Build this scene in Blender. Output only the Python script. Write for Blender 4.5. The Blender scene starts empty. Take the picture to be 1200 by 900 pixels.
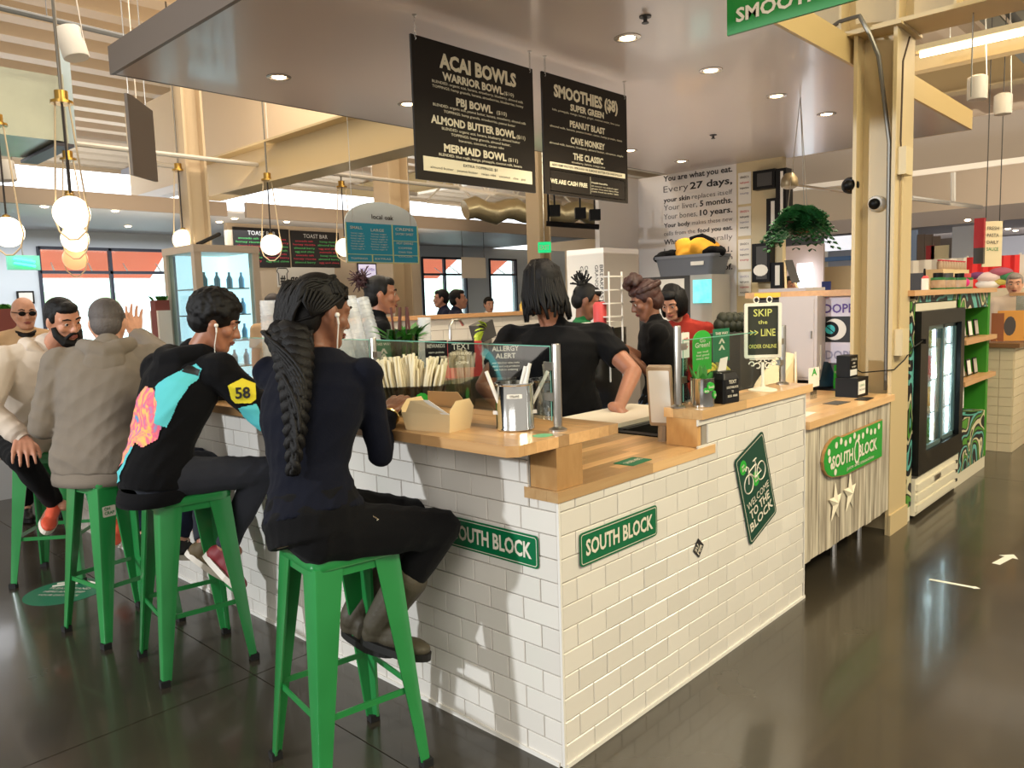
import bpy, math, random
import numpy as np
from mathutils import Vector, Matrix, Euler, noise
random.seed(7); rng = np.random.default_rng(7)
scn = bpy.context.scene; COL = scn.collection
R_ = math.radians
# ---------------------------------------------------------------- camera, world, light, exposure
CAM = np.array([-1.82995, -1.54607, 1.51422]); F_PX = 909.96
def cam_axes():
    yaw, pit, roll = 0.756688, 0.104073, -0.032179
    f = np.array([math.cos(pit)*math.cos(yaw), math.cos(pit)*math.sin(yaw), -math.sin(pit)])
    rt = np.cross(f, [0, 0, 1]); rt /= np.linalg.norm(rt); up = np.cross(rt, f)
    c, s = math.cos(roll), math.sin(roll)
    return c*rt+s*up, -s*rt+c*up, f
RT, UP, FW = cam_axes()
cd = bpy.data.cameras.new('camera'); cam = bpy.data.objects.new('camera', cd); COL.objects.link(cam)
cd.sensor_width = 36; cd.lens = F_PX/1200*36; cd.clip_start = .05; cd.clip_end = 200
M4 = Matrix.Identity(4)
for i in range(3):
    M4[i][0] = RT[i]; M4[i][1] = UP[i]; M4[i][2] = -FW[i]; M4[i][3] = CAM[i]
cam.matrix_world = M4; scn.camera = cam
scn.view_settings.view_transform = 'Standard'; scn.view_settings.look = 'None'
scn.view_settings.gamma = 1; scn.view_settings.use_curve_mapping = False
scn.view_settings.exposure = 0.0
wd = bpy.data.worlds.new('hall'); scn.world = wd; wd.use_nodes = True
bg = wd.node_tree.nodes['Background']; bg.inputs[0].default_value = (1, .92, .81, 1); bg.inputs[1].default_value = .62
def area(name, loc, target, size, power, color, size_y=None, spread=None):
    l = bpy.data.lights.new(name, 'AREA'); l.energy = power; l.color = color; l.size = size
    if size_y: l.shape = 'RECTANGLE'; l.size_y = size_y
    if spread: l.spread = R_(spread)
    o = bpy.data.objects.new(name, l); COL.objects.link(o); o.location = loc
    o.rotation_euler = (Vector(target)-Vector(loc)).to_track_quat('-Z', 'Y').to_euler(); return o
def spot(name, loc, target, power, color, angle, blend=.5, r=.05):
    l = bpy.data.lights.new(name, 'SPOT'); l.energy = power; l.color = color; l.spot_size = R_(angle); l.spot_blend = blend; l.shadow_soft_size = r
    o = bpy.data.objects.new(name, l); COL.objects.link(o); o.location = loc
    o.rotation_euler = (Vector(target)-Vector(loc)).to_track_quat('-Z', 'Y').to_euler(); return o
# daylight from the glazed front of the hall, behind and left of the viewer
spot('daylight_window', (-9, 3.6, 3.9), (0, .2, .6), 2500, (.90, .95, 1), 60, .8, .16)
area('hall_daylight', (-7, -3, 4.2), (0, 1, 1), 4.5, 240, (1, .97, .93), 3)
# warm market lamps over the aisle on the right
area('aisle_lamps', (1.2, -4.2, 4.8), (1.2, 0, .3), 5, 340, (1, .90, .62), 1.2)
area('aisle_lamps', (6.5, -3.5, 4.8), (5.5, 0, .6), 5, 260, (1, .87, .63), 1.2)
area('hall_lamps', (2.5, 6.3, 5.0), (2.5, 6.3, 0), 6, 230, (1, .88, .72), 4)
area('roof_uplight', (5, 7, 3.6), (5, 8, 6), 7, 110, (1, .80, .58), 7)  # added upward fill to lift the roof, no fixture stands there
area('roof_uplight', (8, 0, 3.4), (9, 0, 6), 5, 55, (1, .80, .55), 5)  # second added roof fill, beyond the column, no fixture
area('roof_uplight', (1, 9, 3.4), (1, 9, 6), 4, 12, (1, .86, .72), 4)  # third added roof fill, weak, over the left stalls
area('neighbour_stall_fill', (2, 11.2, 2.85), (2, 11.2, 0), 6, 170, (.95, .97, 1), 2.5)  # added fill that brightens the neighbouring stall
area('far_stall_fill', (12, 2, 4.4), (13, 2, 0), 6, 170, (1, .90, .76), 8)  # added fill that lifts the far right of the hall
area('far_stall_fill', (16.5, 2, 2.4), (19, 2, 1.4), 3, 160, (1, .94, .88), 6)  # added fill aimed at the farthest wall
area('canopy_fill', (3.2, 1.9, 1.9), (3.2, 1.9, 3), 4, 26, (1, .90, .80), 2)  # added upward fill on the canopy, in place of bounced light

# ---------------------------------------------------------------- pixels of the photograph to world points
def ray(x, y): return RT*(x-600)/F_PX - UP*(y-450)/F_PX + FW
def on(x, y, ax, v):
    d = ray(x, y); return CAM + d*(v-CAM['XYZ'.index(ax)])/d['XYZ'.index(ax)]
def dp(x, y, depth): return CAM + ray(x, y)*depth

# ---------------------------------------------------------------- materials
MATS = {}
def s2l(c): return tuple(((v/255)/12.92 if v/255 <= .04045 else ((v/255+.055)/1.055)**2.4) for v in c)
def mat(key, rgb=(200, 200, 200), rough=.5, metal=0., vary=0., nscale=0, namp=.0, rgb2=None, nstretch=(1, 1, 1), bump=0., bscale=40, emit=None, estr=0, trans=0, ior=1.45, coat=0, objrand=0, alpha=1, sheen=0, spec=None):
    if key in MATS: return MATS[key]
    m = bpy.data.materials.new(key); m.use_nodes = True; nt = m.node_tree; b = nt.nodes['Principled BSDF']; L = nt.links.new
    c = (*s2l(rgb), 1); b.inputs['Base Color'].default_value = c
    b.inputs['Roughness'].default_value = rough; b.inputs['Metallic'].default_value = metal
    if spec is not None: b.inputs['Specular IOR Level'].default_value = spec
    tc = nt.nodes.new('ShaderNodeTexCoord'); mp = nt.nodes.new('ShaderNodeMapping'); L(tc.outputs['Object'], mp.inputs[0]); mp.inputs['Scale'].default_value = nstretch
    out = None
    if nscale:
        n = nt.nodes.new('ShaderNodeTexNoise'); n.inputs['Scale'].default_value = nscale; n.inputs['Detail'].default_value = 6; L(mp.outputs[0], n.inputs['Vector'])
        r = nt.nodes.new('ShaderNodeValToRGB'); r.color_ramp.elements[0].position = .5-.5*(1-namp); r.color_ramp.elements[1].position = .5+.5*(1-namp)
        r.color_ramp.elements[0].color = c; r.color_ramp.elements[1].color = (*s2l(rgb2 or rgb), 1)
        L(n.outputs['Fac'], r.inputs[0]); out = r.outputs[0]
    if objrand:
        oi = nt.nodes.new('ShaderNodeObjectInfo'); hs = nt.nodes.new('ShaderNodeHueSaturation')
        mr = nt.nodes.new('ShaderNodeMapRange'); mr.inputs[3].default_value = 1-objrand; mr.inputs[4].default_value = 1+objrand
        L(oi.outputs['Random'], mr.inputs[0]); L(mr.outputs[0], hs.inputs['Value'])
        if out: L(out, hs.inputs['Color'])
        else: hs.inputs['Color'].default_value = c
        out = hs.outputs[0]
    if out: L(out, b.inputs['Base Color'])
    if bump:
        n2 = nt.nodes.new('ShaderNodeTexNoise'); n2.inputs['Scale'].default_value = bscale; n2.inputs['Detail'].default_value = 4; L(mp.outputs[0], n2.inputs['Vector'])
        bp = nt.nodes.new('ShaderNodeBump'); bp.inputs['Strength'].default_value = bump; bp.inputs['Distance'].default_value = .01
        L(n2.outputs['Fac'], bp.inputs['Height']); L(bp.outputs[0], b.inputs['Normal'])
    if emit: b.inputs['Emission Color'].default_value = (*s2l(emit), 1); b.inputs['Emission Strength'].default_value = estr
    if trans: b.inputs['Transmission Weight'].default_value = trans; b.inputs['IOR'].default_value = ior
    if coat: b.inputs['Coat Weight'].default_value = coat; b.inputs['Coat Roughness'].default_value = .08
    if alpha < 1: b.inputs['Alpha'].default_value = alpha
    if sheen: b.inputs['Sheen Weight'].default_value = sheen; b.inputs['Sheen Roughness'].default_value = .5
    MATS[key] = m; return m
def glass(key='clear_glass', tint=(236, 246, 244), a=.16):      # thin architectural pane
    if key in MATS: return MATS[key]
    m = bpy.data.materials.new(key); m.use_nodes = True; nt = m.node_tree; nt.nodes.clear(); L = nt.links.new
    o = nt.nodes.new('ShaderNodeOutputMaterial'); t = nt.nodes.new('ShaderNodeBsdfTransparent'); t.inputs[0].default_value = (*s2l(tint), 1)
    g = nt.nodes.new('ShaderNodeBsdfGlossy'); g.inputs['Roughness'].default_value = .04
    f = nt.nodes.new('ShaderNodeFresnel'); f.inputs[0].default_value = 1.35
    ad = nt.nodes.new('ShaderNodeMath'); ad.operation = 'MULTIPLY_ADD'; ad.inputs[1].default_value = .4; ad.inputs[2].default_value = a*.15
    mx = nt.nodes.new('ShaderNodeMixShader'); L(f.outputs[0], ad.inputs[0]); L(ad.outputs[0], mx.inputs[0]); L(t.outputs[0], mx.inputs[1]); L(g.outputs[0], mx.inputs[2]); L(mx.outputs[0], o.inputs[0])
    MATS[key] = m; return m
# ---------------------------------------------------------------- objects
def tag(o, label=None, cat=None, group=None, kind=None):
    if label: o['label'] = label
    if cat: o['category'] = cat
    if group: o['group'] = group
    if kind: o['kind'] = kind
    return o
def thing(name, label, cat, loc=(0, 0, 0), group=None, rotz=0):
    o = bpy.data.objects.new(name, None); COL.objects.link(o); o.location = Vector([float(v) for v in loc]); o.rotation_euler.z = rotz
    o.empty_display_size = .05; bpy.context.view_layer.update if False else None
    return tag(o, label, cat, group)
def copy_tree(o, parent=None):
    c = o.copy(); COL.objects.link(c); c.parent = parent
    for ch in list(o.children): copy_tree(ch, c)
    return c
def V(p): return np.array(p, float)
def unit(v): v = V(v); return v/np.linalg.norm(v)
def frame(d, hint=(0, 0, 1)):
    z = unit(d); h = V(hint)
    if abs(z@unit(h)) > .98: h = V((1, 0, 0)) if abs(z[0]) < .9 else V((0, 1, 0))
    x = unit(np.cross(h, z)); return x, np.cross(z, x), z
class MB:
    def __init__(s): s.v = []; s.f = []; s.mi = []; s.cur = 0
    def add(s, vs, fs):
        k = len(s.v); s.v += [tuple(map(float, p)) for p in vs]; s.f += [tuple(k+i for i in f) for f in fs]; s.mi += [s.cur]*len(fs); return s
    def box(s, a, b):                                            # two opposite corners
        x0, y0, z0 = a; x1, y1, z1 = b
        return s.hexa([(x0, y0), (x1, y0), (x1, y1), (x0, y1)], z0, z1)
    def hexa(s, poly, z0, z1):
        if z0 > z1: z0, z1 = z1, z0
        ar = sum(poly[i][0]*poly[(i+1) % len(poly)][1]-poly[(i+1) % len(poly)][0]*poly[i][1] for i in range(len(poly)))
        if ar < 0: poly = poly[::-1]
        n = len(poly)
        return s.add([(x, y, z0) for x, y in poly]+[(x, y, z1) for x, y in poly], [tuple(range(n))[::-1], tuple(range(n, 2*n))]+[(i, (i+1) % n, n+(i+1) % n, n+i) for i in range(n)])
    def slab(s, o, u, v, poly, t):                               # polygon in frame (o,u,v), thickness t along u x v
        o = V(o); u = unit(u); v = unit(v); w = np.cross(u, v); n = len(poly)
        a = [o+u*x+v*y for x, y in poly]
        fs = [tuple(range(n))[::-1], tuple(range(n, 2*n))]+[(i, (i+1) % n, n+(i+1) % n, n+i) for i in range(n)]
        return s.add(a+[p+w*t for p in a], fs)
    def obox(s, c, size, ax):                                    # centred box on axes ax (3 vectors)
        c = V(c); ax = [V(a)*sz/2 for a, sz in zip(ax, size)]
        vs = [c+ax[0]*i+ax[1]*j+ax[2]*k for k in (-1, 1) for i, j in ((-1, -1), (1, -1), (1, 1), (-1, 1))]
        return s.add(vs, [(3, 2, 1, 0), (4, 5, 6, 7), (0, 1, 5, 4), (1, 2, 6, 5), (2, 3, 7, 6), (3, 0, 4, 7)])
    def rbox(s, c, size, ang=0):
        ca, sa = math.cos(ang), math.sin(ang); return s.obox(c, size, [(ca, sa, 0), (-sa, ca, 0), (0, 0, 1)])
    def cone(s, p0, p1, r0, r1, n=12, cap=True):
        x, y, z = frame(V(p1)-V(p0)); vs = []
        for p, r in ((V(p0), r0), (V(p1), r1)):
            vs += [p+x*r*math.cos(2*math.pi*i/n)+y*r*math.sin(2*math.pi*i/n) for i in range(n)]
        fs = [(i, (i+1) % n, n+(i+1) % n, n+i) for i in range(n)]
        if cap: fs += [tuple(range(n))[::-1], tuple(range(n, 2*n))]
        return s.add(vs, fs)
    def cyl(s, p0, p1, r, n=12, cap=True): return s.cone(p0, p1, r, r, n, cap)
    def rings(s, rings, cap=True, closed=False):
        n = len(rings[0]); m = len(rings); vs = [p for r in rings for p in r]; fs = []
        for j in range(m if closed else m-1):
            for i in range(n):
                a = j*n+i; b = j*n+(i+1) % n; c = ((j+1) % m)*n+(i+1) % n; d = ((j+1) % m)*n+i; fs.append((a, b, c, d))
        if cap and not closed: fs += [tuple(range(n))[::-1], tuple(range((m-1)*n, m*n))]
        return s.add(vs, fs)
    def tube(s, pts, r, n=6, cap=True, closed=False):
        pts = [V(p) for p in pts]; m = len(pts); rr = r if hasattr(r, '__len__') else [r]*m; out = []; px = None
        for i, p in enumerate(pts):
            a = pts[i-1] if (i > 0 or closed) else pts[i]; b = pts[(i+1) % m] if (i < m-1 or closed) else pts[i]
            z = unit(b-a)
            if px is None: x = frame(z)[0]
            else: x = unit(px-z*(px@z))
            y = np.cross(z, x); px = x
            out.append([p+(x*math.cos(2*math.pi*k/n)+y*math.sin(2*math.pi*k/n))*rr[i] for k in range(n)])
        return s.rings(out, cap, closed)
    def lathe(s, prof, c=(0, 0, 0), axis=(0, 0, 1), n=24):       # prof: (r, h)
        x, y, z = frame(axis); c = V(c)
        out = [[c+z*h+(x*math.cos(2*math.pi*k/n)+y*math.sin(2*math.pi*k/n))*max(r, 1e-4) for k in range(n)] for r, h in prof]
        return s.rings(out, True)
    def ball(s, c, r, ax=None, n=12, m=8):
        c = V(c); r = (r, r, r) if not hasattr(r, '__len__') else r; ax = ax if ax is not None else np.eye(3)
        out = []
        for j in range(m+1):
            t = math.pi*(j+.02)/(m+.04) if j == 0 else (math.pi*(j-.02)/m if j == m else math.pi*j/m)
            out.append([c+V(ax[0])*r[0]*math.sin(t)*math.cos(2*math.pi*k/n)+V(ax[1])*r[1]*math.sin(t)*math.sin(2*math.pi*k/n)-V(ax[2])*r[2]*math.cos(t) for k in range(n)])
        return s.rings(out, True)
    def caps(s, p0, p1, r0, r1, n=12):                           # tapered capsule
        p0 = V(p0); p1 = V(p1); x, y, z = frame(p1-p0); out = []
        for a in (-80, -50, -20): a = R_(a); out.append((p0+z*r0*math.sin(a), r0*math.cos(a)))
        out.append((p0, r0)); out.append((p1, r1))
        for a in (20, 50, 80): a = R_(a); out.append((p1+z*r1*math.sin(a), r1*math.cos(a)))
        return s.rings([[p+(x*math.cos(2*math.pi*k/n)+y*math.sin(2*math.pi*k/n))*r for k in range(n)] for p, r in out])
    def grid(s, fn, nu, nv, closed_u=False):
        vs = [fn(i/(nu-1), j/(nv-1)) for j in range(nv) for i in range(nu)]
        return s.add(vs, [(j*nu+i, j*nu+i+1, (j+1)*nu+i+1, (j+1)*nu+i) for j in range(nv-1) for i in range(nu-1)])
    def mesh(s, name, mats, origin=(0, 0, 0), smooth=False):
        me = bpy.data.meshes.new(name); o = V(origin)
        me.from_pydata([tuple(V(p)-o) for p in s.v], [], s.f)
        for m in (mats if isinstance(mats, (list, tuple)) else [mats]): me.materials.append(m)
        if any(s.mi): me.polygons.foreach_set('material_index', s.mi)
        if smooth:
            me.polygons.foreach_set('use_smooth', [True]*len(s.f))
            if smooth != 'all':
                try: me.set_sharp_from_angle(angle=R_(smooth if smooth is not True else 40))
                except Exception: pass
        me.update(); return me
    def build(s, name, mats, parent=None, smooth=False, world=True, **tg):
        """world=True: vertices are world coordinates; a child is re-based on its parent's location (unrotated parents)."""
        if parent is not None:
            org = V(ploc(parent)) if world else V((0, 0, 0)); loc = (0, 0, 0)
        elif world:
            a = np.array(s.v); org = V(((a[:, 0].min()+a[:, 0].max())/2, (a[:, 1].min()+a[:, 1].max())/2, a[:, 2].min())); loc = org
        else: org = V((0, 0, 0)); loc = (0, 0, 0)
        o = bpy.data.objects.new(name, s.mesh(name, mats, org, smooth)); COL.objects.link(o); o.location = tuple(map(float, loc))
        if parent is not None: o.parent = parent
        return tag(o, **tg)
def ploc(o):
    l = V(o.location)
    while o.parent: o = o.parent; l = l+V(o.location)
    return l
TXT = {}
def text(body, origin, u, v, height, m, parent, width=None, bold=0., align='L', name='lettering', depth=.0012, mono=False, gap=1.0):
    """flat print: cap height 'height', baseline starting at origin, running along u, up along v; width squeezes or stretches it"""
    key = (body, round(bold, 3))
    if key not in TXT:
        c = bpy.data.curves.new('lettering', 'FONT'); c.body = body; c.size = 1; c.offset = bold; c.resolution_u = 2; c.space_character = gap
        o = bpy.data.objects.new('lettering', c); COL.objects.link(o)
        dg = bpy.context.evaluated_depsgraph_get(); me = bpy.data.meshes.new_from_object(o.evaluated_get(dg))
        bpy.data.objects.remove(o); bpy.data.curves.remove(c)
        a = np.array([w.co[:] for w in me.vertices]) if len(me.vertices) else np.zeros((1, 3))
        TXT[key] = (a, [tuple(p.vertices) for p in me.polygons]); bpy.data.meshes.remove(me)
    a, fs = TXT[key]
    if not fs: return None
    u = unit(u); v = unit(v); w = np.cross(u, v); sc = height/.70; xs = sc
    x0, x1 = a[:, 0].min(), a[:, 0].max()
    if width: xs = width/(x1-x0)
    sh = {'L': x0, 'C': (x0+x1)/2, 'R': x1}[align]
    b = MB(); b.add([V(origin)+u*(p[0]-sh)*xs+v*p[1]*sc+w*depth for p in a], fs)
    return b.build(name, m, parent)
def rrect(w, h, r, n=4, cx=0, cy=0):
    out = []
    for (x, y, a0) in ((w/2-r, h/2-r, 0), (-w/2+r, h/2-r, 90), (-w/2+r, -h/2+r, 180), (w/2-r, -h/2+r, 270)):
        for k in range(n+1): a = R_(a0+90*k/n); out.append((cx+x+r*math.cos(a), cy+y+r*math.sin(a)))
    return out
def ringpoly(b, o, u, v, outer, inner, t):                       # flat ring between two matched outlines
    o = V(o); u = unit(u); v = unit(v); w = np.cross(u, v)*t; n = len(outer)
    P = [o+u*x+v*y+w for x, y in outer]+[o+u*x+v*y+w for x, y in inner]
    b.add(P, [(i, (i+1) % n, n+(i+1) % n, n+i) for i in range(n)])
X_, Y_, Z_ = V((1, 0, 0)), V((0, 1, 0)), V((0, 0, 1))
# ================================================================= THE SETTING
steel = mat('brushed_steel', (176, 172, 165), .28, 1., bump=.05, bscale=200)
chrome = mat('chrome', (215, 215, 212), .12, 1.)
black = mat('black_plastic', (10, 10, 11), .45, spec=.2)
white = mat('white_paint', (226, 222, 214), .55)
cream = mat('cream_paint', (206, 188, 148), .45)
dkgrey = mat('dark_grey_metal', (66, 64, 62), .5)
print_w = mat('cream_print', (222, 214, 196), .6)
print_k = mat('black_print', (30, 28, 30), .6)
print_g = mat('green_print', (20, 130, 70), .5)
# floor: polished dark concrete
fm = mat('polished_concrete', (38, 35, 31), .2, nscale=.9, namp=.4, rgb2=(72, 65, 52), bump=.015, bscale=3, coat=.25)
nt = fm.node_tree; pb = nt.nodes['Principled BSDF']
nz = nt.nodes.new('ShaderNodeTexNoise'); nz.inputs['Scale'].default_value = 1.7; nz.inputs['Detail'].default_value = 8
tcx = nt.nodes.new('ShaderNodeTexCoord'); nt.links.new(tcx.outputs['Object'], nz.inputs['Vector'])
mrx = nt.nodes.new('ShaderNodeMapRange'); mrx.inputs[3].default_value = .13; mrx.inputs[4].default_value = .34
nt.links.new(nz.outputs['Fac'], mrx.inputs[0]); nt.links.new(mrx.outputs[0], pb.inputs['Roughness'])
# slabs with recessed saw-cut joints
fl = thing('floor', 'polished dark grey concrete floor with saw cut joints', None); fl['kind'] = 'structure'
gx = [-9, -.335, 5.2, 11, 22]; gy = [-8, -3.2, 1.4, 6, 11, 20]
for i in range(len(gx)-1):
    for j in range(len(gy)-1):
        MB().box((gx[i]+.0025, gy[j]+.0025, -.06), (gx[i+1]-.0025, gy[j+1]-.0025, 0)).build('floor_slab', fm, fl)
MB().box((-9, -8, -.1), (22, 20, -.006)).build('joint_filler', mat('joint_filler', (150, 146, 138), .8), fl)
# corrugated roof deck high above: ribs run along X
deckm = mat('roof_deck_paint', (205, 186, 160), .6)
dk = MB(); y = -8.; prof = []
while y < 20:
    prof += [(y, 5.2), (y+.28, 5.2), (y+.36, 5.36), (y+.72, 5.36), (y+.80, 5.2)]; y += .8
for (y0, z0), (y1, z1) in zip(prof[:-1], prof[1:]):
    dk.add([(-3.5, y0, z0), (22, y0, z0), (22, y1, z1), (-3.5, y1, z1)], [(0, 1, 2, 3)])
dk.box((-3.5, -8, 5.45), (22, 20, 5.5))
o = dk.build('ceiling', deckm, kind='structure', label='corrugated metal roof deck painted cream')
beamm = mat('cream_steel_paint', (200, 178, 134), .42, bump=.03, bscale=30)
def ibeam_y(x, y0, y1, z0, h, w, m=None, name='roof_beam'):
    b = MB(); b.box((x-w/2, y0, z0), (x+w/2, y1, z0+.025)); b.box((x-w/2, y0, z0+h-.025), (x+w/2, y1, z0+h)); b.box((x-.012, y0, z0+.025), (x+.012, y1, z0+h-.025))
    return b
for k, x in enumerate((-1.2, 8.6, 12.5)):
    ibeam_y(x, -7, 19, 4.62, .55, .3).build('trim_%d' % (20+k), beamm, kind='structure')
# the I-beam over the column, its stiffeners and the H column below it
cx0, cx1 = 3.17, 3.50
b = ibeam_y(3.335, -6, 9, 3.06, .5, .33)
for yy in (-1.6, -.3, .0, .33, 1.6, 3.): b.box((3.335-.15, yy, 3.09), (3.335+.15, yy+.015, 3.53))
b.build('trim_1', beamm, kind='structure', label='cream steel roof beam carried by the column')
col = thing('column', 'cream painted steel H column with conduit and cameras beside the fridge', None, (3.335, .12, 0)); col['kind'] = 'structure'
b = MB(); b.box((cx0, 0, 0), (cx1, .022, 3.045)).build('flange', beamm, col)
b = MB(); b.box((cx0, .225, 0), (cx1, .247, 3.045)).build('flange', beamm, col)
b = MB(); b.box((cx0+.12, .022, 0), (cx0+.14, .225, 3.045)).build('web', beamm, col)
b = MB(); b.box((cx0-.04, -.03, 3.045), (cx1+.04, .28, 3.062)).build('cap_plate', beamm, col)
b = MB(); b.box((cx0-.006, -.012, 0), (cx1+.006, .0, .13)).build('kick_plate', beamm, col)
b = MB(); b.tube([(cx0+.12, .5, 3.14), (cx0+.02, .34, 3.16), (cx0-.05, .2, 3.14), (cx0-.05, .14, 3.02), (cx0+.02, .11, 2.9), (cx0+.08, .06, 2.4), (cx0+.08, .055, .9)], .013, 8).build('conduit', mat('grey_conduit', (120, 116, 108), .4, .6), col, True)
b = MB(); b.tube([(cx0+.12, -.03, 3.0), (cx0+.04, -.02, 2.85), (cx0+.05, -.012, 2.4), (cx0+.07, -.012, 2.3)], .006, 6).build('thin_cable', mat('cable_brown', (70, 52, 34), .6), col, True)
b = MB(); b.cyl((cx0+.09, -.012, 2.22), (cx0+.09, -.012, 1.28), .007, 6).build('thin_conduit', beamm, col, True)
for z0, z1 in ((2.2, 2.36), (1.12, 1.28)):
    MB().box((cx0+.03, -.05, z0), (cx0+.16, 0, z1)).build('junction_box', cream, col)
for z, yy, xx in ((2.05, .135, cx0+.12), (2.17, .27, cx0+.05)):
    b = MB(); b.lathe([(.05, 0), (.05, .03), (.04, .05)], (xx, yy, z), (-1, 0, 0)); h = b.build('camera_mount', white if z < 2.1 else black, col, True)
    MB().ball((xx-.06, yy, z-.005), .034).build('camera_dome', black, h, True)
MB().cyl((3.33, -.35, 3.06), (3.33, -.35, 2.6), .004, 6).build('hanger_rod', steel, col)
# canopy over the stall
canm = mat('canopy_grey_gloss', (190, 178, 170), .3, bump=.012, bscale=1.2, coat=.3)
can = thing('canopy', 'large flat grey gloss canopy above the stall with recessed downlights', None, (3, 1.8, 2.9)); can['kind'] = 'structure'
MB().box((.021, .296, 2.9), (6.079, 3.269, 2.906)).build('soffit_panel', canm, can)
f1 = mat('canopy_fascia_grey', (104, 92, 82), .5); f2 = mat('canopy_fascia_cream', (196, 170, 118), .45)
MB().box((-.002, .28, 2.897), (.02, 3.29, 3.054)).build('fascia', f1, can)
MB().box((.02, .275, 2.9), (6.1, .295, 3.06)).build('fascia', f2, can)
MB().box((.02, 3.27, 2.9), (6.1, 3.292, 3.06)).build('fascia', f1, can)
MB().box((6.08, .28, 2.9), (6.102, 3.29, 3.06)).build('fascia', f2, can)
MB().box((0.02, .295, 3.0), (6.08, 3.27, 3.02)).build('top_panel', f1, can)
lampm = mat('downlight_glow', (255, 240, 220), .5, emit=(255, 226, 180), estr=14)
trimm = mat('downlight_trim', (190, 180, 168), .25, .6)
def downlight(x, y, z, label, group, r=.045, pw=7, glow=lampm, real=True):
    t = thing('recessed_downlight', label, 'ceiling light', (x, y, z), group)
    MB().lathe([(r*1.45, 0), (r*1.45, -.004), (r*1.05, -.007), (r, -.002), (r, 0)], (x, y, z), n=20).build('trim_ring', trimm, t, True)
    MB().lathe([(r*.85, -.001), (r*.8, -.0045), (.002, -.008)], (x, y, z), n=16).build('lens', glow, t, True)
    if real:
        l = bpy.data.lights.new('downlight_beam', 'SPOT'); l.energy = pw; l.color = (1, .84, .62); l.spot_size = R_(100); l.spot_blend = .7; l.shadow_soft_size = .04
        o = bpy.data.objects.new('downlight_beam', l); COL.objects.link(o); o.parent = t; o.location = (0, 0, -.03)
    return t
DL = {(1.765, .92): 'downlight right above the smoothies menu board, in the near row', (2.656, .92): 'downlight with a bright streak, second in the near row from the menu boards', (3.579, .92): 'downlight in the near row, left of the two beside the cream column', (4.43, .9): 'downlight in the near row nearest the cream column', (.749, 2.72): 'downlight near the left corner of the grey canopy', (1.736, 2.72): 'downlight just left of the acai bowls board', (4.40, 2.72): 'small downlight at the right edge of the smoothies board', (5.32, 2.72): 'small downlight above the quotation wall'}
for (x, y), lb in DL.items(): downlight(x, y, 2.9, lb, 'downlights in the grey canopy', .05, 55)
for (x, y) in ((2.62, 2.72), (3.5, 2.72)): downlight(x, y, 2.9, 'downlight hidden behind the hanging menu boards' if x < 3 else 'downlight hidden behind the right hand menu board', 'downlights in the grey canopy', .05, 55)
for (x, y, lb) in ((4.41, 1.865, 'small sprinkler head under the canopy behind the menu boards'), (1.569, .679, 'tiny sprinkler cap near the front edge of the canopy')):
    t = thing('sprinkler_head', lb, 'sprinkler', (x, y, 2.9)); MB().lathe([(.03, 0), (.03, -.006), (.01, -.01), (.01, -.03)], (x, y, 2.9), n=12).build('escutcheon', dkgrey, t, True); MB().lathe([(.018, -.034), (.018, -.03)], (x, y, 2.9), n=10).build('deflector', dkgrey, t)
# quotation wall and the white side wall behind the stall
wallm = mat('stall_wall_white', (222, 218, 214), .55)
XW = 5.95; yA = on(748, 250, 'X', XW)[1]; yB = on(917, 250, 'X', XW)[1]; yT = on(863, 250, 'X', XW)[1]
MB().box((XW, yT, 0), (XW+.08, yA+.05, 2.9)).build('wall_back', wallm, kind='structure', label='white quotation wall')
MB().box((XW, yB, 0), (XW+.08, yT-.002, 2.9)).build('wall_right', mat('stall_wall_cream', (208, 190, 150), .5), kind='structure', label='cream end of the wall with framed signs')
xL = on(702, 250, 'Y', yA)[0]
MB().box((xL, yA, 0), (XW, yA+.06, 2.9)).build('wall_left', wallm, kind='structure', label='plain bluish white side wall')
# ------------------------------------------------ far left: neighbouring stall soffit, wall, windows
soff = mat('neighbour_soffit_paint', (158, 142, 126), .5); soffw = mat('neighbour_ceiling', (226, 226, 230), .5)
MB().box((-2, 9.3, 2.9), (3.75, 9.36, 3.1)).build('trim_2', soff, kind='structure', label='beige fascia of the neighbouring stall')
MB().box((4.05, 9.3, 2.9), (13, 9.36, 3.12)).build('trim_3', soff, kind='structure', label='beige fascia right of the far column')
MB().box((-2, 9.36, 2.96), (13, 14, 2.99)).build('ceiling_left', soffw, kind='structure', label='white ceiling of the neighbouring stalls')
WY = 13.
glow = mat('window_daylight', (255, 255, 255), .5, emit=(236, 246, 255), estr=2.6)
wallb = mat('pale_blue_wall', (205, 214, 222), .5)
def xw(px_, y=WY, py=300): return on(px_, py, 'Y', y)[0]
segs = [(xw(45), xw(203)), (xw(494), xw(545)), (xw(573), xw(604))]
zt = 2.69; zb = .9
xs = [-3]+[v for s_ in segs for v in s_]+[16]
for i in range(0, len(xs), 2): MB().box((xs[i], WY, 0), (xs[i+1], WY+.15, 2.96)).build('wall_far' if i == 0 else 'wall_far_%d' % i, wallb, kind='structure')
mull = mat('window_mullion', (44, 50, 66), .5)
awm = mat('orange_awning', (236, 120, 92), .7, emit=(246, 120, 90), estr=.95)  # emission puts the daylight into the awning cloth
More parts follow.
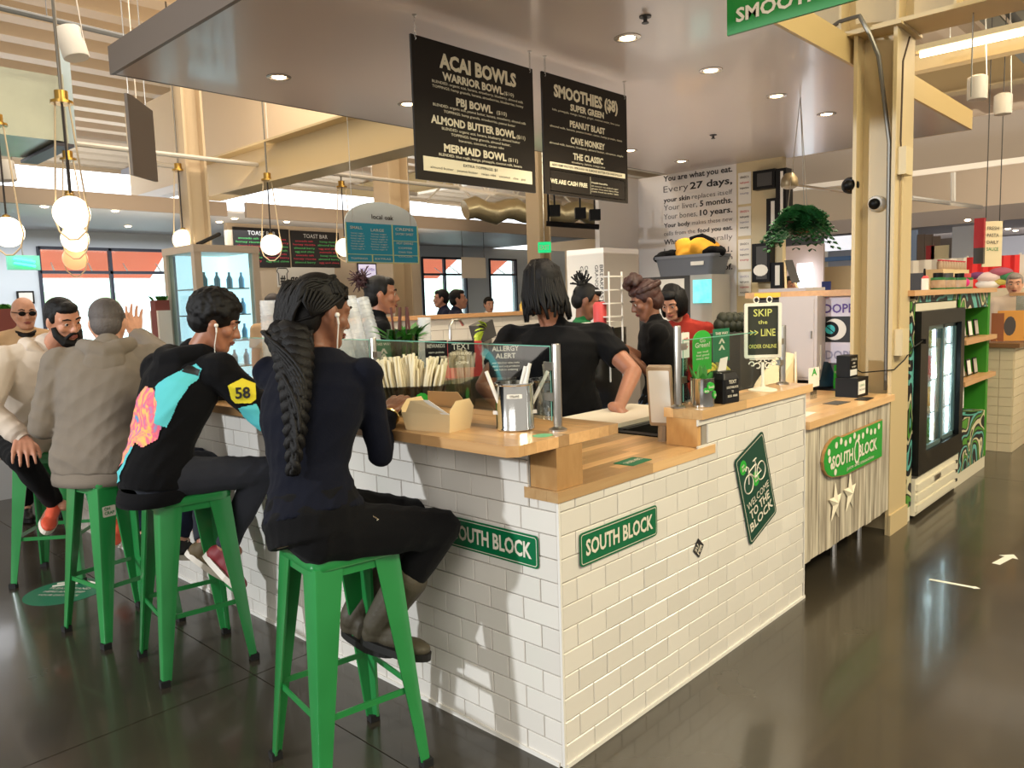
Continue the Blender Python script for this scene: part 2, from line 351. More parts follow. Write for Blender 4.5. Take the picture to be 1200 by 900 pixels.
for n, (x0, x1) in enumerate(segs):
    MB().box((x0, WY, zt), (x1, WY+.15, 2.96)).build('wall_lintel_%d' % n, wallb, kind='structure'); MB().box((x0, WY, 0), (x1, WY+.15, zb)).build('wall_sill_%d' % n, wallb, kind='structure')
    w = thing('window_%d' % (n+1), 'tall shopfront window with dark mullions and orange awning outside', None, ((x0+x1)/2, WY, zb)); w['kind'] = 'structure'
    k = max(1, round((x1-x0)/.95))
    for q in range(k+1): xx = x0+(x1-x0)*q/k; MB().box((xx-.025, WY-.03, zb), (xx+.025, WY+.05, zt)).build('mullion', mull, w)
    for z in (zt-.02, 2.27, zb): MB().box((x0, WY-.03, z-.025), (x1, WY+.05, z+.025)).build('transom', mull, w)
    for q in range(k): MB().box((x0+(x1-x0)*q/k+.025, WY+.0, zb), (x0+(x1-x0)*(q+1)/k-.025, WY+.006, zt)).build('pane', glass(), w)
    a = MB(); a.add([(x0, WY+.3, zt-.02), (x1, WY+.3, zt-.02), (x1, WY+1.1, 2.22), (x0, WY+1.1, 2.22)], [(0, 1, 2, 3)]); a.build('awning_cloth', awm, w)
    for q in range(int((x1-x0)/.55)+1): MB().cyl((x0+.3+q*.6, WY+.28, 2.3), (x0+.42+q*.6, WY+.9, zt-.1), .015, 5).build('awning_rib', white, w)
    for gx_, gz, gr in ((.12, 1.9, .3), (.3, 1.75, .22), (.82, 1.8, .2)):
        g = MB(); g.ball((x0+(x1-x0)*gx_, WY+2.2, gz), (gr, .2, gr*1.2), n=8, m=5); g.build('street_tree', mat('sunlit_foliage', (214, 232, 200), .8, emit=(206, 232, 190), estr=2.0), w, True)  # foliage emission stands in for daylight on the leaves
MB().box((-6, WY+3, -.1), (18, WY+3.05, 4.5)).build('daylight_outside', glow, label='bright overcast daylight seen through the far windows', kind='structure')
# cream wall carrying the chalk menus
CY = 10.6
MB().box((xw(268, CY), CY, 0), (xw(492, CY), CY+.1, 2.96)).build('wall_menu', mat('beige_wall', (206, 188, 164), .55), kind='structure', label='beige wall behind the chalk menus')
# bulkhead wall and white beam above, the far columns
bulk = mat('bulkhead_cream', (226, 204, 172), .55)
MB().box((4.02, 5.2, 3.62), (4.1, 13.4, 5.15)).build('wall_bulkhead', bulk, kind='structure', label='cream bulkhead above the far stalls')
MB().box((3.9, 5.0, 3.5), (4.12, 13.4, 3.62)).build('trim_4', mat('white_steel_beam', (214, 210, 206), .4), kind='structure', label='white steel beam under the bulkhead')
MB().box((6.2, 16, 3.1), (6.3, 20, 5.2)).build('wall_clerestory', mat('bright_panel', (186, 190, 204), .6), kind='structure')
# hall end walls
MB().box((-6, 19.5, 0), (22, 19.6, 5.4)).build('wall_end', mat('end_wall_tan', (176, 152, 120), .6), kind='structure', label='far end wall of the hall')
MB().box((21.5, -8, 0), (21.6, 19.5, 5.4)).build('wall_east', bulk, kind='structure', label='right hand end wall of the hall')
colm = mat('far_column_paint', (188, 168, 138), .5)
def farcol(px_, depth, w, lb, z1=5.2, z0=0, n='column'):
    p = dp(px_, 300, depth); t = thing(n, lb, None, (p[0], p[1], 0)); t['kind'] = 'structure'
    MB().box((p[0]-w/2, p[1]-w/2, z0), (p[0]-w/2+.03, p[1]+w/2, z1)).build('flange', colm, t); MB().box((p[0]+w/2-.03, p[1]-w/2, z0), (p[0]+w/2, p[1]+w/2, z1)).build('flange', colm, t)
    MB().box((p[0]-w/2+.03, p[1]-.02, z0), (p[0]+w/2-.03, p[1]+.02, z1)).build('web', colm, t)
    return t
farcol(232, 9.6, .26, 'cream steel column left of the chalk menus', 4.7)
farcol(462, 12.5, .4, 'broad cream column above the teal arched menu', 5.2)
farcol(632, 11, .24, 'cream column behind the green exit sign', 5.2)
# ================================================================= TILED COUNTERS
tilem = mat('white_glazed_tile', (224, 219, 210), .16, objrand=.05, coat=.3)
groutm = mat('grey_grout', (150, 142, 130), .8)
PITCH = .0775; TW = .155; G = .003
TMESH = {}
def tile_mesh(w, h):
    k = (round(w, 4), round(h, 4))
    if k in TMESH: return TMESH[k]
    c = .0022; d = .0075                                           # local: x along wall, z up, front at -y
    v = [(0, 0, 0), (w, 0, 0), (w, 0, h), (0, 0, h), (0, -d+c, 0), (w, -d+c, 0), (w, -d+c, h), (0, -d+c, h), (c, -d, c), (w-c, -d, c), (w-c, -d, h-c), (c, -d, h-c)]
    f = [(8, 9, 10, 11)]+[(4+i, 4+(i+1) % 4, 8+(i+1) % 4, 8+i) for i in range(4)]+[(i, (i+1) % 4, 4+(i+1) % 4, 4+i) for i in range(4)]
    me = bpy.data.meshes.new('tile'); me.from_pydata(v, [], f); me.materials.append(tilem); TMESH[k] = me; return me
def tile_wall(root, origin, rot, rows, L, zmax_of, limit=290, start_half=0):
    """rows of running-bond tile; local x runs along the wall from the corner"""
    n = 0; extra = MB(); ro = V(ploc(root))
    ca, sa = math.cos(rot), math.sin(rot)
    pl = []
    for r in range(rows):
        z0 = r*PITCH; x = 0. if (r+start_half) % 2 == 0 else -TW/2
        while x < L:
            a = max(x, 0); b_ = min(x+TW, L)
            if b_-a > .02:
                zl = zmax_of((a+b_)/2)
                h = min(PITCH-G, zl-z0-.001)
                if h > .012: pl.append((a, b_, z0, h))
            x += TW
    pl.sort(key=lambda t: t[0])
    for a, b_, z0, h in pl:
        w = b_-a-G; j = random.uniform(-.0006, .0006)
        ox = V((origin[0]+ca*(a+G/2)-sa*j, origin[1]+sa*(a+G/2)+ca*j, origin[2]+z0+G/2))
        if n < limit:
            o = bpy.data.objects.new('tile', tile_mesh(w, h)); COL.objects.link(o); o.parent = root; o.location = tuple(ox-ro); o.rotation_euler.z = rot
            o.rotation_euler.x = random.uniform(-.004, .004)
            n += 1
        else:
            m = tile_mesh(w, h); extra.add([(ox[0]+ca*v.co.x-sa*v.co.y, ox[1]+sa*v.co.x+ca*v.co.y, ox[2]+v.co.z) for v in m.vertices], [tuple(p.vertices) for p in m.polygons])
    if extra.v: extra.build('distant_tiles', tilem, root, kind='stuff')
# left counter: faces -X, plane X=0, local x must run +Y with front toward -X  -> rotate 90deg gives front(-y)->(+x); use -90 from the far end
LB = 4.7
bar = thing('tiled_bar_counter', 'white subway tiled bar front where the customers sit on green stools', 'counter', (.09, 2.4, 0))
b = MB(); b.box((.0, 0.008, 0), (.14, LB, .88)); b.box((.0, .115, .88), (.14, LB, 1.055)); b.build('counter_core', groutm, bar)
# mirror trick not needed: tiles laid from the far end so that a joint falls on the corner
n_t = int(LB/TW); Lx = n_t*TW
tile_wall(bar, (0, Lx, 0), -math.pi/2, 14, Lx, lambda x: 1.055 if (Lx-x) > .118 else .882, 300) if False else None
def tile_wall_left(root):
    n = 0; extra = MB(); pl = []; ro = V(ploc(root))
    for r in range(14):
        y = 0. if r % 2 == 0 else -TW/2
        while y < LB:
            a = max(y, 0.008 if r < 0 else 0); e = min(y+TW, LB)
            lo = .118 if r*PITCH >= .8525-1e-6 and r > 10 else 0
            if r >= 11 and e < .118: 
                a2, e2 = a, e; h = min(PITCH-G, .882-r*PITCH-.001)
                if h > .012 and e2-a2 > .02: pl.append((a2, e2, r*PITCH, h))
            else:
                aa = max(a, .118) if r > 11 else a
                zl = 1.055 if (aa+e)/2 > .118 else .882
                if r == 11 and aa < .118 < e: pl.append((aa, .116, r*PITCH, .882-r*PITCH-.001)); aa = .118
                h = min(PITCH-G, zl-r*PITCH-.001)
                if h > .012 and e-aa > .02: pl.append((aa, e, r*PITCH, h))
            y += TW
    pl.sort(key=lambda t: t[0])
    for a, e, z0, h in pl:
        w = e-a-G; jj = random.uniform(-.0006, .0006)
        o3 = V((0+jj, e-G/2, z0+G/2))                              # local x -> -Y, front -y -> -X
        if n < 295 and h > .012:
            o = bpy.data.objects.new('tile', tile_mesh(w, h)); COL.objects.link(o); o.parent = root; o.location = tuple(o3-ro); o.rotation_euler.z = -math.pi/2; n += 1
        else:
            m = tile_mesh(w, h); extra.add([(o3[0]+v.co.y, o3[1]-v.co.x, o3[2]+v.co.z) for v in m.vertices], [tuple(p.vertices) for p in m.polygons])
    extra.build('distant_tiles', tilem, root, kind='stuff')
tile_wall_left(bar)
MB().box((-.014, .012, 0), (-.0075, LB, .016)).build('base_bead', white, bar)
MB().box((-.012, .555, .96), (-.0075, .563, 1.055)).build('cable_strip', white, bar)
srv = thing('tiled_service_counter', 'white subway tiled counter front carrying the green street signs, stepping up to the right', 'counter', (.95, .07, 0))
b = MB(); b.box((.141, 0.002, 0), (1.875, .14, .88)); b.box((.895, 0, .88), (1.875, .14, 1.032)); b.box((0.004, 0.0, 0), (.141, .0075, .88)); b.build('counter_core', groutm, srv)
tile_wall(srv, (0, 0, 0), 0, 14, 1.872, lambda x: 1.033 if x > .9 else .882, 300)
MB().box((0, -.014, 0), (1.88, -.0075, .014)).build('base_bead', white, srv)
MB().box((1.875, -.008, 0), (1.883, .14, 1.032)).build('end_trim', white, srv)
MB().box((-.009, -.009, 0), (0.0, 0.0, .882)).build('corner_trim', white, srv)
# ---------------------------------------------------------------- butcher block slabs, each stave its own piece
def bb(key, a, b2, stretch): return mat(key, a, .28, nscale=5, namp=.3, rgb2=b2, nstretch=stretch, objrand=.32, bump=.02, bscale=60, coat=.25)
bbx = bb('butcher_block_x', (202, 156, 104), (224, 186, 134), (.5, 9, 9)); bby = bb('butcher_block_y', (190, 144, 94), (214, 172, 120), (9, .5, 9)); bbe = bb('butcher_block_end', (190, 140, 84), (214, 168, 110), (8, 8, 3))
def slab(label, a, b, along, w, m, name='countertop', loc=None, chamfer=0, notch=None):
    t = thing(name, label, 'countertop', ((a[0]+b[0])/2, (a[1]+b[1])/2, a[2]))
    ax = 0 if along == 'X' else 1; cr = 1-ax; n = max(1, round((b[cr]-a[cr])/w)); st = (b[cr]-a[cr])/n
    for i in range(n):
        L0, L1 = a[ax], b[ax]
        if notch and a[cr]+i*st+st*.5 > notch[0]: L0 = notch[1]
        cuts = [L0]
        x = L0+random.uniform(.3, .9)
        while x < L1-.25: cuts.append(x); x += random.uniform(.45, 1.1)
        cuts.append(L1)
        for j in range(len(cuts)-1):
            p0 = [0, 0, a[2]]; p1 = [0, 0, b[2]]; dz = random.uniform(-.0004, .0002)
            p0[ax], p1[ax] = cuts[j]+(.0003 if j else 0), cuts[j+1]-.0003; p0[cr], p1[cr] = a[cr]+i*st+.0003, a[cr]+(i+1)*st-.0003; p1[2] += dz
            q = MB()
            if chamfer and j == 0 and i == 0: q.hexa([(p0[0]+chamfer, p0[1]), (p1[0], p0[1]), (p1[0], p1[1]), (p0[0], p1[1]), (p0[0], p0[1]+chamfer)], p0[2], p1[2])
            else: q.box(p0, p1)
            q.build('stave', m, t)
    return t
barslab = slab('long raised butcher block bar top in front of the seated customers', (-.2, 0, 1.058), (.33, LB, 1.093), 'Y', .053, bby, chamfer=.028)
lowslab = slab('lower butcher block worktop at the corner of the tiled counter', (-.011, -.011, .884), (.985, .9, .92), 'X', .048, bbx, notch=(.112, .146))
upslab = slab('short raised butcher block ledge with dispenser and chalkboard on it', (.865, -.02, 1.034), (1.94, .155, 1.072), 'X', .044, bbx)
MB().box((.0, .0, .921), (.12, .112, 1.057)).build('wooden_riser', bbe, label='pale wooden riser block under the end of the bar top', category='x') if False else None
t = tag(MB().box((-.0, .001, .921), (.13, .112, 1.057)).build('wooden_riser', bbe), 'pale wooden riser block between bar top and corner worktop', 'riser')
t = tag(MB().box((.868, .003, .921), (.893, .145, 1.033)).build('wooden_riser', bbe), 'wooden riser board under the left end of the raised ledge', 'riser')
# counter 2, weathered planks
wood2 = slab('butcher block top of the plank fronted counter beside the column', (1.89, -.025, .85), (3.165, .70, .888), 'X', .05, bbx)
wp = mat('weathered_white_planks', (214, 204, 182), .75, nscale=6, namp=.62, rgb2=(120, 108, 92), nstretch=(4, 4, .35), bump=.25, bscale=25, objrand=.10)
c2 = thing('plank_fronted_counter', 'counter clad in weathered whitewashed vertical planks under the green oval sign', 'counter', (2.53, .05, .15))
x = 1.885
while x < 3.16:
    w = random.choice((.085, .1, .11)); x1 = min(x+w, 3.163); j = random.uniform(-.002, .003)
    MB().box((x+.001, .0+j, .165+random.uniform(-.004, .004)), (x1-.001, .018+j, .849)).build('plank', wp, c2); x = x1
MB().box((1.89, .02, .2), (3.16, .68, .849)).build('cabinet_body', dkgrey, c2)
for x in (2.6, 3.0): MB().cyl((x, .12, 0), (x, .12, .2), .018, 8).build('leg', steel, c2)
# ---------------------------------------------------------------- street signs and stickers
gsm = mat('sign_green_enamel', (0, 104, 62), .35, coat=.3)
def street_sign(o, u, v, w, h, label, cat='sign'):
    o = V(o); n = np.cross(unit(u), unit(v)); t = thing('street_sign', label, cat, o, None)
    MB().slab(o, u, v, rrect(w, h, .014), .003).build('plate', gsm, t)
    b = MB(); ringpoly(b, o, u, v, rrect(w-.012, h-.012, .010), rrect(w-.017, h-.017, .008), .0036); b.build('border_line', print_w, t)
    text('SOUTH BLOCK', o-V(v)*.0235+n*.003, u, v, .052, print_w, t, w*.87, .028, 'C')
    return t
street_sign((-.0115, .291, .7085), (0, -1, 0), (0, 0, 1), .43, .11, 'green SOUTH BLOCK street sign left of the counter corner, partly behind a knee')
street_sign((.316, -.0115, .707), (1, 0, 0), (0, 0, 1), .455, .113, 'green SOUTH BLOCK street sign on the warmly lit tiles right of the corner')
# bicycle welcome sign, turned on its point
c0 = V((1.355, -.0115, .66)); P4 = [V(on(*q, 'Y', -.0115)) for q in ((863, 538), (894, 503), (909, 601), (876, 643))]
c0 = sum(P4)/4; U = unit((P4[2]+P4[1])/2-(P4[0]+P4[3])/2); W = unit((P4[0]+P4[1])/2-(P4[2]+P4[3])/2); W = unit(W-U*(U@W)); w_ = np.linalg.norm((P4[2]+P4[1])/2-(P4[0]+P4[3])/2); h_ = np.linalg.norm((P4[0]+P4[1])/2-(P4[2]+P4[3])/2)
t = thing('welcome_sign', 'dark green tilted sign with a white bicycle and the words welcome to the block', 'sign', c0)
dgm = mat('dark_green_enamel', (8, 66, 50), .4); bgm = mat('bright_green_print', (40, 170, 50), .5)
MB().slab(c0, U, W, rrect(w_, h_, .02), .003).build('plate', dgm, t)
b = MB(); ringpoly(b, c0, U, W, rrect(w_-.02, h_-.02, .014), rrect(w_-.026, h_-.026, .012), .0036); b.build('border_line', print_w, t)
nn = np.cross(U, W)*.0042
def P2(x, y): return c0+U*x+W*y+nn
def wheel(cx, cy, r): return [P2(cx+r*math.cos(a), cy+r*math.sin(a)) for a in np.linspace(0, 2*math.pi, 21)[:-1]]
bk = MB(); s_ = w_/.34
for cx in (-.075, .075): bk.tube(wheel(cx*s_, .055, .05*s_), .003, 4, closed=True)
for a, c in (((-.075, .055), (-.05, .125)), ((-.055, .105), (.03, .11)), ((-.055, .105), (.0, .055)), ((.0, .055), (.03, .11)), ((.03, .11), (.075, .055)), ((.0, .055), (.075, .055)), ((.03, .11), (.025, .13)), ((.005, .132), (.045, .132)), ((-.05, .125), (-.07, .14)), ((-.07, .14), (-.085, .125))):
    bk.tube([P2(a[0]*s_, a[1]), P2(c[0]*s_, c[1])], .0032, 4)
bk.build('bicycle_drawing', print_w, t)
for (cx, cy, r) in ((-.1, .15, .03), (.01, .045, .032)):
    o = MB().slab(c0+U*cx*s_+W*cy+nn*.8, U, W, [(r*math.cos(a), r*1.1*math.sin(a)) for a in np.linspace(0, 6.283, 15)[:-1]], .0006).build('green_blob_print', bgm, t); text('so\nbk', c0+U*cx*s_+W*(cy+.004)+nn, U, W, .013, print_w, t, .028, .02, 'C')
for s, y, ht, ww in (('WELCOME', -.052, .032, .78), ('TO THE', -.105, .040, .7), ('BLOCK', -.160, .040, .82)): text(s, c0+W*y+nn*.75, U, W, ht, print_w, t, w_*ww, .02 if y < -.06 else 0, 'C')
t = thing('tile_sticker', 'small black and white diamond sticker on the tiles between the two green signs', 'sticker', (.845, -.01, .52))
cc = V((.845, -.0105, .522)); U = unit((.035, 0, .04)); W = unit((-.04, 0, .035))
MB().slab(cc, U, W, rrect(.058, .058, .003), .0008).build('sticker_paper', print_k, t)
text('SU\nPER', cc+W*.006, U, W, .018, print_w, t, .045, .02, 'C', depth=.0015)
# oval green board sign on counter 2
t = thing('oval_sign', 'bright green half oval board with white dots and blocky writing on the weathered planks', 'sign', (2.5, -.005, .63))
oc = V((2.53, -.004, .635)); pol = [(.44, .125), (-.2, .115)]+[(-.26+.19*math.cos(a), .02+.11*math.sin(a)) for a in np.linspace(math.pi/2, 3*math.pi/2, 9)]+[(-.15, -.105), (.44, -.10)]
sk = unit((1, 0, .0)); MB().slab(oc, sk, Z_, pol, .014).build('board_edge', mat('plywood_edge', (170, 130, 80), .6), t)
MB().slab(oc+V((0, -.014, 0)), sk, Z_, [(x*.985, y*.96) for x, y in pol], .002).build('board_face', mat('bright_sign_green', (26, 150, 46), .45), t)
text('SOUTH   BLOCK', oc+V((0, -.0165, -.035)), sk, Z_, .065, print_w, t, .68, .03, 'C'); text('juice and smoothies', oc+V((.08, -.0165, -.08)), sk, Z_, .02, print_w, t, .42, .0, 'C')
b = MB(); ringpoly(b, oc+V((.02, -.0165, .0)), sk, Z_, [(.045*math.cos(a), .07*math.sin(a)) for a in np.linspace(0, 6.283, 17)[:-1]], [(.032*math.cos(a), .055*math.sin(a)) for a in np.linspace(0, 6.283, 17)[:-1]], .001); b.build('ring_print', print_w, t)
d = MB()
for k in range(11): d.slab(oc+V((-.28+.065*k, -.0165, .082+.012*math.sin(k*2))), sk, Z_, [(.019*math.cos(a), .019*math.sin(a)) for a in np.linspace(0, 6.283, 8)[:-1]], .0006)
for k in range(4): d.slab(oc+V((-.38+.02*k*k/2, -.0165, .06-.04*k)), sk, Z_, [(.019*math.cos(a), .019*math.sin(a)) for a in np.linspace(0, 6.283, 8)[:-1]], .0006)
d.build('leaf_dots_print', print_w, t)
def star(c, r, lb):
    t = MB(); c = V(c); pts = [c+X_*r*(1 if i % 2 == 0 else .36)*math.sin(i*math.pi/5)*.8+Z_*r*(1 if i % 2 == 0 else .36)*math.cos(i*math.pi/5) for i in range(10)]
    t.add(pts+[c-Y_*.02, c], [(i, (i+1) % 10, 10) for i in range(10)]+[((i+1) % 10, i, 11) for i in range(10)])
    return tag(t.build('barn_star', mat('star_cream', (232, 222, 196), .5)), lb, 'star')
star((2.28, -.006, .40), .115, 'left cream metal star on the weathered planks'); star((2.49, -.006, .41), .12, 'right cream metal star on the weathered planks')

# ================================================================= GREEN STOOLS
sgm = mat('stool_green_enamel', (32, 126, 60), .3, nscale=3, namp=.7, rgb2=(40, 140, 70), coat=.5)
blk = mat('rubber_foot_black', (22, 22, 22), .7)
def make_stool(label):
    t = thing('metal_stool', label, 'stool', (0, 0, 0), 'green metal stools along the bar')
    H = .76; A = .152; B = .203
    # seat: rounded square pan with dropped rim
    out = []
    for (s, z) in ((.90, H-.028), (1.0, H-.036), (1.03, H-.02), (1.01, H-.004), (.96, H), (.8, H-.003), (.3, H-.006), (.02, H-.006)):
        out.append([(p[0]*s, p[1]*s, z) for p in rrect(2*A, 2*A, .05, 4)])
    b = MB(); b.rings(out); b.build('seat', sgm, t, 50, world=False)
    for sx, sy in ((1, 1), (-1, 1), (-1, -1), (1, -1)):
        # tapered folded sheet leg: L-shaped section on the corner
        b = MB(); rings = []
        for k, z in enumerate((H-.03, H-.10, .45, .20, .02)):
            f = (H-.03-z)/(H-.05); c = (A-.006)+(B-A)*f; wd = .092*(1-f)+.036*f; ww = .018
            x, y = sx*c, sy*c
            pts = [(x, y), (x-sx*wd, y), (x-sx*wd, y-sy*.004), (x-sx*wd*.97, y-sy*ww*.5), (x-sx*ww, y-sy*ww), (x-sx*ww*.5, y-sy*wd*.97), (x-sx*.004, y-sy*wd), (x, y-sy*wd)]
            c_ = .010; pts[0:1] = [(x, y-sy*c_), (x-sx*c_*.3, y-sy*c_*.3), (x-sx*c_, y)]
            if sx*sy < 0: pts = pts[::-1]
            rings.append([(p[0], p[1], z) for p in pts])
        b.rings(rings[::-1]); leg = b.build('leg', sgm, t, 35, world=False)
        f = 1; c = A-.006+(B-A)*1.0-.012
        q = MB(); q.box((sx*c-.02, sy*c-.02, 0), (sx*c+.016, sy*c+.016, .026)); q.build('rubber_foot', blk, leg, world=False)
    # crossing rails at 0.26 m between neighbouring legs, and top apron rails
    zc = .27; c = A-.006+(B-A)*((H-.03-zc)/(H-.05))-.012
    for (p, q_) in (((c, c), (-c, c)), ((-c, c), (-c, -c)), ((-c, -c), (c, -c)), ((c, -c), (c, c))):
        d = unit((q_[0]-p[0], q_[1]-p[1], 0)); MB().obox(((p[0]+q_[0])/2, (p[1]+q_[1])/2, zc), (2*c-.04, .006, .02), (d, np.cross(Z_, d), Z_)).build('rail', sgm, t, world=False)
    c = A-.012
    for (p, q_) in (((c, c), (-c, c)), ((-c, c), (-c, -c)), ((-c, -c), (c, -c)), ((c, -c), (c, c))):
        d = unit((q_[0]-p[0], q_[1]-p[1], 0)); MB().obox(((p[0]+q_[0])/2, (p[1]+q_[1])/2, H-.045), (2*c-.02, .004, .04), (d, np.cross(Z_, d), Z_)).build('apron', sgm, t, world=False)
    return t
STOOLS = [((-.437, .572), -9, 'nearest green metal stool, under the woman with long braids'), ((-.412, 1.755), -8.5, 'green metal stool second from the right, under the person in the printed black hoodie'), ((-.4875, 2.39), 8, 'green metal stool under the man in the grey hoodie, small white sticker on its leg'), ((-.43, 3.49), 50, 'farthest green metal stool, under the bearded man in the cream hoodie')]
s0 = make_stool(STOOLS[0][2])
for i, ((x, y), a, lb) in enumerate(STOOLS):
    s = s0 if i == 0 else copy_tree(s0)
    s.location = (x, y, 0); s.rotation_euler.z = R_(a); s['label'] = lb
    if i == 2:
        st = MB().box((-.150-.012, -.155, .60), (-.14, -.15, .60)) if False else None
# white sticker on the third stool's near leg
sx = on(116, 596, 'Y', 2.215)
t = thing('leg_sticker', 'small white lettered sticker on the leg of the third stool', 'sticker', sx)
U = unit((1, 0, 0)); q = V(sx)-Y_*.03
q = V(STOOLS[2][0]+(0,)); a8 = R_(8); L8 = lambda x, y, z: V((q[0]+x*math.cos(a8)-y*math.sin(a8), q[1]+x*math.sin(a8)+y*math.cos(a8), z))
zc = .62; cc = .146+.051*((.73-zc)/.71)
o_ = L8(-cc+.05, -cc-.0015, zc); U = unit(L8(1, 0, 0)-L8(0, 0, 0)); t.location = tuple(o_)
MB().slab(o_, U, Z_, rrect(.06, .05, .006), .001).build('sticker_paper', print_w, t)
text('OH\nCRAP', o_+Z_*.006-Y_*.001, U, Z_, .014, print_g, t, .045, .02, 'C')
# floor decals
dg = mat('floor_decal_green', (26, 120, 84), .35); 
t = thing('floor_decal', 'round green floor sticker with white arrows and writing near the stools', 'floor sticker', (-.52, 3.15, 0))
MB().lathe([(.205, .0002), (.205, .0012)], (-.52, 3.15, 0), n=40).build('decal_disc', dg, t)
e = unit(V((.6, -.8, 0))); e2 = np.cross(Z_, e); oo = V((-.52, 3.15, .0014))
for s, y, h in (('PLEASE STAND', .03, .026), ('HERE AND KEEP', -.02, .026), ('YOUR DISTANCE', -.07, .022)): text(s, oo+e2*y, e, e2, h, print_w, t, .24, .01, 'C')
b = MB()
for k in (0, 1): b.tube([oo+e*(-.13+.0)+e2*(.07+.04*k), oo+e*0+e2*(.13+.04*k), oo+e*.13+e2*(.07+.04*k)], .006, 4)
b.build('chevron_print', print_w, t)
wt = mat('white_floor_tape', (225, 225, 215), .5)
A = [on(*q, 'Z', 0) for q in ((1089, 679), (1149, 690))]
def arrow(a, bb_, wd, hd, lb):
    a = V(a); bb_ = V(bb_); d = unit(bb_-a); s = np.cross(Z_, d); L = np.linalg.norm(bb_-a); a = a+Z_*.0005
    pts = [(0, -wd), (L-hd, -wd), (L-hd, -hd*.7), (L, 0), (L-hd, hd*.7), (L-hd, wd), (0, wd)] if hd else [(0, -wd), (L, -wd), (L, wd), (0, wd)]
    return tag(MB().slab(a, d, s, pts, .001).build('floor_arrow', wt), lb, 'floor sticker')
arrow(A[0], A[1], .012, 0.03, 'long thin white tape mark on the floor at the right')
A = [on(*q, 'Z', 0) for q in ((1167, 661), (1188, 650))]
arrow(A[0], A[1], .02, .07, 'small white arrow sticker on the floor at the right edge')
# ================================================================= PEOPLE
def skin(k, rgb): return mat('skin_'+k, rgb, .48, nscale=30, namp=.6, rgb2=tuple(min(255, int(v*1.08)) for v in rgb), bump=.03, bscale=220, sheen=.15)
def cloth(k, rgb, bs=260, b=.25, r=.9, rgb2=None): return mat('cloth_'+k, rgb, r, spec=.15, nscale=5, namp=.5, rgb2=rgb2 or tuple(min(255, int(v*1.12+3)) for v in rgb), bump=b, bscale=bs, sheen=.03)
eye_w = mat('eye_white', (186, 178, 170), .4); iris_m = mat('iris_dark', (34, 22, 16), .2)
def remesh(mb, name, m, parent, voxel=.007, smooth=4, folds=None, lab=None, noise_amp=0, noise_scale=60):
    me = mb.mesh('tmp', m, ploc(parent)); o = bpy.data.objects.new('tmp', me); COL.objects.link(o)
    r = o.modifiers.new('r', 'REMESH'); r.mode = 'VOXEL'; r.voxel_size = voxel; r.use_smooth_shade = True
    s = o.modifiers.new('s', 'SMOOTH'); s.iterations = smooth; s.factor = .5
    dg = bpy.context.evaluated_depsgraph_get(); new = bpy.data.meshes.new_from_object(o.evaluated_get(dg)); bpy.data.objects.remove(o); bpy.data.meshes.remove(me)
    n = len(new.vertices)
    if (folds or noise_amp) and n:
        co = np.empty(n*3); new.vertices.foreach_get('co', co); co = co.reshape(-1, 3); no = np.empty(n*3); new.vertices.foreach_get('normal', no); no = no.reshape(-1, 3)
        d = np.zeros(n)
        if folds:
            for (amp, k, ph) in folds:
                k = V(k); wv = .9*np.sin(co@V((7, 11, 5))+ph)+.7*np.sin(co@V((-13, 6, 9))+ph*2.1)
                w = np.sin(co@k+wv+ph); msk = .5+.5*np.sin(co@V((5.3, -4.1, 6.7))+ph*3)
                d += amp*(1-np.abs(w)*1.6)*msk
        if noise_amp: 
            q = co*noise_scale; d += noise_amp*(np.sin(q[:, 0]+1.7*np.sin(q[:, 1]*.8))*np.sin(q[:, 1]*1.1+1.3*np.sin(q[:, 2]*.9))*np.sin(q[:, 2]*.95+1.5*np.sin(q[:, 0]*.7)))
        co = co+no*d[:, None]; new.vertices.foreach_set('co', co.reshape(-1))
    new.polygons.foreach_set('use_smooth', [True]*len(new.polygons)); new.update(); new.name = name
    ob = bpy.data.objects.new(name, new); COL.objects.link(ob); ob.parent = parent
    if lab: ob['label'] = lab
    return ob
def yawv(a): a = R_(a); return V((math.cos(a), math.sin(a), 0)), V((math.sin(a), -math.cos(a), 0))
def ik(a, b, l1, l2, pole):
    a = V(a); b = V(b); d = b-a; L = np.linalg.norm(d)
    if L > (l1+l2)*.995: b = a+d/L*(l1+l2)*.995; d = b-a; L = np.linalg.norm(d)
    if L < abs(l1-l2)+.02: L = abs(l1-l2)+.02
    x = (l1*l1-l2*l2+L*L)/(2*L); h = math.sqrt(max(l1*l1-x*x, 0)); u = d/np.linalg.norm(d); p = V(pole); p = p-u*(p@u); p = unit(p)
    return a+u*x+p*h, b
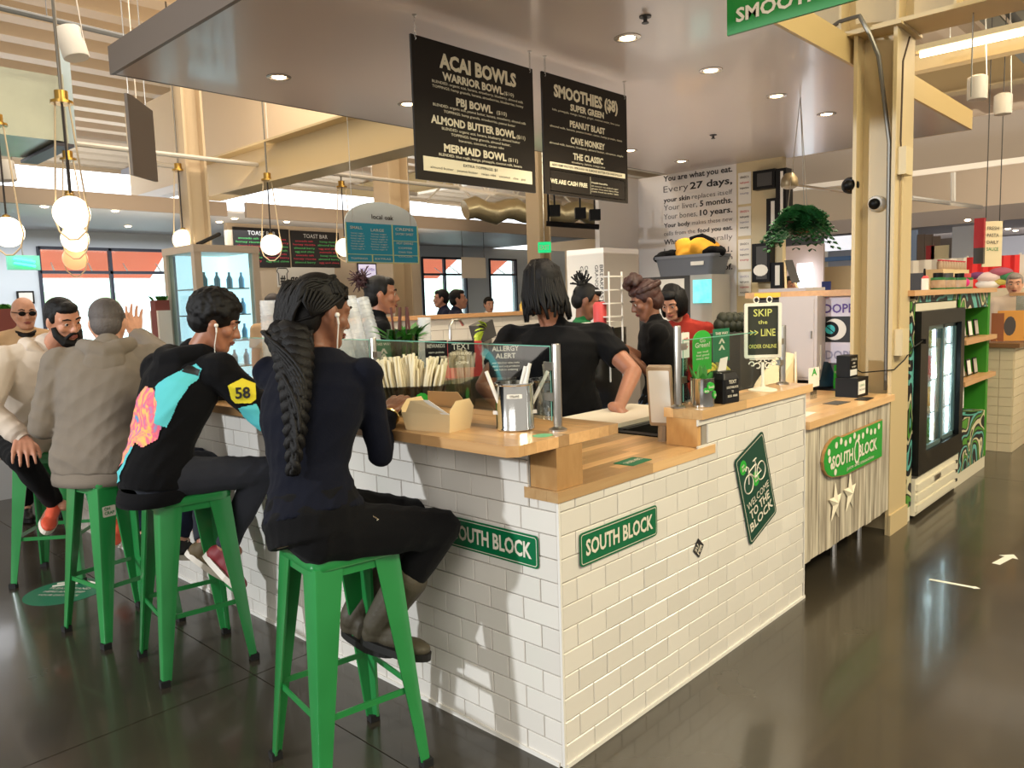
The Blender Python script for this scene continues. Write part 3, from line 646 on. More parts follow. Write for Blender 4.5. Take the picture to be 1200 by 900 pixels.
def hand(mb, w, d, n, side, curl=25, sc=1., spread=1.):
    """w wrist, d direction of the fingers, n palm normal (fingers curl towards n), side +1: thumb on +cross(d,n)"""
    d = unit(d); n = V(n); n = unit(n-d*(n@d)); s = np.cross(d, n)*side
    pw = .084*sc; mb.caps(V(w)-d*.03, V(w)+d*.01, .024*sc, .023*sc, 10)
    for k in range(4):
        off = (k-1.5)*.0235*sc*spread*-1; k0 = V(w)+s*off*.65+d*.015*sc; k1 = V(w)+s*off+d*(.083-.004*abs(k-1.2))*sc; mb.caps(k0, k1, .0165*sc, .0125*sc, 8)
        ln = (.070, .080, .075, .060)[k]*sc; a = R_(curl*.5); fan = s*(-.07*(k-1.5))
        p = k1; dd = unit(d*math.cos(a)+n*math.sin(a)+fan)
        for j, (f, ra, rb) in enumerate(((.45, .0105, .0095), (.32, .0095, .0088), (.23, .0088, .0078))):
            q = p+dd*ln*f; mb.caps(p, q, ra*sc, rb*sc, 8); p = q; a += R_(curl); dd = unit(d*math.cos(a)+n*math.sin(a)+fan)
    t0 = V(w)+s*.022*sc+d*.02*sc; t1 = t0+(s*.032+d*.03+n*.01)*sc; t2 = t1+(s*.012+d*.03+n*.008)*sc; t3 = t2+(s*.0+d*.026+n*.008)*sc
    mb.caps(t0, t1, .017*sc, .0135*sc, 8); mb.caps(t1, t2, .0125*sc, .011*sc, 8); mb.caps(t2, t3, .011*sc, .009*sc, 8)
def head_frame(yaw, pitch=0, roll=0):
    f, r = yawv(yaw); p = R_(pitch); F = f*math.cos(p)-Z_*math.sin(p); U = np.cross(r, F); q = R_(roll)
    return r*math.cos(q)+U*math.sin(q), F, U*math.cos(q)-r*math.sin(q)
def shoe(parent, ankle, d, up, um, sm, sc=1., boot=None, laces=True, side=None):
    d = unit(d); up = V(up); up = unit(up-d*(up@d)); s = np.cross(d, up); a = V(ankle)
    L = .27*sc; b = MB(); heel = a-d*.055*sc-up*.05*sc
    b.ball(heel+d*.035*sc+up*.012, (.036*sc, .042*sc, .045*sc), (s, d, up)); b.caps(a, a-up*.03*sc, .041*sc, .04*sc)
    b.ball(heel+d*.11*sc+up*.012, (.037*sc, .07*sc, .036*sc), (s, d, up)); b.ball(heel+d*.19*sc+up*.0, (.043*sc, .07*sc, .027*sc), (s, d, up))
    b.caps(a+d*.005, heel+d*.15*sc+up*.015*sc, .038*sc, .03*sc)
    if boot is not None: b.caps(a, a+V(boot), .052*sc, .070*sc)
    o = remesh(b, 'boot' if boot is not None else 'shoe', um, parent, .006, 3)
    q = MB(); out = [(s, x) for x in (0,)]; pts = []
    for k in range(24):
        t = 2*math.pi*k/24; y = math.cos(t); x = math.sin(t); wd = .037 if y < -.2 else (.044 if y > .1 else .039); pts.append((x*wd*sc*(1.12), (y*.5+.5)*L-.008))
    base = heel-up*.034*sc
    q.slab(base, s, d, pts, -.026*sc if np.cross(s, d)@up < 0 else .026*sc); q.build('sole', sm, o, world=True) if False else q_child(q, 'sole', sm, o, parent)
    if laces and boot is None:
        l = MB()
        for k in range(4): c = heel+d*(.085+.022*k)*sc+up*(.052-.006*k)*sc; l.tube([c-s*.02, c+up*.004, c+s*.02], .003, 4)
        c = heel+d*.09*sc+up*.06*sc
        for sg in (-1, 1): l.tube([c, c+s*sg*.025+up*.02, c+s*sg*.035+up*.002, c+s*sg*.015-up*.004, c], .0022, 4)
        q_child(l, 'laces', print_w if side is None else side, o, parent)
    return o
def q_child(mb, name, m, child, root, smooth=False):
    ob = bpy.data.objects.new(name, mb.mesh(name, m, ploc(root), smooth)); COL.objects.link(ob); ob.parent = child; return ob
def person(label, pel, nb, hc, yaw_p, yaw_s, head, sk, top, legs=None, hands=None, feet=None, kind='seated', s=1., bw=1., voxel=.0065, top_kind='long', hair=None, shoes=None, extra=None, elbow=None, knee=None, hand_pose=None, face=True, female=False, waist=True, hs=1.0, bulge=.03, group=None, simple=False):
    """hands/feet: [left, right] world targets"""
    pel, nb, hc = V(pel), V(nb), V(hc)
    base = V((pel[0], pel[1], 0)); t = thing('person', label, 'person', base, group)
    Fp, Rp = yawv(yaw_p); Fs, Rs = yawv(yaw_s); Rh, Fh, Uh = head_frame(*head)
    S = []; N = 9                                                  # spine sections
    W = [.158, .168, .150, .136, .143, .158, .168, .15, .085]; Dp = [.112, .122, .108, .098, .102, .110, .108, .088, .060]
    if female: W = [.165, .176, .150, .128, .142, .162, .172, .152, .075]; Dp = [.118, .125, .104, .088, .096, .105, .098, .08, .052]
    up = unit(nb-pel)
    def spine(k):
        u = k/(N-1); p = pel-up*.09*s*(1-u)+(nb-pel)*u; F = Fp*(1-u)+Fs*u; R2 = Rp*(1-u)+Rs*u
        return p-unit(F)*bulge*math.sin(math.pi*min(u*1.1, 1)), unit(F), unit(R2)
    secs = [spine(k) for k in range(N)]
    def torso(mb, off, k0=0, k1=N, wmul=1., flare=None):
        rs = []
        for k in range(k0, k1):
            p, F, R2 = secs[k]; a = secs[max(k-1, 0)][0]; c = secs[min(k+1, N-1)][0]; z = unit(c-a); y = unit(F-z*(F@z)); x = unit(np.cross(y, z))
            w = (W[k]*s*bw+off)*wmul; d = Dp[k]*s*bw+off
            if flare and k == k0: w += flare; d += flare
            rs.append([p+x*w*(abs(math.cos(a_))**.85*np.sign(math.cos(a_)))+y*d*(abs(math.sin(a_))**.9*np.sign(math.sin(a_))) for a_ in np.linspace(0, 2*math.pi, 25)[:-1]])
        mb.rings(rs)
    sw = (.178 if female else .185)*s*(.5+.5*bw); shp = pel+(nb-pel)*.90-up*0
    sh = [shp-Rs*sw-up*.02, shp+Rs*sw-up*.02]
    ua, fa, th, sn = .285*s, .25*s, .42*s, .41*s
    if kind == 'standing': q_ = max(1, (pel[2]-.03-.09)/.825/s); th *= q_; sn *= q_
    if hands is None: hands = [sh[0]+Fp*.1-Z_*.5, sh[1]+Fp*.1-Z_*.5]
    arms = []
    for i in (0, 1):
        pole = V(elbow[i]) if elbow else (-Fs*.5+(Rs if i else -Rs)*.5-Z_*.6); e, w = ik(sh[i], hands[i], ua, fa, pole); arms.append((sh[i], e, w))
    hip = [pel-Rp*.09*s*bw-up*.03, pel+Rp*.09*s*bw-up*.03]
    if feet is None: feet = [V((hip[0][0], hip[0][1], .09)), V((hip[1][0], hip[1][1], .09))]
    lg = []
    for i in (0, 1):
        pole = V(knee[i]) if knee else (Fp+Z_*.3); k_, a_ = ik(hip[i], feet[i], th, sn, pole); lg.append((hip[i], k_, a_))
    # ---- body: one continuous surface
    b = MB(); torso(b, -.006)
    for q_ in sh: b.caps(nb-up*.03, q_-up*.005, .052*s, .044*s)
    b.caps(nb-up*.05, hc-Uh*.06*hs-Fh*.012, .056*s*(.9 if female else 1), .049*s*(.86 if female else 1))
    H = lambda x, y, z: hc+(Rh*x+Fh*y+Uh*z)*hs
    ax = (Rh, Fh, Uh)
    b.ball(H(0, -.010, .028), (.076*hs, .094*hs, .088*hs), ax, 20, 14); b.ball(H(0, .018, -.03), (.060*hs, .070*hs, .082*hs), ax, 18, 12)
    b.caps(H(-.022, .052, -.092), H(.022, .052, -.092), .028*hs, .028*hs); b.ball(H(0, .070, -.096), .02*hs)
    for g in (-1, 1):
        b.caps(H(g*.058, .0, -.03), H(g*.03, .05, -.085), .022*hs, .022*hs); b.ball(H(g*.038, .055, -.022), (.026*hs, .026*hs, .024*hs), ax)
        b.caps(H(g*.018, .080, .026), H(g*.052, .066, .026), .011*hs, .010*hs, 8); b.ball(H(g*.0125, .094, -.032), .0095*hs)
        b.ball(H(g*.0785, -.006, -.004), (.009*hs, .017*hs, .029*hs), ax); b.ball(H(g*.076, -.002, -.02), (.008*hs, .01*hs, .013*hs), ax)
        b.ball(H(g*.031, .071, .007), (.018*hs, .012*hs, .011*hs), ax)
    b.caps(H(0, .080, .018), H(0, .103, -.026), .0085*hs, .0125*hs, 8); b.ball(H(0, .106, -.028), .0115*hs); b.ball(H(0, .080, -.062), (.026*hs, .014*hs, .016*hs), ax)
    k = .85 if female else 1
    for i, (a, e, w) in enumerate(arms):
        b.caps(a, e, .050*s*k*bw**.5, .039*s*k); b.caps(e, w, .040*s*k, .026*s*k)
        hp = (hand_pose or {}).get(i, {}); d = V(hp.get('d', unit(w-e))); n = V(hp.get('n', (0, 0, -1)))
        if abs(unit(d)@unit(n)) > .95: n = -Rs if i else Rs
        sd = hp.get('side'); dd = unit(d); nn = unit(n-dd*(n@dd)); inward = (-Rs if i else Rs)
        if sd is None: sd = 1 if np.cross(dd, nn)@inward > 0 else -1
        hand(b, w, d, n, sd, hp.get('curl', 22), s*hp.get('sc', .98)*(.93 if female else 1), hp.get('spread', 1))
    for i, (a, k2, f) in enumerate(lg):
        b.caps(a, k2, .078*s*bw**.5, .055*s); b.caps(k2, k2+(f-k2)*.3, .053*s, .056*s); b.caps(k2+(f-k2)*.3, f, .056*s, .036*s)
        b.caps(f, f-Z_*.01+Fp*.05, .035*s, .03*s)
    remesh(b, 'body', sk, t, voxel, 3)
    # ---- face details
    if face:
        for g in (-1, 1):
            e = MB().ball(H(g*.031, .0735, .006), .0118*hs, ax, 14, 10).build('eye', eye_w, t, True)
            q = MB().ball(H(g*.031, .0805, .006), (.0075*hs, .0055*hs, .0075*hs), ax, 12, 8); q_child(q, 'iris', iris_m, e, t, True)
            q = MB().caps(H(g*.019, .0805, .0135), H(g*.044, .0735, .0125), .0062*hs, .0055*hs, 8).caps(H(g*.020, .079, -.004), H(g*.042, .073, -.004), .0045*hs, .004*hs, 8); q_child(q, 'eyelid', sk, e, t, True)
            MB().tube([H(g*.014, .0895, .029), H(g*.032, .0885, .036), H(g*.052, .075, .030)], [.0035*hs, .0045*hs, .0025*hs], 6).build('eyebrow', hair_dark, t, True)
        MB().tube([H(-.024, .082, -.062), H(-.008, .0945, -.058), H(.008, .0945, -.058), H(.024, .082, -.062)], [.003*hs, .006*hs, .006*hs, .003*hs], 8).caps(H(-.012, .091, -.067), H(.012, .091, -.067), .0058*hs, .0058*hs, 8).build('lips', mat('lips_'+sk.name, (150, 84, 74) if 'light' in sk.name else (110, 58, 50), .4), t, True)
    # ---- clothes
    fold = [(.0035, (14, -9, 42), 1.), (.003, (-22, 16, 30), 2.3)]
    if top:
        off = {'long': .008, 'hoodie': .026, 'tee': .012, 'jacket': .024}[top_kind]
        b = MB(); torso(b, off, 0 if top_kind != 'long' else 1, N, 1., .004); b.caps(nb-up*.05, nb+up*.012, .078*s*k, .064*s*k)
        b.caps(secs[N-2][0], nb-up*.02, .095*s*(.5+.5*bw)*k, .064*s*k); b.cone(nb-up*.03, nb+up*.028+(hc-nb)*.05, .062*s*k+off*.3, .056*s*k+off*.3, 20)
        for q_ in sh: b.caps(nb-up*.028, q_-up*.004, .054*s*k+off*.6, .050*s*k+off)
        for i, (a, e, w) in enumerate(arms):
            b.ball(a, .056*s*k*bw**.5+off); r0, r1, r2 = .050*s*k*bw**.5+off, .040*s*k+off, .027*s*k+off
            b.caps(secs[N-3][0], a, .1*s*bw**.5*k, .052*s*k*bw**.5+off)
            if top_kind == 'tee': b.cone(a, a+(e-a)*.62, r0, r1+.014, 14)
            else: b.caps(a, e, r0, r1); b.caps(e, e+(w-e)*.80, r1, r2+.003); b.cone(e+(w-e)*.7, e+(w-e)*.92, r2+.004, r2, 14)
        g = remesh(b, {'long': 'fitted_top', 'hoodie': 'hoodie', 'tee': 'tee_shirt', 'jacket': 'jacket'}[top_kind], top, t, voxel*1.15, 5 if top_kind != 'long' else 3, fold if not simple else None)
        if top_kind == 'hoodie':
            q = MB(); c = nb+up*.0-Fs*.01
            q.tube([c+Fs*.085-up*.05+Rs*.03, c+Fs*.05+Rs*.09-up*.0, c-Fs*.035+Rs*.10+up*.015, c-Fs*.095+Rs*.05+up*.0, c-Fs*.105-up*.02, c-Fs*.095-Rs*.05, c-Fs*.035-Rs*.10+up*.015, c+Fs*.05-Rs*.09, c+Fs*.085-up*.05-Rs*.03], [.022, .032, .040, .048, .052, .048, .040, .032, .022], 12)
            q.ball(c-Fs*.11-up*.075, (.10, .045, .085), (Rs, Fs, up)); remesh(q, 'hood', top, t, .008, 5, [(.004, (30, 20, 36), .5)])
            q = MB()                                                # ribbed hem and cuffs
            p, F, R2 = secs[0]; rs = []
            for dz, o2 in ((-.055, .018), (-.055, .030), (-.03, .036), (.0, .036), (.01, .028)):
                rs.append([p+up*(dz+.01)+R2*(W[0]*s*bw+o2)*math.cos(a_)+F*(Dp[0]*s*bw+o2)*math.sin(a_) for a_ in np.linspace(0, 2*math.pi, 41)[:-1]])
            q.rings(rs, False); q.build('hem_band', top, t, 'all')
            for (a, e, w) in arms: q = MB().cone(e+(w-e)*.86, w+(w-e)*.02, .040*s, .034*s, 16); q.build('cuff', top, t, 50)
    if legs:
        b = MB(); torso(b, .009, 0, 3)
        for i, (a, k2, f) in enumerate(lg):
            b.caps(a, k2, .092*s*bw**.5, .066*s); b.caps(k2, k2+(f-k2)*.35, .064*s, .062*s); b.cone(k2+(f-k2)*.3, k2+(f-k2)*.93, .063*s, .050*s, 16)
        remesh(b, 'trousers', legs, t, voxel*1.2, 4, [(.004, (40, 25, 20), 1.), (.003, (-25, 35, 30), 2.)] if not simple else None)
    if shoes:
        for i, (a, k2, f) in enumerate(lg):
            sp = shoes[i] if isinstance(shoes, list) else shoes; shoe(t, f, sp.get('d', Fp), sp.get('up', Z_), sp['m'], sp['sole'], s*sp.get('sc', .95), boot=(k2-f)*.48 if sp.get('boot') else None, laces=sp.get('laces', True), side=sp.get('lace_m'))
    ctx = dict(t=t, H=H, ax=ax, nb=nb, pel=pel, up=up, Fs=Fs, Rs=Rs, Fp=Fp, Rp=Rp, secs=secs, arms=arms, lg=lg, Rh=Rh, Fh=Fh, Uh=Uh, hc=hc, hs=hs, W=W, Dp=Dp)
    if hair: hair(ctx)
    if extra: extra(ctx)
    return ctx
hair_dark = mat('hair_black', (9, 7, 7), .55, bump=.3, bscale=300, spec=.3); hair_br = mat('hair_reddish_brown', (72, 36, 28), .5, bump=.4, bscale=200, nscale=8, namp=.5, rgb2=(40, 24, 22)); hair_grey = mat('hair_grey_brown', (62, 56, 54), .65, nscale=10, namp=.4, rgb2=(104, 96, 92), bump=.3, bscale=300)
def cap(c, m, r=1.0, low=0., amp=0, sc=60, vox=.0045, front=0):
    H, ax, hs = c['H'], c['ax'], c['hs']; b = MB()
    b.ball(H(0, -.020, .040), (.081*hs*r, .090*hs*r, .086*hs*r), ax, 20, 14); b.ball(H(0, -.045, -.005-low), (.072*hs*r, .062*hs*r, .07*hs*r), ax, 18, 12)
    b.ball(H(0, .035+front, .078), (.058*hs*r, .048*hs*r, .036*hs*r), ax)
    for g in (-1, 1): b.ball(H(g*.066, .012, .03), (.016*hs, .022*hs, .034*hs), ax)
    return remesh(b, 'hair', m, c['t'], vox, 3, None, None, amp, sc)
def afro(c):
    H, hs = c['H'], c['hs']; b = MB(); r2 = np.random.default_rng(3)
    b.ball(H(0, -.018, .045), (.094*hs, .103*hs, .094*hs), c['ax'], 20, 14); b.ball(H(0, -.05, .0), (.082*hs, .07*hs, .07*hs), c['ax'])
    for k in range(420):
        z = r2.uniform(-.45, 1); a = r2.uniform(0, 6.283); q = math.sqrt(1-z*z); y = q*math.sin(a); x = q*math.cos(a)
        if y > .5 and z < .42: continue
        if z < 0 and y > -.1: continue
        b.ball(H(x*.094, -.018+y*.103, .045+z*.094), .013+r2.uniform(0, .006), None, 6, 4)
    remesh(b, 'curly_hair', hair_dark, c['t'], .005, 1)
def short(m, amp=.0016): return lambda c: cap(c, m, 1.0, 0, amp, 420, .0038)
def braids(c):
    H, hs, t = c['H'], c['hs'], c['t']; r2 = np.random.default_rng(5)
    b = MB(); b.ball(H(0, -.022, .040), (.084, .098, .090), c['ax'], 20, 14); b.ball(H(-.01, -.058, -.02), (.076, .062, .085), c['ax'], 18, 12); b.ball(H(0, .03, .078), (.062, .05, .038), c['ax'])
    remesh(b, 'hair_base', hair_dark, t, .006, 2)
    g = H(.004, -.112, -.085)
    b = MB()
    for k in range(64):                                           # cornrow braids over the skull gathered behind the neck
        u = (k+.5)/64; az = R_(-112+224*u); y = math.cos(az); x = math.sin(az); el = R_(r2.uniform(12, 40))
        p0 = H(x*.083*math.cos(el)*1.0, .0+y*.078*math.cos(el), .035+.092*math.sin(el)*.9)
        top = H(x*.066, -.03+.03*y, .118-.03*abs(x)+r2.uniform(-.002, .012)); bk = H(x*.070, -.115, .045+r2.uniform(-.03, .03)); lo = H(x*.055-.012, -.125, -.04+r2.uniform(-.02, .02))
        P = [p0, top*.6+p0*.4+c['Uh']*.01, top, bk, lo, g+V(r2.normal(0, .012, 3))]
        pts = []
        for j in range(len(P)-1):
            for q in range(5):
                f = q/5; a_ = P[max(j-1, 0)]; b_ = P[j]; c_ = P[j+1]; d_ = P[min(j+2, len(P)-1)]
                pts.append(.5*((2*b_)+(-a_+c_)*f+(2*a_-5*b_+4*c_-d_)*f*f+(-a_+3*b_-3*c_+d_)*f**3))
        n_ = len(pts); b.tube(pts, [.0058+.0014*math.sin(i*2.2+k) for i in range(n_)], 6)
    for k in range(9):                                             # a few loose braids over the right temple
        p0 = H(.03+.006*k, .055-.012*k, .098-.006*k); b.tube([p0, H(.058, .045-.018*k, .092-.004*k), H(.078, .02-.016*k, .05), H(.082, -.02-.012*k, .01), H(.066, -.07, -.03), H(.02, -.115, -.06), g], .0058, 6)
    o = b.build('braids', hair_dark, t, 'all'); o['kind'] = 'stuff'
    # the long thick plait
    end = dp(343, 556, 2.30); mid = dp(352, 440, 2.32); b = MB(); M = 70
    def path(f): return g*(1-f)**2+2*f*(1-f)*mid+end*f*f
    for q in range(3):
        pts = []; rr = []
        for i in range(M):
            f = i/(M-1); w = (.036*(1-f)+.012)*(1 if f > .05 else .8); a = f*30+q*2.094
            p = path(f)+c['Rs']*w*math.sin(a)-c['Fs']*w*.55*math.sin(2*a); pts.append(p); rr.append((.029*(1-f)+.011)*(1+.06*math.sin(i*2.5)))
        b.tube(pts, rr, 10)
    for q in range(26):
        pts = []; ph = q*.243
        for i in range(40): f = i/39*(.55+.11*(q % 5)); w = .078*(1-f)*(.75+.05*(q % 6))+.012; pts.append(path(f)+c['Rs']*w*math.sin(ph+f*5)-c['Fs']*abs(w)*.8*math.cos(ph+f*4))
        b.tube(pts, [.0062+.0015*math.sin(i*2.3) for i in range(40)], 6)
    o = b.build('plait', hair_dark, t, 'all'); o['kind'] = 'stuff'
def earphone(side=1, wire_to=None):
    def f(c):
        H = c['H']; b = MB(); p = H(side*.084, .010, -.008); b.ball(p, .009, None, 10, 6); b.caps(p, H(side*.084, .02, -.035), .0042, .0035, 8)
        e = wire_to(c) if wire_to else c['nb']+c['Fs']*.08; b.tube([H(side*.084, .02, -.035), H(side*.078, .03, -.09), H(side*.06, .05, -.15), e], .0022, 5)
        b.build('earphone', white, c['t'], True)
    return f
def strands(c, n, m, r, fn, name='locs'):
    b = MB()
    for k in range(n): b.tube(fn(k), r, 6)
    o = b.build(name, m, c['t'], 'all'); o['kind'] = 'stuff'
sk_br = skin('deep_brown', (122, 78, 56)); sk_mid = skin('mid_brown', (150, 98, 72)); sk_dk = skin('dark_brown', (98, 62, 46)); sk_lt = skin('light', (206, 152, 124)); sk_ol = skin('light_olive', (186, 130, 102))
# ---- 1 woman with long braids, nearest stool
c_navy = cloth('near_black_navy', (9, 12, 24), 180, .15); c_blk = cloth('black', (10, 10, 12)); boot_m = mat('boot_olive_grey', (62, 56, 42), .6, nscale=6, namp=.4, rgb2=(84, 76, 60), bump=.2, bscale=60); sole_k = mat('sole_black', (26, 24, 22), .6)
def bangle(c):
    s_, e, w = c['arms'][1]; d = unit(w-e); x, y, z = frame(d); o = MB().tube([w-d*.035+(x*math.cos(a)+y*math.sin(a))*.036 for a in np.linspace(0, 6.283, 17)[:-1]], .005, 6, closed=True).build('bangle', mat('bangle_gold', (214, 190, 130), .25, .8), c['t'], True); o['label'] = 'pale gold bangle'
    earphone(1)(c)
    MB().tube([c['pel']+c['Rp']*.12+c['Fp']*.13+Z_*.0+V(v) for v in ((0, 0, 0), (.02, -.02, .01), (.035, -.04, -.005), (.02, -.03, -.02), (0, 0, 0))], .004, 6).build('key_ring', chrome, c['t'])
A1_ = dp(443, 730, 2.66); A0_ = dp(415, 722, 2.80)
t1 = unit(V((.38, -.92, -.12))); t0 = unit(V((.1, -.99, -.1)))
person('person with long black braids in a navy top on the nearest green stool', (-.495, .585, .868), dp(370, 414, 2.60), dp(377, 366, 2.60), -34, 18, (-3, 14, 0), sk_br, c_navy, c_blk,
    [(.0, 1.0, 1.13), dp(456, 482, 2.80)], [A0_, A1_], s=1.0, female=True, bw=1.22, hair=braids, extra=bangle, elbow=[(-.5, .3, -.8), (-.42, -.45, -.74)], knee=[(.5, -.1, .6), (.8, -.5, .5)],
    shoes=[dict(m=boot_m, sole=sole_k, d=t0, up=Z_, boot=True, sc=1.), dict(m=boot_m, sole=sole_k, d=t1, up=Z_, boot=True, sc=1.)], hand_pose={1: dict(d=(.62, .25, .30), n=(.3, .2, -1), curl=16)})
# ---- 2 person in the printed black hoodie
c_hood2 = cloth('black_hoodie', (9, 9, 12)); c_dj = cloth('charcoal_denim', (46, 48, 56), 400, .4, rgb2=(60, 62, 70)); red_sh = mat('shoe_burgundy', (104, 28, 40), .6, nscale=8, namp=.4, rgb2=(150, 40, 40)); ws = mat('sole_cream', (222, 212, 196), .5)
def hoodie_print(c):
    t = c['t']; Rs, Fs, up = c['Rs'], c['Fs'], c['up']
    # the garment surface is found by casting from behind, so the prints lie on the cloth like transfers
    ob = [o for o in t.children if o.name.startswith('hoodie')][0]; org = ploc(t); pel = c['pel']
    def patch(name, m, poly, lift=.004, to=None, dirv=None, o0=None, rx=None, ry=None):
        R2 = Rs if rx is None else rx; U2 = up if ry is None else ry; D2 = Fs if dirv is None else dirv; O = pel if o0 is None else o0; b = MB()
        xs_ = [p[0] for p in poly]; ys_ = [p[1] for p in poly]; nx = ny = 64; vs = []; ok = []
        for j in range(ny+1):
            for i in range(nx+1):
                x = min(xs_)+(max(xs_)-min(xs_))*i/nx; y = min(ys_)+(max(ys_)-min(ys_))*j/ny
                src = O+R2*(x+(.055 if dirv is None else 0))+U2*y-D2*.6; hit, loc, nor, _ = ob.ray_cast(Vector(src-org), Vector(D2)); ok.append(hit); vs.append(V(loc)+V(nor)*lift+org if hit else src)
        def inside(x, y):
            r = False; j = len(poly)-1
            for i in range(len(poly)):
                if (poly[i][1] > y) != (poly[j][1] > y) and x < (poly[j][0]-poly[i][0])*(y-poly[i][1])/(poly[j][1]-poly[i][1])+poly[i][0]: r = not r
                j = i
            return r
        fs = []
        for j in range(ny):
            for i in range(nx):
                x = min(xs_)+(max(xs_)-min(xs_))*(i+.5)/nx; y = min(ys_)+(max(ys_)-min(ys_))*(j+.5)/ny; q = (j*(nx+1)+i, j*(nx+1)+i+1, (j+1)*(nx+1)+i+1, (j+1)*(nx+1)+i)
                if inside(x, y) and all(ok[k] for k in q) and max(np.linalg.norm(vs[q[0]]-vs[q[k]]) for k in (1, 2, 3)) < .10: fs.append(q)
        if fs: b.add(vs, fs); b.build(name, m, t, 'all')
    dg = bpy.context.evaluated_depsgraph_get(); dg.update()
    tq = mat('hoodie_turquoise', (84, 190, 196), .8); swirl = mat('hoodie_swirl', (232, 120, 130), .8)
    if 'swirl_done' not in swirl:
        nt = swirl.node_tree; nd = nt.nodes; n = nd.new('ShaderNodeTexNoise'); n.inputs['Scale'].default_value = 9; n.inputs['Distortion'].default_value = 2.5; n.inputs['Detail'].default_value = 2; r = nd.new('ShaderNodeValToRGB')
        tc = nd.new('ShaderNodeTexCoord'); nt.links.new(tc.outputs['Object'], n.inputs['Vector']); e = r.color_ramp.elements; e[0].position = .32; e[0].color = (*s2l((90, 150, 190)), 1); e[1].position = .42; e[1].color = (*s2l((226, 96, 130)), 1)
        for p_, cc_ in ((.5, (240, 150, 120)), (.56, (238, 190, 90)), (.66, (214, 110, 160))): x = e.new(p_); x.color = (*s2l(cc_), 1)
        nt.links.new(n.outputs['Fac'], r.inputs[0]); nt.links.new(r.outputs[0], nd['Principled BSDF'].inputs['Base Color']); swirl['swirl_done'] = 1
    patch('back_print', swirl, [(-.17, .30), (-.10, .37), (-.03, .36), (.02, .30), (.045, .22), (.04, .15), (.0, .12), (-.05, .14), (-.07, .06), (-.14, .03), (-.19, .0), (-.20, .15)])
    patch('back_print', tq, [(-.02, .385), (.075, .46), (.12, .44), (.06, .20), (.02, .22), (.01, .31), (-.03, .37)], .005)
    patch('back_print', tq, [(-.20, -.03), (-.10, .02), (-.07, .12), (-.055, .12), (-.07, -.02), (-.17, -.06)], .005)
    patch('neck_tag', mat('tag_black', (12, 12, 12), .6), [(.052, .455), (.115, .435), (.11, .41), (.05, .43)], .007)
    s_, e, w = c['arms'][1]; d = unit(e-s_); o = s_+d*.10; side = unit(RT*.9-FW*.7); side = unit(side-d*(side@d)); u = np.cross(d, side)
    cen = s_+d*.13-FW*.0; pt = mat('patch_yellow', (222, 206, 40), .7)
    dirv = unit(V((CAM[0], CAM[1], CAM[2]))-cen)*-1; rx = unit(np.cross(dirv, Z_)); ry = np.cross(rx, dirv)
    patch('sleeve_patch', pt, [(-.055, .035), (.0, .06), (.05, .035), (.05, -.03), (.03, -.045), (-.03, -.04), (-.045, -.02)], .005, dirv=dirv, o0=cen, rx=rx, ry=ry)
    patch('sleeve_stripe', tq, [(-.02, -.06), (.05, -.05), (.13, -.24), (.08, -.26)], .005, dirv=dirv, o0=cen, rx=rx, ry=ry)
    hit, loc, nor, _ = ob.ray_cast(Vector(cen-dirv*.5-org), Vector(dirv)); L0 = V(loc)+org if hit else cen
    text('58', L0-dirv*.012-ry*.022, rx, ry, .045, mat('tag_black', (12, 12, 12), .6), t, .06, .03, 'C')
    earphone(1)(c)
f2 = dp(262, 645, 3.47)
person('person with curly hair in a black hoodie with a pink and turquoise back print', (-.495, 1.765, .868), dp(226, 416, 3.36), dp(253, 378, 3.33), -32, 16, (-30, 22, 0), sk_mid, c_hood2, c_dj,
    [(.06, 2.0, 1.13), (.06, 1.62, 1.13)], [dp(240, 640, 3.62), f2], s=1.0, bw=1.02, top_kind='hoodie', hair=afro, extra=hoodie_print, elbow=[(-.3, .8, -.4), (-.1, -.6, -.8)], knee=[(.55, .6, .4), (1, -.4, .3)],
    shoes=[dict(m=mat('shoe_brown', (96, 80, 52), .7), sole=ws, d=unit(dp(290, 672, 3.62)-dp(240, 640, 3.62)), up=(.1, .1, 1)), dict(m=red_sh, sole=ws, d=unit(dp(300, 682, 3.42)-f2), up=(.3, .1, 1), lace_m=mat('lace_dark', (40, 20, 24), .7))], hand_pose={1: dict(d=(.7, .2, .1)), 0: dict(d=(.7, -.3, .1))}, hs=1.0)
# ---- 3 man in the grey hoodie seen from behind
c_grey = cloth('grey_marl', (120, 110, 98), 300, .35, rgb2=(134, 124, 112)); c_dn = cloth('dark_blue_denim', (26, 31, 46), 400, .4, rgb2=(38, 44, 62))
dk_sh = mat('shoe_black', (26, 26, 28), .5)
person('person with short hair in a plain grey hoodie seen from behind, one hand raised', (-.525, 2.42, .868), dp(126, 408, 3.80), dp(126, 379, 3.86), 30, 66, (62, 8, 0), sk_lt, c_grey, c_dn,
    [dp(66, 494, 3.92), dp(158, 392, 4.25)], [(-.26, 2.60, .36), (-.22, 2.34, .36)], s=1.04, bw=1.08, top_kind='hoodie', hair=short(hair_grey), elbow=[(-.5, -.6, -.5), (.8, -.2, -.6)], knee=[(.6, .7, .4), (.8, .2, .4)],
    shoes=dict(m=dk_sh, sole=ws, d=(.75, .2, -.25), up=(.2, 0, 1)), hand_pose={1: dict(d=(.05, .1, 1), n=(.2, -1, 0), curl=8, spread=1.1), 0: dict(d=(.3, .1, -.8), curl=25)}, face=False)
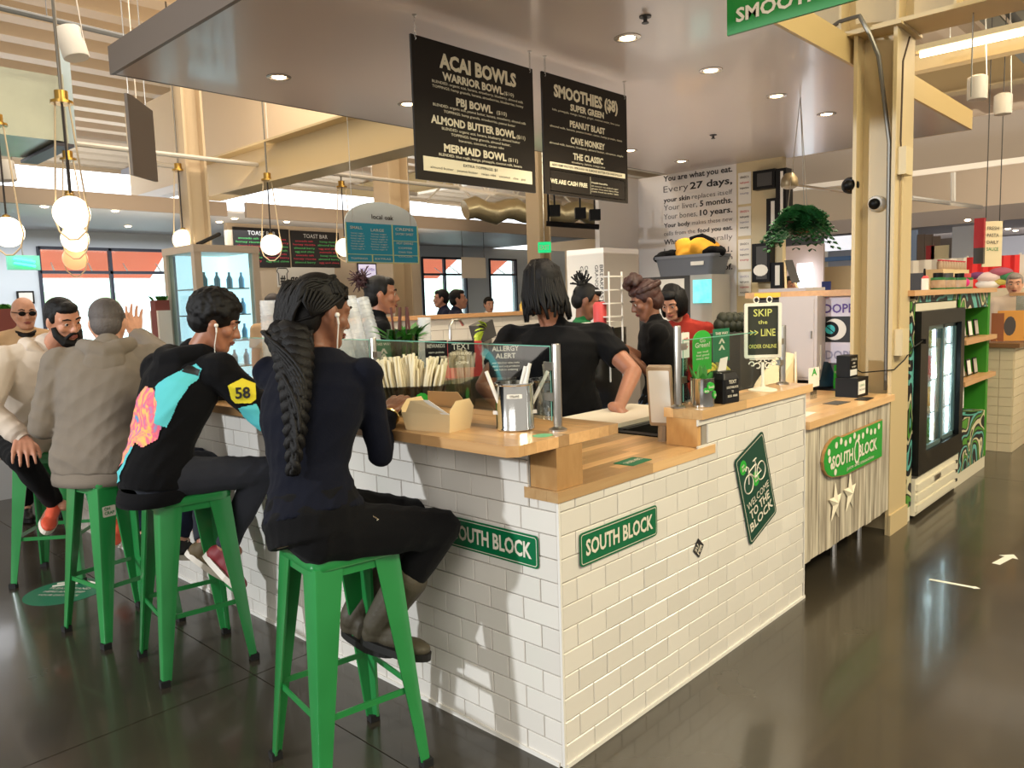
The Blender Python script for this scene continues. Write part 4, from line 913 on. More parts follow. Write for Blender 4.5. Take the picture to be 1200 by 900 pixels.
# ---- 4 bearded man in the cream hoodie
c_crm = cloth('cream_fleece', (206, 190, 172), 300, .3, rgb2=(216, 202, 186))
def beard(c):
    cap(c, hair_dark, 1.0, 0, .0015, 200, front=.0)
    H, hs = c['H'], c['hs']; b = MB()
    b.tube([H(-.066, .018, -.02), H(-.060, .034, -.06), H(-.036, .066, -.098), H(0, .082, -.112), H(.036, .066, -.098), H(.060, .034, -.06), H(.066, .018, -.02)], [.014, .021, .026, .028, .026, .021, .014], 10)
    b.tube([H(-.034, .076, -.07), H(-.018, .093, -.046), H(0, .0985, -.043), H(.018, .093, -.046), H(.034, .076, -.07)], [.010, .009, .008, .009, .010], 8)
    remesh(b, 'beard', hair_dark, c['t'], .0045, 2, None, None, .001, 300)
o_sh = mat('shoe_orange', (214, 78, 48), .6, nscale=6, namp=.5, rgb2=(232, 104, 70)); a4 = dp(66, 590, 4.3)
person('bearded person with black hair in a cream hoodie, hand on the knee', (-.56, 3.45, .868), dp(56, 405, 4.24), dp(74, 376, 4.16), -62, -92, (-74, 16, -8), sk_ol, c_crm, c_blk,
    [(-.30, 3.15, 1.13), dp(27, 514, 3.98)], [(-.15, 3.3, .3), a4], s=1.0, bw=1.04, top_kind='hoodie', hair=beard, elbow=[(.8, .2, -.5), (-.9, .3, -.3)], knee=[(.6, -.4, .4), (-.35, -.9, .35)],
    shoes=dict(m=o_sh, sole=ws, d=unit(dp(58, 618, 4.1)-a4), up=(.1, -.8, .6)), hand_pose={1: dict(d=unit(dp(28, 545, 3.88)-dp(27, 514, 3.98)), n=(.1, .35, -.6), curl=16, spread=1.15, sc=1.05)}, hs=1.0)
# ---- 7 worker in black with locs, leaning on the board
def locs7(c):
    H = c['H']; cap(c, hair_dark, 1.1, .01, .0015, 120)
    r2 = np.random.default_rng(8)
    def fn(k):
        u = k/54; az = R_(-150+300*u); x = math.sin(az); y = -math.cos(az)*.9; L = r2.uniform(.07, .13)
        p = H(x*.085, -.02+y*.09, .05+r2.uniform(-.02, .05)); q = H(x*.1, -.02+y*.115, -.03); return [H(x*.04, -.01+y*.04, .13), p, q, H(x*.1+r2.uniform(-.01, .01), -.03+y*.12, -.03-L*.5), H(x*.095+r2.uniform(-.015, .015), -.04+y*.12, -.03-L)]
    strands(c, 55, hair_dark, .0085, fn)
    tag(MB().tube([c['arms'][1][2]+V((x, y, 0)) for x, y in ((.02, 0), (0, .02), (-.02, 0), (0, -.02))], .001, 3, closed=True).build('thread', c_blk, c['t'])) if False else None
h7 = on(724, 480, 'Z', .965)
person('person with locs in a black tee, back turned, one arm leaning on the cutting board', dp(652, 520, 4.35)*V((1, 1, 0))+Z_*1.0, dp(650, 384, 4.3), dp(634, 338, 4.26), 50, 38, (72, 6, 0), sk_mid, c_blk, c_blk,
    [dp(606, 500, 4.2), h7], None, kind='standing', s=1.14, bw=1.30, top_kind='tee', hair=locs7, elbow=[(-.8, .3, -.3), (.5, -.9, -.2)], hand_pose={1: dict(d=(.2, -.5, -.3), n=(0, 0, -1), curl=10)}, shoes=dict(m=dk_sh, sole=dk_sh), hs=1.16, bulge=.04, face=False)
# ---- 6 woman with a bun behind the cups
def bun6(c):
    cap(c, hair_dark, 1.0, 0, 0, 100); H = c['H']; r2 = np.random.default_rng(4)
    b = MB(); p = H(0, -.115, .085)
    b.ball(p, (.035, .035, .035))
    for k in range(60): d = unit(r2.normal(0, 1, 3)+(-c['Fh']+c['Uh'])*.5); b.tube([p, p+d*.04+V(r2.normal(0, .006, 3)), p+d*.075+V(r2.normal(0, .02, 3))], [.005, .004, .003], 5)
    o = b.build('curly_bun', mat('hair_dark_auburn', (58, 24, 28), .6), c['t'], 'all'); o['kind'] = 'stuff'
def standing(label, hx, hy, d, **k):
    hc = dp(hx, hy, d); nbx = k.pop('nbx', 0); nby = k.pop('nby', None); ya = k['yaw']; F, R2 = yawv(ya); ln = k.pop('lean', .03)
    nb = hc-Z_*.135-F*ln+RT*nbx; top_z = nb[2]; s_ = k.pop('s', None) or 1.0
    pel = nb-F*(ln+.0)-Z_*.50*s_; pz = pel[2]; pel = V((pel[0], pel[1], pz))
    leg = None
    hf = lambda g: V((pel[0], pel[1], .09))+R2*g*.1
    a = k.pop('yaw'); hd = k.pop('hd', (a, 5, 0))
    return person(label, pel, nb, hc, a, a, hd, k.pop('sk'), k.pop('top'), k.pop('legs', c_blk), k.pop('hands', None), [hf(-1), hf(1)], kind='standing', s=s_, voxel=k.pop('voxel', .008), shoes=dict(m=dk_sh, sole=dk_sh), **k)
standing('person with a curly bun smiling in profile behind the stacked clear cups', 447, 346, 4.8, yaw=-30, hd=(-36, 2, 0), sk=sk_mid, top=c_blk, top_kind='tee', female=True, hair=bun6, s=.97)
# ---- 8
def bun8(c):
    cap(c, hair_dark, 1.0, 0, 0, 100); p = c['H'](0, -.07, .10); r2 = np.random.default_rng(9)
    b = MB().ball(p, .04)
    for k in range(26): d = unit(r2.normal(0, 1, 3)+c['Uh']*1.2-c['Fh']*.3); b.tube([p, p+d*.05, p+d*.085+V(r2.normal(0, .012, 3))], .006, 5)
    o = b.build('loc_bun', hair_dark, c['t'], 'all'); o['kind'] = 'stuff'
c_green = cloth('green_tee', (24, 92, 50))
standing('person with a spiky bun, head bowed, in a green tee beyond the worker in black', 687, 353, 5.4, yaw=-62, hd=(-50, 22, 0), sk=sk_br, top=c_green, top_kind='tee', female=True, hair=bun8, s=.97)
# ---- 9
def bun9(c):
    cap(c, hair_br, 1.08, .01, .002, 90); H = c['H']; b = MB(); r2 = np.random.default_rng(2)
    for k in range(30): z = r2.uniform(-1, 1); a = r2.uniform(0, 6.28); q = math.sqrt(1-z*z); p = H(q*math.cos(a)*.05, .03+q*math.sin(a)*.05, .14+z*.045); b.ball(p, .022, None, 8, 6)
    for k in range(16): a = k*.4; b.ball(H(.075*math.cos(a), -.03+.085*math.sin(a), .07), .024, None, 8, 6)
    remesh(b, 'twisted_updo', hair_br, c['t'], .007, 2)
c_jean = cloth('blue_denim', (74, 98, 132), 400, .4, rgb2=(98, 122, 154))
def pr9(c):
    s_, e, w = c['arms'][0]; MB().obox(w+unit(w-e)*.10+Z_*.02, (.07, .012, .14), (c['Rs'], c['Fs'], Z_)).build('phone', black, c['t'])
    p = c['secs'][6][0]-c['Fs']*(.135)-c['up']*.0
    text('EAT', p+Z_*.03-c['Fs']*.02+c['Rs']*0, c['Rs'], Z_, .05, print_w, c['t'], .13, .02, 'C', depth=.001)
standing('person with a reddish twisted updo in a black tee and blue jeans, left profile', 757, 352, 4.95, yaw=128, hd=(136, 24, 0), sk=sk_br, top=c_blk, legs=c_jean, top_kind='tee', female=True, hair=bun9, s=1.04, bw=1.25, hands=[dp(732, 412, 4.85), dp(727, 405, 4.85)], elbow=[(.5, -.2, -.9), (-.6, -.5, -.8)], lean=.05, extra=pr9)
# ---- 10
def bob(c):
    cap(c, hair_dark, 1.06, .01, 0, 60); H = c['H']
    def fn(k): u = k/34; az = R_(-140+280*u); x = math.sin(az); y = -math.cos(az); return [H(x*.03, -.01+y*.03, .125), H(x*.088, -.02+y*.09, .05), H(x*.094, -.02+y*.09, -.02), H(x*.085, .0+y*.08, -.09)]
    strands(c, 35, hair_dark, .012, fn, 'hair_strands')
c_red = cloth('brick_red_tee', (140, 44, 34))
standing('person with a black bob in a brick red tee, looking down beside the glowing screen', 788, 354, 5.7, yaw=-160, hd=(-172, 30, 0), sk=sk_ol, top=c_red, top_kind='tee', female=True, hair=bob, s=.98, lean=.07, nbx=.06)
# ---- background figures
def glasses(c):
    H = c['H']; b = MB()
    for g in (-1, 1): b.ball(H(g*.033, .094, .006), (.024, .006, .018), c['ax'], 12, 8); b.tube([H(g*.055, .088, .01), H(g*.082, .0, .01)], .003, 5)
    b.tube([H(-.012, .1, .01), H(.012, .1, .01)], .003, 5); b.build('sunglasses', black, c['t'], True)
c_tan = cloth('tan_jacket', (196, 164, 126)); c_dkn = cloth('dark_navy_tee', (28, 32, 50))
def collar(c): glasses(c); MB().tube([c['nb']+c['Rs']*.06*math.cos(a)+c['Fs']*(.02+.07*math.sin(a))-Z_*(.0+.03*math.sin(a)) for a in np.linspace(0, 6.28, 13)[:-1]], .02, 6, closed=True).build('dark_collar', black, c['t'], True)
standing('person with a shaved head, sunglasses and tan jacket in the distance at the left', 28, 367, 5.75, yaw=-100, hd=(-92, 6, 0), sk=sk_lt, top=c_tan, top_kind='jacket', extra=collar, s=1.0, simple=True, voxel=.009)
G1 = 'visitors in the background'
standing('person in dark clothes with glasses facing left before the far windows', 517, 350, 10.3, yaw=150, hd=(140, 0, 0), sk=sk_ol, top=c_dkn, top_kind='tee', hair=short(hair_dark), s=1.0, simple=True, voxel=.013, group=G1)
standing('person in dark clothes facing right, lit face, before the far windows', 537, 351, 9.2, yaw=-30, hd=(-45, -6, 0), sk=sk_ol, top=c_dkn, top_kind='tee', hair=short(hair_dark), s=1.0, simple=True, voxel=.013, group=G1)
standing('small distant person in a white top near the far right window', 573, 357, 12.4, yaw=-110, sk=sk_lt, top=cloth('white_tee', (220, 220, 220)), top_kind='tee', hair=short(hair_dark), s=.9, simple=True, voxel=.016, group=G1)
standing('grey haired visitor, mostly hidden behind the tall clear cups at left', 320, 360, 7.0, yaw=-140, sk=sk_lt, top=c_tan, top_kind='tee', hair=short(hair_grey), s=.95, simple=True, voxel=.012, group=G1)
standing('grey haired visitor in a beige top at the right edge of the picture', 1189, 333, 8.5, yaw=-170, sk=sk_lt, top=cloth('beige_knit', (196, 176, 156)), top_kind='jacket', hair=short(mat('hair_silver', (150, 140, 132), .6, bump=.3, bscale=200)), s=.93, simple=True, voxel=.012, group=G1)
standing('small dark haired visitor above the wooden shelf left of the column', 927, 334, 10.4, yaw=-130, sk=sk_ol, top=c_dkn, top_kind='tee', hair=short(hair_dark), s=.93, simple=True, voxel=.014, group=G1)
# ================================================================= HANGING BOARDS AND SIGNS
bm = mat('menu_board_charcoal', (38, 33, 28), .6, spec=.2)
pc = mat('board_print', (224, 216, 188), .6)
def board_frame(x0, x1, z0, z1, y, label, key='menu_board', m=bm):
    t = thing(key, label, 'menu board', ((x0+x1)/2, y, z0))
    MB().slab(((x0+x1)/2, y, (z0+z1)/2), X_, Z_, rrect(x1-x0, z1-z0, .004, 2), .012).build('panel', m, t) if False else MB().box((x0, y, z0), (x1, y+.012, z1)).build('panel', m, t)
    for x in (x0+.025, x1-.025):
        ch = MB(); z = z1-.02; k = 0
        while z < 2.9:
            r = .009; ax = X_ if k % 2 else Y_
            ch.tube([V((x, y-.003, z+.004))+ax*r*.55*math.cos(a)+Z_*r*math.sin(a) for a in np.linspace(0, 6.283, 9)[:-1]], .0016, 4, closed=True); z += .0145; k += 1
        ch.build('chain', steel, t, kind='stuff')
        MB().lathe([(.012, 0), (.012, -.004), (.004, -.008)], (x, y-.003, 2.9), n=10).build('ceiling_hook', steel, t)
    return t
def lines(t, x0, x1, z0, z1, y, rows, m=pc):
    W = x1-x0; H = z1-z0
    for r in rows:
        s, fc, fy, fh, fw, bo = r[:6]
        text(s, (x0+W*fc, y-.0005, z1-H*fy), X_, Z_, H*fh, r[6] if len(r) > 6 else m, t, W*fw, bo, 'C')
x0, x1, z0, z1 = .685, 1.56, 2.13, 2.81
t = board_frame(x0, x1, z0, z1, 1.42, 'left black menu board reading acai bowls, hung by chains from the canopy')
lines(t, x0, x1, z0, z1, 1.42, [('ACAI BOWLS', .52, .178, .098, .64, .045), ('WARRIOR BOWL', .47, .264, .054, .50, .042), ('($10)', .77, .262, .026, .09, .01), ('BLENDED: organic acai, banana, strawberry, blueberry, almond milk', .52, .298, .019, .76, .008), ('TOPPINGS: hemp granola, banana, strawberries, blueberries, honey', .52, .332, .019, .76, .008),
 ('PBJ BOWL', .47, .427, .054, .3, .042), ('($10)', .7, .425, .028, .09, .01), ('BLENDED: organic acai, peanut butter, banana, strawberry, almond milk', .53, .462, .019, .78, .008), ('TOPPINGS: hemp granola, strawberries, peanut butter', .52, .498, .019, .6, .008),
 ('ALMOND BUTTER BOWL', .47, .585, .054, .70, .042), ('($11)', .87, .583, .028, .08, .01), ('BLENDED: organic acai, banana, blueberry, almond butter', .53, .622, .019, .66, .008), ('TOPPINGS: hemp granola, almond butter,', .52, .656, .019, .5, .008), ('bananas, coconut, cacao nibs', .52, .69, .019, .38, .005),
 ('MERMAID BOWL', .47, .777, .054, .52, .042), ('($11)', .79, .775, .028, .09, .01), ('BLENDED: blue majik, mango, pineapple, coconut milk, banana', .52, .812, .019, .7, .008), ('TOPPINGS: hemp granola, kiwi, strawberries, coconut flakes', .52, .848, .019, .74, .008)])
MB().box((x0+.045, 1.4185, z0+.045), (x1-.03, 1.42, z0+.115)).build('cream_band', pc, t)
text('EXTRA TOPPINGS: $1', ((x0+x1)/2, 1.418, z0+.088), X_, Z_, .014, print_k, t, .25, .01, 'C'); text('almond butter   peanut butter   cacao nibs   coconut   chia   goji', ((x0+x1)/2, 1.418, z0+.06), X_, Z_, .012, print_k, t, .7, 0, 'C')
x0, x1, z0, z1 = 1.64, 2.47, 2.135, 2.815
t = board_frame(x0, x1, z0, z1, 1.42, 'right black menu board reading smoothies, next to the acai bowls board')
lines(t, x0, x1, z0, z1, 1.42, [('SMOOTHIES ($8)', .5, .176, .095, .76, .045), ('SUPER GREEN', .5, .262, .052, .40, .042), ('kale, pineapple, mango, banana, ginger, coconut water, lime juice', .5, .297, .018, .8, .005), ('PEANUT BLAST', .5, .402, .052, .42, .042), ('almond milk, banana, peanut butter, cacao, hemp protein, dates', .5, .437, .018, .86, .005), ('CAVE MONKEY', .5, .542, .052, .41, .042), ('almond milk, banana, blueberry, almond butter, cinnamon, maple', .5, .577, .018, .88, .005), ('THE CLASSIC', .5, .675, .052, .36, .042), ('strawberry, banana, orange juice', .5, .71, .018, .4, .005), ('WE ARE CASH FREE', .27, .905, .036, .42, .03), ('Health benefits', .63, .86, .016, .2, .02), ('all natural, no added sugar', .7, .888, .013, .34, 0), ('gluten free and dairy free', .7, .912, .013, .34, 0), ('made fresh to order daily', .7, .936, .013, .34, 0)])
MB().box((x0+.05, 1.4185, z0+.155), (x1-.03, 1.42, z0+.185)).build('cream_band', pc, t); text('ADD HEMP PROTEIN, SPIRULINA OR ALMOND BUTTER FOR ONE DOLLAR', ((x0+x1)/2, 1.418, z0+.164), X_, Z_, .012, print_k, t, .7, .01, 'C')
b = MB(); ringpoly(b, ((x0+x1)/2+.01, 1.4195, z0+.08), X_, Z_, rrect(.75, .125, .004, 2), rrect(.742, .117, .004, 2), -.0005); b.box((x0+.43, 1.419, z0+.03), (x0+.432, 1.4195, z0+.135)); b.build('thin_frame_print', pc, t)
# green smoothies banner above the aisle, plane X
gx_ = 1.55; A1 = on(852, 42, 'X', gx_); A2 = on(1030, 0, 'X', gx_)
t = thing('hanging_banner', 'bright green board reading smoothies, hanging at the top right', 'sign', (gx_, A1[1], A1[2]))
gp = mat('banner_green', (6, 124, 44), .45)
y0_, y1_, zb_ = A1[1], A1[1]-.95, A1[2]
MB().box((gx_, y1_, zb_), (gx_+.015, y0_, zb_+.5)).build('panel', gp, t)
MB().box((gx_-.001, y0_-.03, zb_+.02), (gx_, y0_-.003, zb_+.5)).build('edge_print', gp, t)
text('SMOOTHIES', (gx_-.001, y0_-.045, zb_+.047), -Y_, Z_, .058, print_w, t, .50, .03)
text('JUICE AND', (gx_-.001, y0_-.045, zb_+.20), -Y_, Z_, .10, print_w, t, .70, .03)
for yy in (y0_-.08, y1_+.08): MB().cyl((gx_+.007, yy, zb_+.5), (gx_+.007, yy, 5.2), .003, 5).build('wire', steel, t)
# quotation on the white wall
t = thing('wall_quotation', 'black lettering on the white wall beginning you are what you eat', 'wall lettering', (XW-.003, yA, 1.3))
Q = [(203, 209, [('You are what you eat.', 1)]), (224, 232, [('Every ', 0), ('27 days,', 1)]), (244, 253, [('your skin ', 1), ('replaces itself', 0)]), (261, 270, [('Your liver, ', 0), ('5 months.', 1)]), (278, 286, [('Your bones, ', 0), ('10 years.', 1)]), (294, 301, [('Your body ', 1), ('makes these new', 0)]), (307, 315, [('cells from the ', 0), ('food you eat.', 1)]), (322, 330, [('What you eat ', 1), ('literally', 0)]), (340, 347, [('becomes ', 0), ('you.', 0)]), (352, 361, [('You have a ', 0), ('choice ', 1), ('in', 0)]), (365, 374, [('what you\'re ', 0), ('made of.', 1)])]
zq = lambda py_: on(778, py_*.95+.05*py_, 'X', XW)[2]
pys = [213, 226, 237.5, 247, 257.5, 267, 276.5, 287, 301, 309, 320]; hs = [.085, .10, .07, .085, .085, .065, .065, .08, .13, .075, .085]
yl = on(778, 250, 'X', XW)[1]; yr = on(858.5, 250, 'X', XW)[1]; WW = yl-yr
for (a, b_, ss), py_, h in zip(Q, pys, hs):
    z = on(778, py_, 'X', XW)[2]; n = sum(len(s)*(1.12 if bo else 1) for s, bo in ss); yy = yl
    for s, bo in ss:
        w = WW*len(s)*(1.12 if bo else 1)/n; text(s.strip(), (XW-.003, yy, z), -Y_, Z_, h*.72, mat('quote_print', (44, 42, 44), .6) if bo else mat('quote_print_thin', (86, 84, 86), .6), t, w*(.93 if s.endswith(' ') else 1), .022 if bo else -.004); yy -= w
# arched teal menu of the neighbour, chalk menus, hashtag sign
def quad_panel(name, label, cat, pts, ax, v, m, th=.02, group=None):
    P = [on(*q, ax, v) for q in pts]; xs_ = [p[0] for p in P]; zs_ = [p[2] for p in P]
    t = thing(name, label, cat, ((min(xs_)+max(xs_))/2, v, min(zs_)), group)
    MB().box((min(xs_), v, min(zs_)), (max(xs_), v+th, max(zs_))).build('panel', m, t)
    return t, min(xs_), max(xs_), min(zs_), max(zs_)
yk = 5.4
a0 = on(404, 260, 'Y', yk); a1 = on(491, 309, 'Y', yk); ab = on(404, 307, 'Y', yk)
t = thing('arched_menu', 'teal and white menu board with an arched top hanging over the far counter', 'menu board', ((a0[0]+a1[0])/2, yk, ab[2]))
xa, xb, za, zm = a0[0], a1[0], a1[2], a0[2]; teal = mat('teal_print', (24, 136, 160), .5, emit=(24, 136, 160), estr=.12); yel = mat('pale_yellow_print', (214, 222, 150), .6)
w = xb-xa; arc = [(w/2*math.cos(a), (zm-za)+.24*w*math.sin(a)) for a in np.linspace(0, math.pi, 17)]
MB().slab(((xa+xb)/2, yk+.012, za), X_, Z_, [(-w/2, 0), (w/2, 0)]+arc, .0121).build('board', mat('board_pale_grey', (206, 216, 220), .5), t)
MB().box((xa+.01, yk-.003, za+.012), (xb-.01, yk, zm)).build('teal_field', teal, t)
for (p, q_, r, s_) in ((0, .985, .20, .215), (.62, .635, 0, 1), (.62, .985, .58, .595), (.33, .345, 0, .2), (0, .99, -.01, .01), (.985, 1, 0, 1), (0, .012, 0, 1)):
    MB().box((xa+w*p, yk-.005, za+(zm-za)*r), (xa+w*q_, yk-.003, za+(zm-za)*s_)).build('yellow_rule', yel, t)
for (sx_, sz, ww_, s, h) in ((.5, 1.12, .3, 'local oak', .05), (.14, .84, .16, 'SMALL', .03), (.42, .8, .18, 'LARGE', .03), (.8, .86, .26, 'CREPES', .03), (.8, .74, .26, 'SAVORY SWEET', .025), (.8, .5, .24, 'HOT DRINKS', .025), (.8, .38, .2, 'COFFEE', .02), (.8, .27, .2, 'CHAI TEA', .02), (.8, .16, .2, 'COCOA', .02), (.16, .08, .22, 'TOPPINGS', .02), (.48, .08, .22, 'EXTRAS', .02)):
    text(s, (xa+w*sx_, yk-.006, za+(zm-za)*sz), X_, Z_, h, dkgrey if sz > 1 else print_w, t, w*ww_, .01, 'C')
for k in range(7):
    for (cx_, ww_) in ((.15, .2), (.44, .26)): text('honey sugar lemon'[:12+k % 4], (xa+w*cx_, yk-.006, za+(zm-za)*(.72-.065*k)), X_, Z_, .016, print_w, t, w*ww_*(.8+.05*(k % 3)), 0, 'C')
for xx in (xa+.1, xb-.1): MB().cyl((xx, yk, zm), (xx, yk, 5.2), .004, 5).build('wire', steel, t)
cbm = mat('chalk_black', (30, 28, 28), .7); cyan_ = CY-.03
for k, (L, R2, T, B, lb) in enumerate(((276, 338, 266, 313, 'left black chalk menu with green and red writing on the beige wall'), (343, 397, 270, 313, 'right black chalk menu with a bread drawing beside the teal menu'))):
    t, xa, xb, za, zb2 = quad_panel('chalk_menu', lb, 'menu board', ((L, T), (R2, T+3), (R2, B), (L, B)), 'Y', cyan_, cbm)
    cols = [mat('chalk_green', (90, 190, 110), .8), mat('chalk_red', (200, 60, 80), .8), mat('chalk_white', (210, 210, 210), .8)]
    text('TOAST BAR', ((xa+xb)/2, cyan_-.001, zb2-.12), X_, Z_, .07, cols[2], t, (xb-xa)*.5, 0, 'C')
    for r in range(7):
        for c_ in (0, 1): text(('avocado salt', 'honey ricotta', 'almond berry', 'egg and chive')[(r+c_) % 4], (xa+(xb-xa)*(.26+.5*c_), cyan_-.001, zb2-.19-.062*r), X_, Z_, .032, cols[(r//2+c_+k) % 2], t, (xb-xa)*(.36+.03*((r*3) % 4)), .01, 'C')
    b = MB(); ringpoly(b, ((xa+xb)/2, cyan_-.001, (za+zb2)/2), X_, Z_, rrect(xb-xa, zb2-za, .01, 2), rrect(xb-xa-.03, zb2-za-.03, .01, 2), -.004); b.build('frame', mat('dark_wood_frame', (52, 40, 34), .5), t)
t, xa, xb, za, zb2 = quad_panel('hashtag_sign', 'white sign with a toast outline and hashtag lettering below the chalk menus', 'sign', ((326, 313), (392, 316), (392, 336), (326, 336)), 'Y', cyan_, white)
text('#', (xa+.1, cyan_-.002, za+.07), X_, Z_, .14, print_k, t, .1, .03, 'C'); text('gettoasted', (xa+.24, cyan_-.002, za+.08), X_, Z_, .14, print_k, t, (xb-xa)*.66, .03)
b = MB(); b.tube([V((xa+.1, cyan_-.003, (za+zb2)/2))+X_*x+Z_*z for x, z in ((-.08, -.13), (.08, -.13), (.08, .06), (.11, .1), (.08, .15), (-.08, .15), (-.11, .1), (-.08, .06))], .008, 4, closed=True); b.build('toast_outline', print_k, t)
t, xa, xb, za, zb2 = quad_panel('wall_screen', 'small lit screen on the beige wall under the teal menu', 'screen', ((421, 310), (440, 310), (440, 325), (421, 325)), 'Y', cyan_, mat('pale_screen', (214, 206, 232), .4, emit=(214, 206, 232), estr=.7))
b = MB(); ringpoly(b, ((xa+xb)/2, cyan_, (za+zb2)/2), X_, Z_, rrect(xb-xa+.06, zb2-za+.06, .01, 2), rrect(xb-xa-.01, zb2-za-.01, .01, 2), -.01); b.build('bezel', black, t); text('NOW OPEN', ((xa+xb)/2, cyan_-.002, (za+zb2)/2), X_, Z_, .05, mat('violet_print', (90, 60, 140), .5), t, (xb-xa)*.8, .01, 'C')
# brown framed mirror hanging in front of the far windows
t, xa, xb, za, zb2 = quad_panel('hanging_board', 'blank beige board in a brown frame hanging before the far windows', 'board', ((542, 302), (569, 302), (569, 326), (542, 326)), 'Y', 9.6, mat('blank_board', (208, 196, 180), .6))
b = MB(); ringpoly(b, ((xa+xb)/2, 9.6, (za+zb2)/2), X_, Z_, rrect(xb-xa, zb2-za, .01, 2), rrect(xb-xa-.06, zb2-za-.06, .01, 2), -.01); b.build('frame', mat('brown_frame', (92, 66, 46), .5), t)
for xx in (xa+.03, xb-.03): MB().cyl((xx, 9.61, zb2), (xx, 9.61, 2.965), .006, 5).build('wire', dkgrey, t)
# exit sign
p = dp(638, 290, 10.2); t = thing('exit_sign', 'small lit green exit sign hanging beyond the freezer', 'sign', p)
e1 = RT-Z_*(RT@Z_); e1 = unit(e1); MB().slab(p, e1, Z_, rrect(.17, .14, .01), .03).build('housing', mat('exit_green_glow', (20, 190, 110), .4, emit=(20, 200, 120), estr=1.0), t)
MB().cyl(V(p)+Z_*.06, V(p)*V((1, 1, 0))+Z_*5.19, .006, 5).build('rod', steel, t)
text('EXIT', V(p)+np.cross(e1, Z_)*.032-Z_*.03, e1, Z_, .06, print_w, t, .13, .01, 'C')
# ================================================================= PENDANT GLOBES
gl = mat('globe_glow', (255, 238, 212), .4, emit=(255, 234, 200), estr=3.2); brass = mat('brass', (176, 140, 70), .3, .9); cordm = mat('cord_dark', (50, 44, 42), .6); strapm = mat('strap_tan', (226, 204, 168), .5)
for (cx_, cy_, r_, capy, lb) in ((84, 250, 20, 125, 'largest glowing globe pendant, above the bearded man'), (88, 280, 15, 190, 'middle globe pendant right below the largest one'), (88, 303, 13.5, 235, 'lowest orange tinted globe pendant in front of the awning'), (9, 272, 17.5, 150, 'globe pendant cut by the left edge of the frame'), (215, 281, 12, 202, 'globe pendant above the glass door drinks fridge'), (318, 287, 12, 213, 'globe pendant between the two chalk menus'), (404, 290, 10.5, 221, 'globe pendant half hidden by the teal arched menu')):
    d = .125*910/r_; c = dp(cx_, cy_, d); t = thing('globe_pendant', lb, 'pendant lamp', c, 'glowing globe pendants'); glm = gl if 'orange' not in lb else mat('globe_orange', (250, 190, 140), .4, emit=(250, 176, 120), estr=1.0)
    zc_ = dp(cx_, capy, d)[2]
    MB().ball(c, .125, n=24, m=16).build('globe', glm, t, True)
    MB().lathe([(.03, .118), (.03, .135), (.008, .15)], c, n=12).build('socket_cap', brass, t, True)
    MB().cyl(c+Z_*.14, (c[0], c[1], zc_), .008, 6).build('cord', cordm, t)
    MB().lathe([(.075, 0), (.075, .02), (.045, .022), (.045, .09), (.0, .09)], (c[0], c[1], zc_), n=16).build('canopy_cap', brass, t, True)
    MB().cyl((c[0], c[1], zc_+.09), (c[0], c[1], 5.19), .010, 6).build('stem', mat('grey_conduit'), t)
    b = MB(); s_ = unit(RT-Z_*(RT@Z_)); b.tube([c+s_*.05+Z_*(zc_-c[2]), c+s_*.11+Z_*.1, c+s_*.132-Z_*.02, c+s_*.10-Z_*.13, c+s_*.03-Z_*.19, c-s_*.03-Z_*.19, c-s_*.10-Z_*.13, c-s_*.132-Z_*.02, c-s_*.11+Z_*.1, c-s_*.05+Z_*(zc_-c[2])], .007, 5); b.build('strap', strapm, t, True)
# ================================================================= DUCT, PANEL, TRACK HEADS, PIPES
ductm = mat('galvanised_duct', (168, 170, 156), .35, .4, nscale=2, namp=.4, rgb2=(140, 144, 132))
c_ = dp(78, 166, 7.6); zt_ = dp(78, 92, 7.6)[2]; bk_ = on(35, 186, 'Z', c_[2])
t = thing('air_duct', 'rectangular galvanised air duct at the upper left', 'duct', (c_[0], c_[1], c_[2]))
MB().box((c_[0]-4, c_[1], c_[2]), (c_[0], bk_[1], zt_)).build('duct_box', ductm, t)
for k in range(5): MB().box((c_[0]-.02-.9*k, c_[1]-.02, c_[2]-.02), (c_[0]+.015-.9*k, bk_[1]+.02, zt_+.02)).build('flange_seam', ductm, t)
MB().box((c_[0]-.1, c_[1]-.02, c_[2]-.05), (c_[0]+.06, bk_[1]+.02, c_[2]-.02)).build('dark_rail', mat('dark_rail', (58, 52, 60), .5), t)
MB().box((c_[0]+.015, c_[1]+.02, c_[2]-.03), (c_[0]+.10, c_[1]+.10, zt_+.3)).build('end_strut', mat('pale_blue_metal', (166, 184, 192), .4), t)
pn = mat('acoustic_panel_grey', (136, 124, 112), .7)
u = unit(ray(672, 350)*V((1, 1, 0))); p = dp(153, 205, 5.0)
t = thing('acoustic_board', 'flat grey panel with cut corner hanging left of the canopy edge', 'panel', p)
MB().slab(p, u, Z_, [(0, 0), (.30, 0), (.30, .47), (.06, .51), (0, .51)], .02).build('panel_board', pn, t)
for q in (.05, .25): MB().cyl(p+u*q+Z_*.49, (p+u*q)*V((1, 1, 0))+Z_*5.19, .004, 5).build('wire', steel, t)
